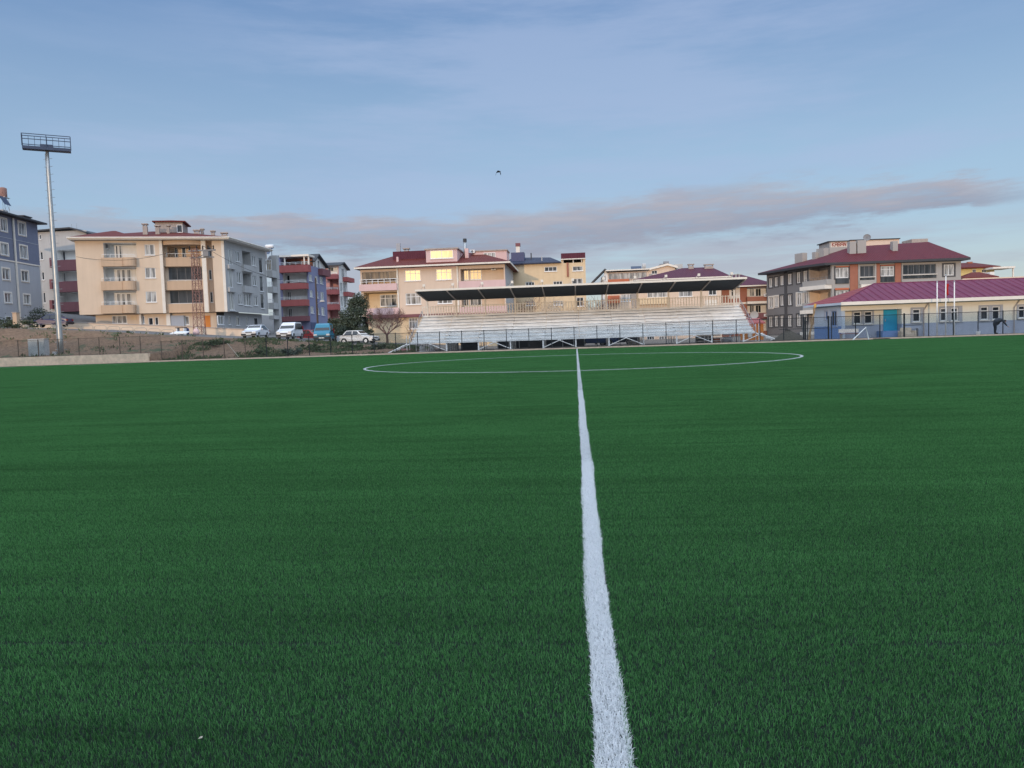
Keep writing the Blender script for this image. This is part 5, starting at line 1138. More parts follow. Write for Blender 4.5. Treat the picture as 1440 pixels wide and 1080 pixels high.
# --- low clubhouse
YC = 67.; F = Face((at(*C8(467, 500), YC).x, YC), (at(*C8(1440, 480), YC).x, YC)); u1 = F.u(C8(1440, 450))+9; u0 = 0.; up = F.u(C8(788, 480))
bc = bld('clubhouse', 'low cream clubhouse with blue lower walls and crimson metal roof at the right end', 'clubhouse', F, 8, 0)
ze = F.z(C8(900, 400)); zm = F.z(C8(1150, 500)); zb = -.4; DP = .9
P_ = F.offset(-DP)
def cwin(FF, sx0, sy0, sx1, sy1, ws):
    s_ = FF.rect(C8, sx0, sy0, sx1, sy1); m = MB(); hs = [(*FF.rect(C8, *w_), .1) for w_ in ws]
    T = FF.offset(.05); wall(m, T, s_[0], s_[1], s_[2], s_[3], [(h[0], h[1], h[2], h[3], .05) for h in hs])
    for (p, q) in (((s_[0], s_[2]), (s_[0], s_[3])), ((s_[1], s_[2]), (s_[1], s_[3])), ((s_[0], s_[2]), (s_[1], s_[2])), ((s_[0], s_[3]), (s_[1], s_[3]))): m.poly(FF.pt(*p), FF.pt(*q), T.pt(*q), T.pt(*p))
    o = m.build('window_surround', M['surround'], bc)
    for h in hs: win(bc, FF, h[:4], 1, 1, M['pane_dark'], M['pvc'], w=.075, sill=False); MB().fbox(FF, h[0]-.08, h[1]+.08, h[2]-.09, h[2]-.006, .052, .14).build('sill', M['trim'], o)
cwin(P_, 522, 437, 640, 522, ((531, 448, 573, 513), (589, 446, 632, 512)))
for a in (((835, 425, 906, 517), ((846, 434, 888, 502),)), ((985, 418, 1110, 508), ((994, 429, 1031, 498), (1050, 427, 1089, 497))), ((1197, 412, 1326, 502), ((1208, 421, 1250, 491), (1270, 420, 1311, 490))), ((1400, 408, 1500, 490), ((1410, 416, 1447, 482), (1464, 413, 1495, 480)))): cwin(F, *a[0], a[1])
for dx in (4.2, 8.6): pass
m = MB(); wall(m, F, up, u1, zm, ze); m.poly(F.pt(up, zm), F.pt(up, zm, -DP), F.pt(up, ze, -DP), F.pt(up, ze)); wall(m, P_, u0, up, zm, ze); m.build('upper_wall', M['club_cream'], bc)
m = MB(); wall(m, F, up, u1, zb, zm); m.poly(F.pt(up, zb), F.pt(up, zb, -DP), F.pt(up, zm, -DP), F.pt(up, zm)); wall(m, P_, u0, up, zb, zm); m.build('lower_wall', M['club_blue'], bc)
MB().fbox(F, u0-.02, up, ze-.45, ze-.02, -DP+.003, -.0).build('porch_beam', M['club_cream'], bc)
MB().fbox(F, u0, u0+.3, zb, ze-.46, -.32, -.02).build('porch_pillar', M['club_side'], bc)
r = P_.rect(C8, 690, 432, 762, 556); o = MB().fbox(P_, r[0], r[1], r[2], r[3], .004, .07).build('door', M['door_blue'], bc); MB().fbox(P_, r[0]+.1, r[0]+.16, r[2]+.9, r[2]+1.1, .072, .12).build('handle', M['steel'], o)
r = P_.rect(C8, 664, 550, 790, 590, .4); MB().fbox(P_, r[0], r[1], -.3, r[3], .01, 1.3).build('entrance_step', M['club_sidelow'], bc)
for (x0, y0, x1, y1) in ((935, 392, 906, 440), (1423, 378, 1388, 425)):
    m = MB(); a, b_ = F.uv(C8(x0, y0), .25), F.uv(C8(x1, y1), .1); m.bar(F.pt(a[0], a[1], .3), F.pt(b_[0], b_[1], .1), .045); m.bar(F.pt(b_[0], b_[1], .1), F.pt(b_[0], -.2, .1), .045); m.build('downpipe', M['chim'], bc)
# left end wall
pl = at(*C8(322, 500), 71.5); SL = Face((pl.x, 71.5), F.pt(0, 0)[:2], out=(-1, -.3)); zsm = SL.z(C8(400, 527))
for (x0, y0, x1, y1, n) in ((381, 448, 395, 490, 1), (411, 446, 443, 525, 2)): win(bc, SL, SL.rect(C8, x0, y0, x1, y1), n, 0, M['pane_dark'], M['club_sidelow'], trim=M['club_blue'], tw=.12, sill=False)
m = MB(); wall(m, SL, 0, SL.L, zsm, ze); m.build('side_upper_wall', M['club_side'], bc); m = MB(); wall(m, SL, 0, SL.L, zb, zsm); m.build('side_lower_wall', M['club_sidelow'], bc)
m = MB(); m.poly(F.pt(u1, zb), F.pt(u1, zb, -9), F.pt(u1, ze, -9), F.pt(u1, ze)); m.poly(SL.pt(0, zb), F.pt(u1, zb, -9), F.pt(u1, ze, -9), SL.pt(0, ze)); m.build('rear_wall', M['club_side'], bc)
zg_ = ze+.02; rd = F.uv(C8(640, 299), -4.6); rz_ = rd[1]
e0 = F.pt(u0-.25, zg_, .75); e1 = F.pt(u1+.5, zg_, .75); e2 = F.pt(u1+.5, zg_, -10); e3 = SL.pt(-.6, zg_, .7)
R1, R2 = F.pt(rd[0], rz_, -4.6), F.pt(u1-4, rz_, -4.6)
m = MB(); t_ = Vector((0, 0, .2)); m.poly(e0+t_, e1+t_, R2, R1); m.poly(e1+t_, e2+t_, R2); m.poly(e2+t_, e3+t_, R1, R2)
rf = m.build('roof', M['roof_club'], bc)
m = MB(); m.poly(e3+t_, e0+t_, R1); m.build('hip_end', roofmat('red_metal_sheet', (.25, .05, .05), .42, .5), rf)
m = MB(); m.poly(e0, e1, e1+t_, e0+t_); m.poly(e3, e0, e0+t_, e3+t_); m.poly(e0, e1, e2, e3); m.poly(e1, e2, e2+t_, e1+t_); m.build('soffit', M['club_side'], rf)
m = MB(); m.fbox(F, u0-.3, u1+.5, zg_-.03, zg_+.24, .754, .9); m.build('gutter', M['trim'], rf)
m = MB(); m.tube([e0+t_, R1], .06, 6); m.tube([R1, R2], .06, 6); m.build('ridge_cap', M['roof_club'], rf)
# ribs of the metal sheet
m = MB(); dv = (R1-F.pt(rd[0], zg_+.2, .75)); uu = .2
while uu < u1-.5:
    f = min(1, (uu-(u0-.25))/(rd[0]-(u0-.25))); f = min(f, (u1+.5-uu)/4.5)
    a = F.pt(uu, zg_+.215, .73); b_ = a+dv*f*.985; m.bar(a, b_, .05); uu += .62
m.build('roof_rib', M['roof_club'], rf)

# --- yellow house on the far right, behind
Y = 140.; F = Face((at(*C8(1100, 300), Y).x, Y), (at(*C8(1290, 300), Y).x, Y)); u0, u1 = 0, F.u(C8(1282, 240))
b = bld('far_house', 'distant lemon yellow house with dark red roof at the right edge', 'house', F, 5, 0); ze = F.z(C8(1200, 212)); 
for (x0, y0, x1, y1) in ((1165, 222, 1185, 240), (1215, 222, 1240, 240)): win(b, F, F.rect(C8, x0, y0, x1, y1), 2, 0, M['pane_dark'])
m = MB(); wall(m, F, u0, u1, -.5, ze); backs(m, F, u0, u1, -.5, ze, 10); m.build('wall', M['yellow_house'], b)
rk = F.uv(C8(1150, 187), -5); rf = hip(b, F, u0-2, u1+.6, .8, -11, ze+.05, [(rk[0]-2, rk[1]), (rk[0]+.5, rk[1])], -5, M['roof_red'], .2); chimney(rf, F, C8, 1142, 182, 1166, 205, -4, M['brickred'], False)
Gp = F.offset(3); r = Gp.rect(C8, 1282, 208, 1390, 265); m = MB(); m.fbox(Gp, r[0], r[1]-4, -.5, r[2]+1.0, -4, 0); m.build('terrace_wall', M['white'], b)
m = MB(); m.fbox(Gp, r[0]-.3, r[1], r[3]-.3, r[3], -4.2, .2); m.fbox(Gp, r[1]-.25, r[1]-.05, -.5, r[3]-.302, -.3, -.1); m.build('pergola', M['trim'], b)
r = Gp.rect(C8, 1160, 248, 1240, 285); MB().fbox(Gp, r[0], r[1], r[2], r[3], -1.2, 0).build('chimney_block', M['white'], b)
r = Gp.rect(C8, 1106, 235, 1290, 272, 1.5); hip(b, Gp, r[0], r[1], 2.5, -2, r[2]+.2, [(r[0]+2.2, r[3]), (r[0]+3.5, r[3])], .3, M['roof_red'], .15, name='lower_roof'); MB().fbox(Gp, r[0]+.3, r[1], -.5, r[2], -1.5, 2.2).build('lower_wall', M['peach'], b)
m = MB(); q = Gp.rect(C8, 1110, 266, 1445, 290, 2.6); m.fbox(Gp, q[0], q[1]+12, -.5, q[3], 2.3, 2.7); m.build('boundary_wall', M['peach'], b)

# --- small orange shed
Y = 76.; F = Face((at(*C7(1222, 650), Y).x, Y), (at(*C7(1350, 650), Y).x, Y)); b = bld('garden_shed', 'small orange shed with red roof at the right end of the stand', 'shed', F, 1, 0)
u1 = F.L; zt = F.z(C7(1290, 580)); r = F.rect(C7, 1226, 616, 1262, 690); win(b, F, r, 1, 0, M['trim'], M['greywhite'], flat=True, sill=False, name='door')
m = MB(); wall(m, F, 0, u1, -.4, zt); backs(m, F, 0, u1, -.4, zt, 3); m.build('wall', M['orange'], b)
z1 = F.z(C7(1290, 547)); m = MB(); m.add([F.pt(-.3, zt-.05, .4), F.pt(u1+.1, zt-.05, .4), F.pt(u1+.1, z1, -2), F.pt(-.1, z1, -2), F.pt(-.3, zt+.07, .4), F.pt(u1+.1, zt+.07, .4), F.pt(u1+.1, z1+.1, -2), F.pt(-.1, z1+.1, -2)], [(3,2,1,0),(4,5,6,7),(0,1,5,4),(1,2,6,5),(2,3,7,6),(3,0,4,7)]); m.poly(F.pt(u1, zt, 0), F.pt(u1, zt, -3), F.pt(u1, z1, -2)); m.build('roof', M['redbalc'], b)

# --- long low block, added out of view behind the photographer: it keeps the low sun off the pitch
b = thing('sun_blocker', 'plain grey block added unseen behind the camera to shade the pitch', 'sun_blocker', (-25, -34, 0))
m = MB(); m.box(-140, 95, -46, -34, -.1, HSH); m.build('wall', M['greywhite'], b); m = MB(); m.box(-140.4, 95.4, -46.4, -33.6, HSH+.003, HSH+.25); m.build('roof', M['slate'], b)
# ------------------------------------------------------------------ vehicles
MG = mat('car_glass', (.02, .025, .032), .06, .1, 2, spec=.7); MTY = mat('tyre', (.02, .02, .021), .8, .15, 6); MRM = mat('wheel_rim', (.45, .45, .46), .4, .1, 5, metal=.4)
MHL = mat('headlight_glass', (.55, .56, .56), .15, .1, 8, spec=.7); MBM = mat('dark_bumper', (.03, .03, .033), .6, .1, 4); MPL = mat('number_plate', (.65, .66, .64), .5, .06, 8); MTL = mat('tail_light', (.28, .015, .012), .3, .1, 5)
def paint(n, c): return mat(n, c, .28, .05, 1.5, spec=.5)
def car(name, label, cat, pos, yaw, prm, pm, group=None):
    """prm: length L, half width W, profile (x from nose, z) along the top, belt height, glass quads"""
    L, Wd, top, belt, wheels, wr, glass, tum = (prm[k] for k in ('L', 'W', 'top', 'belt', 'wheels', 'wr', 'glass', 'tum'))
    root = thing(name, label, cat, pos, group); root.rotation_euler = (0, 0, yaw)
    bz = prm.get('floor', .20); arch = wr*1.18
    bot = []
    x = 0
    pts = [(L-.02, bz+.03)]
    for wx in sorted(wheels, reverse=True):
        for i in range(9):
            a = math.pi*i/8; pts.append((wx+arch*math.cos(a), max(bz, wr+arch*math.sin(a)*.98)))
    pts.append((.02, bz+.03))
    prof = list(top)+pts                              # closed outline: nose up over the roof to the tail, then along the sill
    def hw(x, z):
        e = min(x, L-x); nose = 1-.10*max(0, 1-e/.5)**2
        t = max(0, z-belt); return (Wd-tum*t-.04*max(0, .45-z))*nose
    v = []; n = len(prof)
    for s in (1, -1): v += [(x-L/2, s*hw(x, z), z) for x, z in prof]
    f = [tuple(range(n-1, -1, -1)), tuple(range(n, 2*n))]+[(i, (i+1) % n, n+(i+1) % n, n+i) for i in range(n)]
    def loc(m): m.v = [tuple(Vector(p)) for p in m.v]; return m
    def add(mb, nm, mt, par=root, smooth=False, bevel=0):
        me = bpy.data.meshes.new(nm); me.from_pydata([tuple(p) for p in mb.v], [], mb.f); me.update(); me.materials.append(mt)
        if smooth: me.polygons.foreach_set('use_smooth', [True]*len(me.polygons))
        o = bpy.data.objects.new(nm, me); COL.objects.link(o); o.parent = par; ORG[o.name] = Vector(pos)
        if bevel: b_ = o.modifiers.new('bevel', 'BEVEL'); b_.width = bevel; b_.segments = 2; b_.limit_method = 'ANGLE'; b_.angle_limit = rad(25)
        return o
    body = add(MB().add(v, f), 'body', pm, smooth=False, bevel=.03)
    # glass: side windows and screens, lying just on the body
    for nm, q in glass:
        if nm == 'side':
            for s in (1, -1):
                g_ = MB(); P = [(x-L/2, s*(hw(x, z)+.008), z) for x, z in q]; g_.add(P+[(p[0], p[1]-s*.03, p[2]) for p in P], [tuple(range(len(P)))] + [(i, (i+1) % len(P), len(P)+(i+1) % len(P), len(P)+i) for i in range(len(P))]); add(g_, 'side_window', MG)
        else:
            (xa, za), (xb, zb_) = q; d = Vector((zb_-za, 0, xa-xb)).normalized()*.009
            if d.z < 0: d = -d
            wa, wb = hw(xa, za)-.07, hw(xb, zb_)-.06
            g_ = MB(); g_.poly((xa-L/2+d.x, -wa, za+d.z), (xa-L/2+d.x, wa, za+d.z), (xb-L/2+d.x, wb, zb_+d.z), (xb-L/2+d.x, -wb, zb_+d.z)); add(g_, nm, MG)
    for wx in wheels:
        for s in (1, -1):
            y = s*(Wd-.09); m = MB(); m.tube([(wx-L/2, y-s*.09, wr), (wx-L/2, y+s*.075, wr), (wx-L/2, y+s*.085, wr)], [wr, wr, wr*.9], 18); w_ = add(m, 'wheel', MTY)
            m = MB(); m.tube([(wx-L/2, y+s*.07, wr), (wx-L/2, y+s*.093, wr)], [wr*.62, wr*.58], 14); add(m, 'rim', MRM if 'whiterim' not in prm else M['whitepaint'], w_)
    for nm, mt, bx in prm['bits']:
        for s in ((1, -1) if bx[2] is not None and nm in ('headlight', 'tail_light', 'mirror') else (1,)):
            x0, x1, y0, y1, z0, z1 = bx; m = MB(); m.box(x0-L/2, x1-L/2, min(s*y0, s*y1), max(s*y0, s*y1), z0, z1); add(m, nm, pm if mt is None else mt, bevel=.01)
    return root
SED = dict(L=4.25, W=.83, belt=.86, tum=.30, wr=.29, wheels=(.78, 3.30), top=[(.0, .30), (.0, .62), (.10, .72), (1.25, .90), (1.95, 1.36), (2.25, 1.42), (3.00, 1.40), (3.60, .96), (4.20, .90), (4.25, .60)],
    glass=[('windscreen', ((1.32, .93), (1.93, 1.345))), ('rear_window', ((3.52, 1.00), (3.05, 1.36))), ('side', [(1.50, .92), (2.02, 1.33), (2.42, 1.36), (2.42, .92)]), ('side', [(2.50, .92), (2.50, 1.36), (2.96, 1.34), (3.42, .98), (3.42, .92)])],
    bits=[('bumper', MBM, (-.07, .10, -.80, .80, .28, .48)), ('bumper', MBM, (4.16, 4.32, -.80, .80, .30, .52)), ('headlight', MHL, (-.015, .06, .42, .76, .56, .68)), ('grille', MBM, (-.012, .04, -.36, .36, .56, .67)), ('number_plate', MPL, (-.09, -.06, -.27, .27, .34, .45)), ('mirror', None, (1.50, 1.64, .84, .99, .90, 1.02)), ('tail_light', MTL, (4.22, 4.265, .45, .78, .66, .84)), ('side_strip', MBM, (.02, .03, 0, .01, .5, .51))])
SED['bits'] = SED['bits'][:-1]
OLD = dict(SED, L=4.2, whiterim=1, belt=.84, top=[(.0, .32), (.0, .68), (.08, .74), (1.20, .86), (1.72, 1.34), (2.0, 1.40), (3.05, 1.39), (3.48, .93), (4.16, .88), (4.2, .55)],
    glass=[('windscreen', ((1.26, .89), (1.70, 1.325))), ('rear_window', ((3.42, .98), (3.10, 1.34))), ('side', [(1.45, .90), (1.82, 1.31), (2.30, 1.34), (2.30, .90)]), ('side', [(2.38, .90), (2.38, 1.34), (3.00, 1.33), (3.30, .96), (3.30, .90)])])
VAN = dict(L=4.0, W=.85, belt=.98, tum=.20, wr=.30, wheels=(.72, 3.35), top=[(.0, .30), (.0, .70), (.12, .86), (.95, 1.08), (1.55, 1.66), (1.85, 1.80), (3.70, 1.80), (3.96, 1.60), (4.0, .60)],
    glass=[('windscreen', ((.99, 1.12), (1.54, 1.63))), ('side', [(1.22, 1.08), (1.70, 1.62), (2.02, 1.66), (2.02, 1.06)]), ('side', [(2.12, 1.06), (2.12, 1.66), (2.85, 1.66), (2.85, 1.06)]), ('side', [(2.95, 1.06), (2.95, 1.66), (3.70, 1.64), (3.74, 1.06)])],
    bits=[('bumper', MBM, (-.07, .12, -.82, .82, .28, .52)), ('headlight', MHL, (-.015, .10, .46, .80, .62, .82)), ('grille', MBM, (-.012, .04, -.40, .40, .56, .66)), ('number_plate', MPL, (-.09, -.06, -.27, .27, .36, .47)), ('mirror', MBM, (1.25, 1.40, .87, 1.04, 1.06, 1.24)), ('bumper', MBM, (3.94, 4.07, -.82, .82, .3, .55)), ('tail_light', MTL, (3.96, 4.02, .64, .82, .9, 1.4))])
MIN = dict(VAN, L=4.3, top=[(.0, .32), (.0, .78), (.10, .95), (.62, 1.12), (1.15, 1.78), (1.45, 1.92), (4.05, 1.92), (4.28, 1.80), (4.3, .60)], wheels=(.80, 3.45),
    glass=[('windscreen', ((.66, 1.17), (1.14, 1.74))), ('side', [(.95, 1.12), (1.32, 1.70), (1.80, 1.76), (1.80, 1.10)]), ('side', [(1.90, 1.10), (1.90, 1.76), (2.9, 1.76), (2.9, 1.10)])])
PK = 'cars parked along the street'
def park(px, Y, z=None, dz=0): p = at(px, 470, Y); return (p.x, Y, terr(p.x, Y)+dz if z is None else z)
car('parked_car', 'white sedan parked at an angle below the grey side of the cream building', 'car', park(360, 80.5), rad(93), SED, paint('white_car_paint', (.62, .65, .70)), PK)
car('parked_van', 'white family van with dark bumpers parked between the white sedan and the teal van', 'van', park(408, 80), rad(92), VAN, paint('white_van_paint', (.66, .68, .72)), PK)
car('parked_van', 'teal blue delivery van with black front bumper parked beside the white saloon', 'van', park(456, 78.5), rad(101), MIN, paint('teal_van_paint', (.02, .18, .29)), PK)
car('parked_car', 'old white saloon with white wheels parked side on beside the dark evergreen tree', 'car', park(503, 79), rad(180-12), OLD, paint('old_white_paint', (.70, .70, .69)), PK)
car('parked_car', 'dark blue saloon parked on the bank behind the floodlight pole', 'car', (at(72, 460, 83).x, 83, 3.92), rad(8), SED, paint('navy_car_paint', (.008, .015, .08)), PK)
car('parked_car', 'red car mostly hidden behind the teal blue van', 'car', park(440, 92, 1.35), rad(150), SED, paint('red_car_paint', (.28, .03, .03)), PK)
car('parked_car', 'blue car under the middle of the stand with its rounded roof in shadow', 'car', (gx(838, 485, 74.5), 74.5, -.05), rad(4), SED, paint('blue_car_paint', (.02, .05, .16)))
car('parked_car', 'dark blue grey car under the stand behind the slanted support right of the halfway line', 'car', (gx(868, 485, 75), 75, -.05), rad(-6), SED, paint('blue_grey_car_paint', (.03, .035, .055)))

# ------------------------------------------------------------------ under and behind the stand
def boxy(name, label, cat, px0, px1, y0, y1, Y, mt, parts=None, deep=.9, zb=0.):
    xa, xb_ = gx(px0, (y0+y1)/2, Y), gx(px1, (y0+y1)/2, Y); zt_ = at((px0+px1)/2, y0, Y).z
    t = thing(name, label, cat, ((xa+xb_)/2, Y, zb)); MB().box(xa, xb_, Y, Y+deep, zb-.02, zt_).build('body', mt, t, bevel=.02)
    return t, xa, xb_, zt_
t, xa, xb_, z_ = boxy('waste_container', 'dark blue black waste container under the left end of the stand', 'waste container', 648, 672, 483, 493, 69.5, M['darkbox'])
MB().add([(xa-.05, 69.45, z_+.003), (xb_+.05, 69.45, z_+.003), (xb_+.05, 70.45, z_+.12), (xa-.05, 70.45, z_+.12), (xa-.05, 69.45, z_+.06), (xb_+.05, 69.45, z_+.06), (xb_+.05, 70.45, z_+.2), (xa-.05, 70.45, z_+.2)], [(3,2,1,0),(4,5,6,7),(0,1,5,4),(1,2,6,5),(2,3,7,6),(3,0,4,7)]).build('lid', M['black'], t)
t, xa, xb_, z_ = boxy('metal_locker', 'grey metal locker with pale slats under the stand left of the dark container', 'locker', 629, 643, 482, 492, 69, M['surround'])
m = MB(); [m.box(xa+(xb_-xa)*(i+.2)/5, xa+(xb_-xa)*(i+.7)/5, 68.97, 68.998, .1, z_-.08) for i in range(5)]; m.build('slat', M['trim'], t)
t, xa, xb_, z_ = boxy('tarpaulin_screen', 'long black tarpaulin screen hanging behind the supports under the middle of the stand', 'tarpaulin', 700, 822, 476, 489, 72.6, M['darkbox'], deep=.12)
m = MB(); [m.box(x-.04, x+.04, 72.55, 72.6-.003, -.02, z_) for x in [xa+(xb_-xa)*i/8 for i in range(9)]]; m.build('pole', M['steel'], t)
t, xa, xb_, z_ = boxy('storage_box', 'brown grey storage box under the stand beside the black tarpaulin', 'storage box', 742, 762, 480, 489, 69.5, mat('taupe_sheet', (.075, .065, .065), .7, .15, 3)); MB().box(xa-.03, xb_+.03, 69.46, 70.44, z_+.003, z_+.07).build('lid', M['darkbox'], t)
t, xa, xb_, z_ = boxy('storage_box', 'cream storage box with pale front under the right half of the stand', 'storage box', 884, 900, 480, 488.5, 70, M['concrete']); m = MB(); [m.box(xa+(xb_-xa)*(i+.3)/4, xa+(xb_-xa)*(i+.6)/4, 69.97, 69.998, .08, z_-.05) for i in range(4)]; m.build('slat', M['surround'], t)
for px0, px1, y0, mt, lb in ((980, 1001, 473, M['darkbox'], 'navy slatted crate under the right end of the stand'), (1003, 1013, 476, M['orangered'], 'small orange red crate under the right end of the stand'), (1017, 1030, 476, M['greywhite'], 'pale grey crate near the right hand entry steps of the stand')):
    t, xa, xb_, z_ = boxy('crate', lb, 'crate', px0, px1, y0, 483, 71, mt); m = MB(); [m.box(xa-.02, xb_+.02, 70.965, 70.998, .1+.25*i, .2+.25*i) for i in range(3)]; m.build('slat', M['trim'] if mt is not M['greywhite'] else M['surround'], t)
for px_, lb in ((594, 'white plastic drum standing beside the left entry steps of the stand'), (608, 'small white plastic drum beside the first support of the stand')):
    x = gx(px_, 490, 67.6); t = thing('plastic_drum', lb, 'drum', (x, 67.6, 0)); b = MB(); b.tube([(x, 67.6, z) for z in (0, .05, .28, .30, .50, .55)], [.2, .23, .23, .245, .23, .16], 14); b.build('barrel', M['pvc'], t, smooth=True); b = MB(); b.tube([(x, 67.6, .551), (x, 67.6, .62)], .07, 10); b.build('cap', M['bluepl'], t)
x = gx(566, 490, 68); t = thing('tarpaulin', 'faded red tarpaulin lying over a low heap left of the stand', 'tarpaulin', (x, 68, 0)); b = MB(); n = 8
for j in range(n+1):
    for i in range(n+1):
        u, v_ = i/n*2-1, j/n*2-1; b.v.append((x+u*1.25, 68.6+v_*1.0, .04+.32*max(0, (1-u*u)*(1-v_*v_))**.6+.05*math.sin(i*2.1+j*1.7)))
b.f = [(j*(n+1)+i, j*(n+1)+i+1, (j+1)*(n+1)+i+1, (j+1)*(n+1)+i) for j in range(n) for i in range(n)]; b.build('sheet', mat('faded_red_tarp', (.22, .09, .08), .8, .2, 3), t, smooth=True)

# ------------------------------------------------------------------ lattice pylon, lamp post, debris
Yp = 82.; xp, zp = gx(281, 470, Yp), terr(gx(281, 470, Yp), Yp); zt_ = at(281, 350, Yp).z
t = thing('lattice_pylon', 'rusty red lattice power pylon with a crossarm in front of the cream building', 'pylon', (xp, Yp, zp))
b = MB(); wb_, wt_ = .48, .28
def leg(sx, sy, z): f = (z-zp)/(zt_-zp); w = wb_+(wt_-wb_)*f; return (xp+sx*w, Yp+sy*w, z)
for sx in (-1, 1):
    for sy in (-1, 1): b.bar(leg(sx, sy, zp-.2), leg(sx, sy, zt_), .045)
z = zp; k = 0
while z < zt_-.5:
    z2 = min(zt_, z+.95)
    for (a, c) in (((-1, -1), (1, -1)), ((1, -1), (1, 1)), ((1, 1), (-1, 1)), ((-1, 1), (-1, -1))):
        b.bar(leg(*a, z), leg(*c, z2), .02); b.bar(leg(*c, z), leg(*a, z2), .02); b.bar(leg(*a, z2), leg(*c, z2), .02)
    z = z2
b.build('lattice_mast', M['rust'], t)
b = MB(); zc = zt_-.25; b.box(xp-.75, xp+2.3, Yp-.12, Yp+.12, zc, zc+.14); b.box(xp-.6, xp+2.1, Yp-.1, Yp+.1, zc-.75, zc-.64); b.bar((xp+.3, Yp, zc-.7), (xp+1.7, Yp, zc), .04); b.build('crossarm', M['greyframe'], t)
for dx in (-.6, .2, .9, 1.5, 2.1):
    b = MB(); b.tube([(xp+dx, Yp, zc+.141), (xp+dx, Yp, zc+.28), (xp+dx, Yp, zc+.32), (xp+dx, Yp, zc+.46), (xp+dx, Yp, zc+.5), (xp+dx, Yp, zc+.6)], [.05, .1, .05, .1, .05, .04], 8); b.build('insulator', M['black'], t)
b = MB(); b.box(xp+1.0, xp+1.6, Yp-.25, Yp+.2, zc-.62, zc-.05); b.build('switch_gear', M['greyframe'], t)
Yl = 100.; x = gx(446, 440, Yl); z0, z1 = .8, at(446, 391, Yl).z
t = thing('utility_pole', 'thin dark wooden utility pole in front of the violet block', 'utility pole', (x, Yl, z0)); b = MB(); b.tube([(x, Yl, z0), (x, Yl, z1)], [.15, .1], 8); b.build('pole', M['bark'], t)
b = MB(); z = at(446, 425, Yl).z; b.bar((x+.1, Yl-.1, z-.2), (x+.75, Yl-.3, z+.1), .03); b.build('lamp_arm', M['steel'], t); MB().box(x+.6, x+1.15, Yl-.45, Yl-.2, z+.05, z+.17).build('lamp_head', M['trim'], t)
def cable(label, a, b_, sag, r=.02):
    a, b_ = Vector(a), Vector(b_); m = MB(); n = 14
    m.tube([a.lerp(b_, i/n)-Vector((0, 0, sag*4*(i/n)*(1-i/n))) for i in range(n+1)], r, 4); o = m.build('power_cable', M['black']); tag(o, label, 'cable', 'power cables from the lattice pylon', 'thing')
cable('thin power cable dropping from the pylon to the violet block utility pole', (xp+.9, Yp, zc+.6), (x, Yl, z1-.6), 1.2)
cable('thin power cable running from the pylon over the front of the cream building', (xp-.6, Yp, zc+.6), (at(112, 345, 89).x, 88.2, at(112, 362, 89).z), .9)
Yd = 79.5; z_ = terr(gx(258, 470, Yd), Yd)
x = gx(262, 470, Yd); t = thing('plastic_barrel', 'blue plastic barrel dumped beside the lattice pylon', 'barrel', (x, Yd, z_)); b = MB(); b.tube([(x, Yd, z_+z) for z in (0, .06, .3, .34, .62, .7)], [.26, .3, .3, .32, .3, .24], 14); b.build('barrel', M['bluepl'], t, smooth=True); b = MB(); b.tube([(x, Yd, z_+.701), (x, Yd, z_+.75)], .12, 10); b.build('lid', M['black'], t)
x = gx(255, 470, Yd-.6); t = thing('scrap_table', 'old white table with dark top dumped beside the blue barrel', 'table', (x, Yd-.6, z_)); MB().box(x-.5, x+.5, Yd-.9, Yd-.2, z_+.72, z_+.78).build('table_top', M['black'], t)
for sx in (-.38, .38): MB().box(x+sx-.06, x+sx+.06, Yd-.8, Yd-.3, z_-.1, z_+.717).build('leg', M['pvc'], t)
x = gx(254, 474, Yd-1.6); b = MB(); zz = terr(x, Yd-1.6)
b.add([(x-.95, Yd-2.0, zz+.12), (x+.9, Yd-2.1, zz+.10), (x+.8, Yd-1.1, zz+.30), (x-.7, Yd-1.2, zz+.34), (x-.95, Yd-2.0, zz+.20), (x+.9, Yd-2.1, zz+.18), (x+.8, Yd-1.1, zz+.38), (x-.7, Yd-1.2, zz+.42)], [(3,2,1,0),(4,5,6,7),(0,1,5,4),(1,2,6,5),(2,3,7,6),(3,0,4,7)])
tag(b.build('foam_board', M['pvc'], loc=(x, Yd-1.6, zz)), 'white foam board lying on the bank in front of the dumped table', 'board', kind='thing')
x = gx(276, 470, Yd); t = thing('rubble_sack', 'pale pink rubble sack at the foot of the lattice pylon', 'sack', (x, Yd, z_)); b = MB(); b.tube([(x, Yd, z_-.05), (x, Yd, z_+.2), (x+.03, Yd, z_+.5), (x+.05, Yd, z_+.62)], [.3, .36, .27, .1], 10); b.build('sack', M['pink'], t, smooth=True); b = MB(); b.tube([(x+.05, Yd, z_+.6), (x+.09, Yd, z_+.75)], [.06, .12], 8); b.build('sack_neck', M['trim'], t)
b = MB(); x0, x1 = at(320, 483, 64.6), at(335.5, 502, 63.3); b.tube([(x0.x, 64.6, x0.z), (x1.x, 63.3, max(.05, x1.z))], .022, 6); tag(b.build('leaning_pole', M['concrete'], loc=(x1.x, 63.3, 0)), 'thin pale pole leaning against the left part of the fence', 'pole', kind='thing')

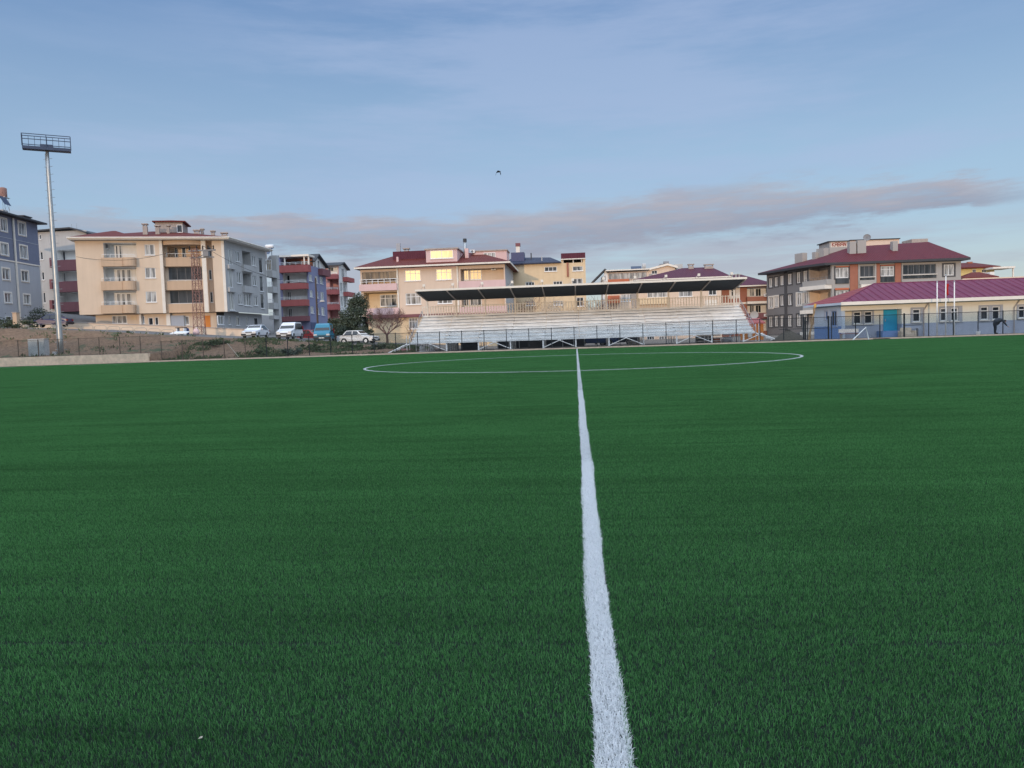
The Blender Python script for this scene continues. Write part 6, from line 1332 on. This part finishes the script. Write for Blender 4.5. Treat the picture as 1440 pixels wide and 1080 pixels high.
# ------------------------------------------------------------------ right end: flagpoles, goal, bench, sofa, heap, timber, bucket
FP = 'white flagpoles in front of the clubhouse'
YFp = 64.4
for px_, py_, lb in ((1317.8, 397, 'left white flagpole of the three in front of the clubhouse'), (1330, 387.6, 'tallest white flagpole, in the middle, with the red flag'), (1342, 396.5, 'right white flagpole of the three in front of the clubhouse')):
    x = gx(px_, 440, YFp); zt_ = at(px_, py_, YFp).z; t = thing('flagpole', lb, 'flagpole', (x, YFp, 0), FP)
    b = MB(); b.tube([(x, YFp, -.05), (x, YFp, zt_)], [.052, .04], 10); b.build('pole', M['whitepaint'], t, smooth=True); b = MB(); b.tube([(x, YFp, zt_+.001), (x, YFp, zt_+.05), (x, YFp, zt_+.1)], [.05, .075, .03], 8); b.build('finial', M['steel'], t); MB().box(x-.14, x+.14, YFp-.14, YFp+.14, -.03, .1).build('base', M['concrete'], t)
xf = gx(1332.3, 408, YFp); z1, z0 = at(1332.3, 399, YFp).z, at(1332.3, 416.5, YFp).z
fl = thing('flag', 'small red flag hanging limp beside the tallest flagpole', 'flag', (xf, YFp, z1)); b = MB(); n = 6; k = 10
for j in range(k+1):
    for i in range(n+1): b.v.append((xf-.06+.15*i/n*(1-.3*j/k), YFp-.02+.07*math.sin(i*2.2+j*.4), z1+(z0-z1)*j/k*(1-.1*i/n)))
b.f = [(j*(n+1)+i, j*(n+1)+i+1, (j+1)*(n+1)+i+1, (j+1)*(n+1)+i) for j in range(k) for i in range(n)]
o = b.build('cloth', M['red'], fl, smooth=True); sm = o.modifiers.new('thick', 'SOLIDIFY'); sm.thickness = .012
a0, a1, a2 = at(1217.7, 460.5, 59.6), at(1199.5, 478.5, 59.6), at(1221.7, 478, 59.6)
dv = Vector((.335, .942, 0))*1.9; t = thing('training_goal', 'small white A frame training goal standing in front of the clubhouse door', 'goal', (a0.x, 59.6, 0))
A_, B_, C_ = Vector((a0.x, 59.6, a0.z)), Vector((a1.x, 59.6, .05)), Vector((a2.x, 59.6, .05))
for o_ in (Vector((0, 0, 0)), dv): b = MB(); b.tube([B_+o_, A_+o_, C_+o_], .042, 8); b.build('side_frame', M['whitepaint'], t)
b = MB(); b.tube([A_, A_+dv], .04, 8); b.build('crossbar', M['whitepaint'], t); b = MB(); b.tube([B_, B_+dv], .03, 8); b.build('ground_bar', M['whitepaint'], t)
b = MB(); q = at(1239, 477, 61).x; b.box(q-.5, q+.5, 60.6, 61.3, .03, .075); tag(b.build('rubber_mat', M['black'], loc=(q, 61, 0)), 'black rubber mat lying on the edge of the pitch near the training goal', 'mat', kind='thing')
YB_ = 65.6; xb = gx(1196, 466, YB_); t = thing('bench', 'wooden bench with red seat against the clubhouse wall behind the training goal', 'bench', (xb, YB_, 0)); MB().box(xb-.8, xb+.8, YB_, YB_+.42, .43, .48).build('seat', mat('red_brown_seat', (.28, .12, .09), .7, .15, 4), t); MB().box(xb-.8, xb+.8, YB_+.44, YB_+.49, .55, .85).build('backrest', M['trim'], t)
for s in (-.65, .65): MB().box(xb+s-.04, xb+s+.04, YB_+.05, YB_+.5, -.03, .427).build('leg', M['steel'], t)
xb = gx(1278.5, 470, YB_); t = thing('armchair', 'beige old armchair standing between the fence and the clubhouse', 'armchair', (xb, YB_, 0)); mb_ = mat('beige_upholstery', (.50, .42, .33), .9, .12, 4)
MB().box(xb-.45, xb+.45, YB_, YB_+.6, .02, .38).build('seat', mb_, t, bevel=.05); MB().box(xb-.45, xb+.45, YB_+.603, YB_+.8, .02, .80).build('backrest', mb_, t, bevel=.05)
for s in (-1, 1): MB().box(min(xb+s*.453, xb+s*.6), max(xb+s*.453, xb+s*.6), YB_, YB_+.78, .02, .55).build('armrest', mb_, t, bevel=.04)
xb = gx(1284, 465, YB_+.4); t = thing('table', 'grey folding table behind the beige armchair', 'table', (xb, YB_+.9, 0)); MB().box(xb-.7, xb+.7, YB_+.85, YB_+1.2, .72, .76).build('table_top', M['surround'], t)
for s in (-.6, .6): MB().box(xb+s-.03, xb+s+.03, YB_+.9, YB_+1.15, -.03, .717).build('leg', M['greyframe'], t)
xb = gx(1375.5, 467, 62.5); t = thing('bucket', 'white paint bucket standing on the kerb left of the bending person', 'bucket', (xb, 62.5, .05)); b = MB(); b.tube([(xb, 62.5, z) for z in (.03, .33, .34)], [.13, .16, .165], 14); b.build('pail', M['pvc'], t, smooth=True); b = MB(); b.tube([(xb+.165*math.cos(a), 62.5-.06, .34+.13*math.sin(a)) for a in [math.pi*i/8 for i in range(9)]], .01, 5); b.build('handle', M['steel'], t)
YM = 66.; xb = gx(1111, 475, YM); t = thing('soil_heap', 'heap of dark soil behind the fence in front of the grey block', 'heap', (xb, YM, 0)); b = MB(); nr, na2 = 9, 26; b.v.append((xb-.15, YM, .95))
for i in range(1, nr+1):
    for j in range(na2):
        a = 2*math.pi*j/na2; r_ = i/nr; h_ = .95*(1-r_)**.85+.06*math.sin(j*1.9+i*2.3)*(r_ < .97); b.v.append((xb-.15*(1-r_)+math.cos(a)*r_*1.45*(1+.08*math.sin(3*a)), YM+math.sin(a)*r_*1.2, h_-.05*(i == nr)))
b.f = [(0, 1+j, 1+(j+1) % na2) for j in range(na2)]+[(1+(i-1)*na2+j, 1+(i-1)*na2+(j+1) % na2, 1+i*na2+(j+1) % na2, 1+i*na2+j) for i in range(1, nr) for j in range(na2)]
b.build('soil', mat('dark_soil', (.085, .075, .06), .95, .3, 6, .5, 14), t, smooth=True)
p0, p1 = at(1135.5, 477, 64.2), at(1154, 427.5, 64.2); t = thing('timber_pole', 'rough timber pole leaning against the left corner of the clubhouse roof', 'pole', (p0.x, 64.2, 0)); b = MB(); A_, B_ = Vector((p0.x, 63.9, 0)), Vector((p1.x, 65.6, at(1154, 428, 65.6).z)); n = 9
b.tube([A_.lerp(B_, i/n)+Vector((.03*math.sin(i*2.1), 0, 0)) for i in range(n+1)], [.09+.015*math.sin(i*1.7) for i in range(n+1)], 8); b.build('shaft', M['wood'], t); b = MB(); d = (B_-A_).normalized(); b.tube([B_-d*.35, B_+d*.02], .112, 8); b.build('painted_tip', mat('ochre_paint', (.5, .27, .06), .7, .1, 5), t)
# ------------------------------------------------------------------ trees, weeds
def leafmat(name, a, b_):
    m, nt, b = newmat(name); L = nt.links; geo = N(nt, 'ShaderNodeNewGeometry'); no = N(nt, 'ShaderNodeTexNoise', Scale=3.0, Detail=4.0); L.new(geo.outputs['Position'], no.inputs['Vector'])
    mr = N(nt, 'ShaderNodeMapRange'); mr.inputs[1].default_value = .3; mr.inputs[2].default_value = .7; L.new(no.outputs['Fac'], mr.inputs[0])
    mix = N(nt, 'ShaderNodeMix', data_type='RGBA'); L.new(mr.outputs[0], mix.inputs[0]); mix.inputs[6].default_value = (*a, 1); mix.inputs[7].default_value = (*b_, 1)
    L.new(mix.outputs[2], b.inputs['Base Color']); b.inputs['Roughness'].default_value = .7; return m
MLF = leafmat('dark_needles', (.028, .042, .030), (.08, .105, .065)); MLW = leafmat('weed_leaves', (.03, .06, .02), (.10, .12, .045)); MLH = leafmat('hedge_leaves', (.03, .045, .022), (.07, .085, .04))
MTW = mat('red_brown_twigs', (.15, .085, .075), .9, .25, 6)
def leaves(rng, pts, s0, s1, flat=.0):
    """one small tilted four-sided leaf clump per point"""
    V, Fs = [], []
    for p in pts:
        s = rng.uniform(s0, s1); a = Vector((rng.gauss(0, 1), rng.gauss(0, 1), rng.gauss(0, .7))).normalized(); c = a.cross(Vector((rng.gauss(0, 1), rng.gauss(0, 1), rng.gauss(0, 1)))).normalized()
        b = len(V); V += [p-a*s, p+c*s*.45, p+a*s*1.1, p-c*s*.5]; Fs.append((b, b+1, b+2, b+3))
    m = MB(); m.v = [tuple(v) for v in V]; m.f = Fs; return m
def branch(mb, rng, p, d, L, r, lev, up=.15, kids=3, tips=None):
    n = 4; pts = [p.copy()]; q = p.copy(); dd = d.normalized()
    for i in range(n):
        dd = (dd+Vector((rng.uniform(-.18, .18), rng.uniform(-.18, .18), rng.uniform(-.05, .05)+up*.3))).normalized(); q = q+dd*L/n; pts.append(q.copy())
    mb.tube(pts, [max(.008, r*(1-.55*i/n)) for i in range(n+1)], 5 if lev > 1 else 3, cap=False)
    if lev == 0:
        if tips is not None: tips.append(q)
        return
    for k in range(kids):
        t = rng.uniform(.35, 1) if k < kids-1 else 1; i = min(n-1, int(t*n)); base = pts[i].lerp(pts[i+1], t*n-i if t < 1 else 1)
        side = Vector((rng.gauss(0, 1), rng.gauss(0, 1), rng.gauss(0, .4))).normalized()
        branch(mb, rng, base, (dd*.8+side*.75+Vector((0, 0, up))), L*rng.uniform(.55, .8), r*.5, lev-1, up, kids, tips)
# dark evergreen: uneven columns of needles on a trunk
Yt = 84.; xt = gx(500, 465, Yt); zt0 = terr(xt, Yt)
t = thing('evergreen_tree', 'dark evergreen tree standing between the pink house and the red balcony blocks', 'tree', (xt, Yt, zt0))
rng = random.Random(11); b = MB(); b.tube([(xt+.25, Yt, zt0-.2), (xt+.2, Yt, zt0+2), (xt+.35, Yt, zt0+4.5)], [.2, .15, .04], 8); zc_ = zt0
for i in range(16): h = .8+i*.22; a = rng.uniform(0, 6.28); b.tube([(xt+.22, Yt, zt0+h), (xt+.22+math.cos(a)*1.0, Yt+math.sin(a)*1.0, zt0+h+.45)], [.04, .012], 4)
b.build('trunk', M['bark'], t); pts = []
ztop = at(503, 417, Yt).z
clumps = []
for i in range(120):
    h = rng.random()**1.15; rmax = (2.15*(1-h)**.6+.3)*(1.0 if h > .1 else .7)
    a = rng.uniform(0, 6.28); rr_ = rmax*rng.uniform(.25, 1.05); clumps.append((Vector((xt+.2+.25*h+math.cos(a)*rr_-.7*(1-h), Yt+math.sin(a)*rr_, zt0+.35+h*(ztop-zt0-.5))), rng.uniform(.22, .5)))
for c, s in clumps:
    for _ in range(85): pts.append(c+Vector((rng.gauss(0, s*.55), rng.gauss(0, s*.55), rng.gauss(0, s*.7))))
leaves(rng, pts, .06, .15).build('crown', MLF, t)
# clipped hedge to its left
Yh = 88.; xh0, xh1 = gx(462, 465, Yh), gx(492, 465, Yh); zh = at(475, 449, Yh).z
t = thing('hedge', 'grey green hedge to the left of the dark evergreen tree', 'hedge', ((xh0+xh1)/2, Yh, .8)); pts = []
for _ in range(5200):
    pts.append(Vector((rng.uniform(xh0, xh1), Yh+rng.uniform(-.5, .5), rng.uniform(.6, zh+rng.gauss(0, .08)+.12*math.sin(rng.random()*6)))))
b = MB()
for i in range(9): x = xh0+(xh1-xh0)*(i+.5)/9; b.tube([(x, Yh, .5), (x+.1, Yh, zh-.3)], [.05, .02], 5)
b.build('stem', M['bark'], t); leaves(rng, pts, .07, .16).build('foliage', MLH, t)
# bare trees
def bare(label, px, Y, z0, ztop, spread, seed, kids=3, lev=4, trunk=.9, r=.11, mt=None):
    x = gx(px, 470, Y); rng = random.Random(seed); t = thing('bare_tree', label, 'tree', (x, Y, z0)); b = MB(); H = ztop-z0
    b.tube([(x, Y, z0-.2), (x+.03, Y, z0+trunk*.5), (x, Y, z0+trunk)], [r*1.25, r, r*.9], 8); b.build('trunk', M['bark'], t)
    c = MB()
    for k in range(4):
        a = 2*math.pi*k/4+rng.uniform(-.5, .5); branch(c, rng, Vector((x, Y, z0+trunk-.05)), Vector((math.cos(a)*spread, math.sin(a)*spread, 1)), H*.34, r*.6, lev-1, .12, kids)
    c.build('branches', mt or MTW, t); return t
bare('bare leafless tree with reddish twigs in front of the pink house', 544, 80, terr(gx(544, 470, 80), 80), at(544, 425, 80).z, .95, 5, 4, 5, 1.0, .13)
bare('thin bare sapling beside the left end of the stand', 580, 73, .1, at(580, 452, 73).z, .35, 9, 3, 3, .8, .05)
for px, top, sd_, lb in ((745, 415, 31, 'bare reddish shrub tree behind the stand in front of the yellow block'), (782, 418, 32, 'pale bare shrub tree behind the stand at the middle of the yellow block'), (838, 413, 33, 'bare tangled tree behind the stand right of the yellow block'), (850, 422, 34, 'low bare tree behind the stand left of the orange balcony')):
    bare(lb, px, 80+sd_ % 3, -.1, at(px, top, 80).z, .7, sd_, 4, 4, 1.6, .10, MTW if sd_ != 32 else M['chim'])
# shrubs on the left bank
def shrub(label, px, py, Y, w, h, seed, m=MLW, n=900):
    x = gx(px, py, Y); z = terr(x, Y); rng = random.Random(seed); t = thing('shrub', label, 'shrub', (x, Y, z)); b = MB(); pts = []
    for i in range(9): a = rng.uniform(0, 6.28); b.tube([(x, Y, z-.1), (x+math.cos(a)*w*.3, Y+math.sin(a)*w*.2, z+h*.6)], [.025, .01], 4)
    b.build('stem', M['bark'], t)
    cl_ = [(Vector((x+rng.uniform(-w, w)*.5, Y+rng.uniform(-w, w)*.35, z+rng.uniform(.1, .8)*h)), rng.uniform(.15, .32)*max(.6, h)) for _ in range(12)]
    for _ in range(n): c, s = rng.choice(cl_); pts.append(c+Vector((rng.gauss(0, s), rng.gauss(0, s), abs(rng.gauss(0, s*.7))-.1)))
    leaves(rng, pts, .05, .13).build('foliage', m, t)
shrub('dark shrub in front of the slate blue block left of the cream pillar', 10, 455, 83, 1.6, 1.5, 1, MLF); shrub('dark shrub beside the blue car in front of the slate blue block', 52, 448, 90, 1.7, 1.6, 2, MLF)
shrub('wide green shrub at the very left edge of the bank', 22, 469, 74.5, 3.4, .8, 3, MLH, 1500)
shrub('green shrub on the bank below the white sedan', 372, 493, 66.5, 1.3, .6, 4); shrub('green shrub low on the bank below the white van', 410, 494, 66, 1.3, .7, 5, MLF); shrub('green shrub on the bank right of the lattice pylon', 300, 480, 70, 2.4, .8, 6); shrub('leafy shrub on the bank below the teal van', 440, 488, 68.5, 2.2, .7, 7)
shrub('low green shrub on the bank below the old white saloon', 497, 489, 69, 2.4, .55, 8); shrub('small shrub on the bank beneath the bare red tree', 535, 488, 70, 1.4, .5, 9, MLH)
# weeds and dry tufts over the bank
rng = random.Random(77); b = MB()
for _ in range(6000):
    x, Y = rng.uniform(-60, -14), rng.uniform(63.8, 76.5)
    n_ = math.sin(x*.9+Y*.4)+math.sin(x*.37-Y*.8+2)+math.sin(x*2.3+Y*1.9)*.5
    dens = .9 if x > -36 else .12
    if n_ < .05 or rng.random() > dens: continue
    z = terr(x, Y)
    for k in range(5):
        a = rng.uniform(0, 6.28); h = rng.uniform(.08, .30); w = rng.uniform(.03, .07); ux_, uy_ = math.cos(a), math.sin(a); l = rng.uniform(-.14, .14)
        x2, y2 = x+rng.gauss(0, .18), Y+rng.gauss(0, .18)
        b.poly((x2-ux_*w, y2-uy_*w, z-.02), (x2+ux_*w, y2+uy_*w, z-.02), (x2+ux_*w*.6+l, y2+uy_*w*.6, z+h*.7), (x2+l*1.6, y2+l*.5, z+h))
tag(b.build('weeds', MLW), 'patchy green weeds growing over the brown soil bank beyond the fence', 'weeds', kind='stuff')

# ------------------------------------------------------------------ bird
Yb = 46.; pc = at(701.5, 241.5, Yb); t = thing('bird', 'black bird gliding with both wings bent down in the open sky', 'bird', pc)
def skin(name, verts, edges, radii, m, par, sub=1):
    o0 = ORG[par.name]; me = bpy.data.meshes.new(name); me.from_pydata([tuple(Vector(v)-o0) for v in verts], edges, []); me.update()
    o = bpy.data.objects.new(name, me); COL.objects.link(o); o.parent = par; ORG[o.name] = o0.copy()
    sk = o.modifiers.new('skin', 'SKIN'); sk.use_smooth_shade = True
    for i, r_ in enumerate(radii):
        r_ = r_ if isinstance(r_, tuple) else (r_, r_); me.skin_vertices[0].data[i].radius = r_
    me.skin_vertices[0].data[0].use_root = True
    sb = o.modifiers.new('sub', 'SUBSURF'); sb.levels = sub; sb.render_levels = sub; me.materials.append(m); return o
MBK = mat('black_feathers', (.012, .013, .016), .6, .15, 20)
x, y, z = pc
bd = MB(); 
bd.tube([(x+.13, y-.10, z-.005), (x+.09, y-.07, z+.0), (x+.04, y-.03, z), (x-.03, y+.03, z), (x-.10, y+.09, z), (x-.15, y+.14, z-.004)], [.006, .02, .028, .03, .02, .024], 10)
for s, tip in ((-1, (-.20, .0, -.215)), (1, (.10, .0, -.20))):
    pts = [Vector((x, y, z+.01)), Vector((x+tip[0]*.45, y, z+.03)), Vector((x+tip[0]*.8, y, z-.07)), Vector((x+tip[0], y, z+tip[2]))]
    cw = [.085, .10, .085, .012]; n = len(pts)
    V = []
    for p, c in zip(pts, cw): V += [p+Vector((-s*c*.25, -c*.7, .35*c)), p+Vector((s*c*.45, c, -.45*c)), p+Vector((s*c*.45, c, -.45*c-.01)), p+Vector((-s*c*.25, -c*.7, .35*c-.01))]
    Fs = [(i*4+k, i*4+(k+1) % 4, (i+1)*4+(k+1) % 4, (i+1)*4+k) for i in range(n-1) for k in range(4)]+[(0, 1, 2, 3), ((n-1)*4+3, (n-1)*4+2, (n-1)*4+1, (n-1)*4)]
    bd.add(V, Fs)
bd.build('body', MBK, t, smooth=True); b = MB(); b.tube([(x+.13, y-.10, z-.005), (x+.165, y-.13, z-.012)], [.010, .002], 6); b.build('beak', M['greyframe'], t)

# ------------------------------------------------------------------ person bending over at the right end
Yp = 62.35; pf = at(1399.5, 470, Yp); px0, zf_ = pf.x, .12
H = thing('person', 'person in dark jacket and trousers bending over by the fence at the right end', 'person', (px0, Yp, zf_))
def P(dx, dy, dz): return (px0+dx, Yp+dy, zf_+dz)
# body: pelvis, spine bent forward to +x, legs a little apart, left arm reaching down and forward
V = [P(-.06, 0, .84), P(.10, 0, 1.00), P(.30, 0, 1.08), P(.46, 0, 1.05), P(.55, 0, 1.02), P(.62, .0, .99),
     P(-.07, -.08, .78), P(-.03, -.09, .44), P(-.06, -.09, .08), P(.08, -.10, .03),
     P(-.02, .09, .78), P(.05, .10, .44), P(.02, .10, .08), P(.17, .11, .03),
     P(.46, -.19, 1.02), P(.58, -.22, .80), P(.74, -.20, .62), P(.79, -.19, .57),
     P(.42, .20, .98), P(.36, .26, .76), P(.16, .19, .66), P(.10, .17, .63)]
Eg = [(0,1),(1,2),(2,3),(3,4),(4,5),(0,6),(6,7),(7,8),(8,9),(0,10),(10,11),(11,12),(12,13),(3,14),(14,15),(15,16),(16,17),(3,18),(18,19),(19,20),(20,21)]
Rr = [(.18,.17), (.18,.17), (.20,.17), (.19,.15), .07, .065, .125, .10, .08, .055, .125, .10, .08, .055, .075, .052, .038, .03, .075, .052, .038, .03]
MSK = mat('skin', (.42, .25, .18), .6, .08, 10); MJK = mat('dark_jacket', (.05, .055, .065), .85, .2, 8); MTR = mat('dark_trousers', (.022, .025, .032), .85, .15, 8); MHR = mat('dark_hair', (.02, .017, .015), .7, .2, 20)
skin('body', V, Eg, Rr, MTR, H, 2)
hd = Vector(P(.70, .0, .955))                          # head, face turned down and forward
def ell(c, ax, n=14, m_=9): 
    b = MB(); R1 = [[(Vector(c)+Vector((ax[0]*math.cos(2*math.pi*i/n)*math.sin(math.pi*j/m_), ax[1]*math.sin(2*math.pi*i/n)*math.sin(math.pi*j/m_), ax[2]*math.cos(math.pi*j/m_)))) for i in range(n)] for j in range(1, m_)]
    b.v = [tuple(Vector(c)+Vector((0, 0, ax[2])))]+[tuple(v) for r_ in R1 for v in r_]+[tuple(Vector(c)-Vector((0, 0, ax[2])))]
    b.f = [(0, 1+i, 1+(i+1) % n) for i in range(n)]+[(1+j*n+i, 1+j*n+(i+1) % n, 1+(j+1)*n+(i+1) % n, 1+(j+1)*n+i) for j in range(m_-2) for i in range(n)]+[(len(b.v)-1, 1+(m_-2)*n+(i+1) % n, 1+(m_-2)*n+i) for i in range(n)]
    return b
hb = ell(hd, (.115, .08, .092)); hb.add(*(lambda e: (e.v, e.f))(ell(hd+Vector((.06, 0, -.085)), (.018, .014, .024), 8, 6)))
for s in (-1, 1): e = ell(hd+Vector((.0, s*.082, -.01)), (.02, .012, .03), 8, 6); hb.add(e.v, e.f)
e = ell(hd+Vector((.085, 0, -.055)), (.02, .026, .018), 8, 6); hb.add(e.v, e.f)
hb.build('head', MSK, H, smooth=True)
ey = MB()
for s in (-1, 1): e = ell(hd+Vector((.045, s*.032, -.075)), (.014, .012, .012), 8, 6); ey.add(e.v, e.f)
ey.build('eyes', MHR, H); ell(hd+Vector((.095, 0, -.035)) + Vector((.012, 0, -.03)), (.006, .022, .006), 8, 5).build('mouth', mat('lips', (.3, .12, .1), .6, .05, 10), H)
ell(hd+Vector((-.012, 0, .022)), (.122, .09, .092)).build('hair', MHR, H, smooth=True)
# jacket over the trunk and arms
JV = [V[0], V[1], V[2], V[3], P(.51, 0, 1.03), V[14], V[15], V[16], V[18], V[19], V[20]]; JE = [(0,1),(1,2),(2,3),(3,4),(3,5),(5,6),(6,7),(3,8),(8,9),(9,10)]
skin('jacket', JV, JE, [(.215,.21), (.225,.215), (.235,.21), (.215,.17), .09, .09, .066, .05, .09, .066, .05], MJK, H, 2)
for (w, d) in ((Vector(V[17]), Vector((.55, -.05, -.45))), (Vector(V[21]), Vector((-.5, -.1, -.5)))):
    d.normalize(); side = Vector((0, 1, 0)); vs = [w, w+d*.05]; es = [(0, 1)]; rs = [.026, .032]
    for i, (o_, l) in enumerate(((-.03, .075), (-.01, .085), (.01, .08), (.03, .065))):
        b_ = len(vs); vs += [w+d*.09+side*o_, w+d*(.09+l*.5)+side*o_*1.1, w+d*(.09+l)+side*o_*1.1+Vector((-.015, 0, -.01))]; es += [(1, b_), (b_, b_+1), (b_+1, b_+2)]; rs += [.011, .009, .007]
    b_ = len(vs); vs += [w+d*.05+side*.045, w+d*.10+side*.06]; es += [(1, b_), (b_, b_+1)]; rs += [.011, .009]
    skin('hand', vs, es, rs, MSK, H, 1)
for (f_, ) in ((V[9],), (V[13],)):
    e = ell(Vector(f_)+Vector((-.05, 0, .015)), (.14, .055, .05), 12, 8); e.build('shoe', M['black'], H, smooth=True)

# a scrap of paper on the turf
pz = at(282, 1038, 2.55); r0 = ray(282, 1038); q = CP+r0*((.022-CAMZ)/r0.z); b = MB(); b.add([q+Vector(v) for v in ((-.006, -.004, 0), (.006, -.003, .002), (.005, .005, .004), (-.005, .004, .001), (0, .001, .005))], [(0, 1, 4), (1, 2, 4), (2, 3, 4), (3, 0, 4)])
tag(b.build('paper_scrap', M['concrete'], loc=q), 'tiny white paper scrap lying on the near turf left of the halfway line', 'litter', kind='thing')
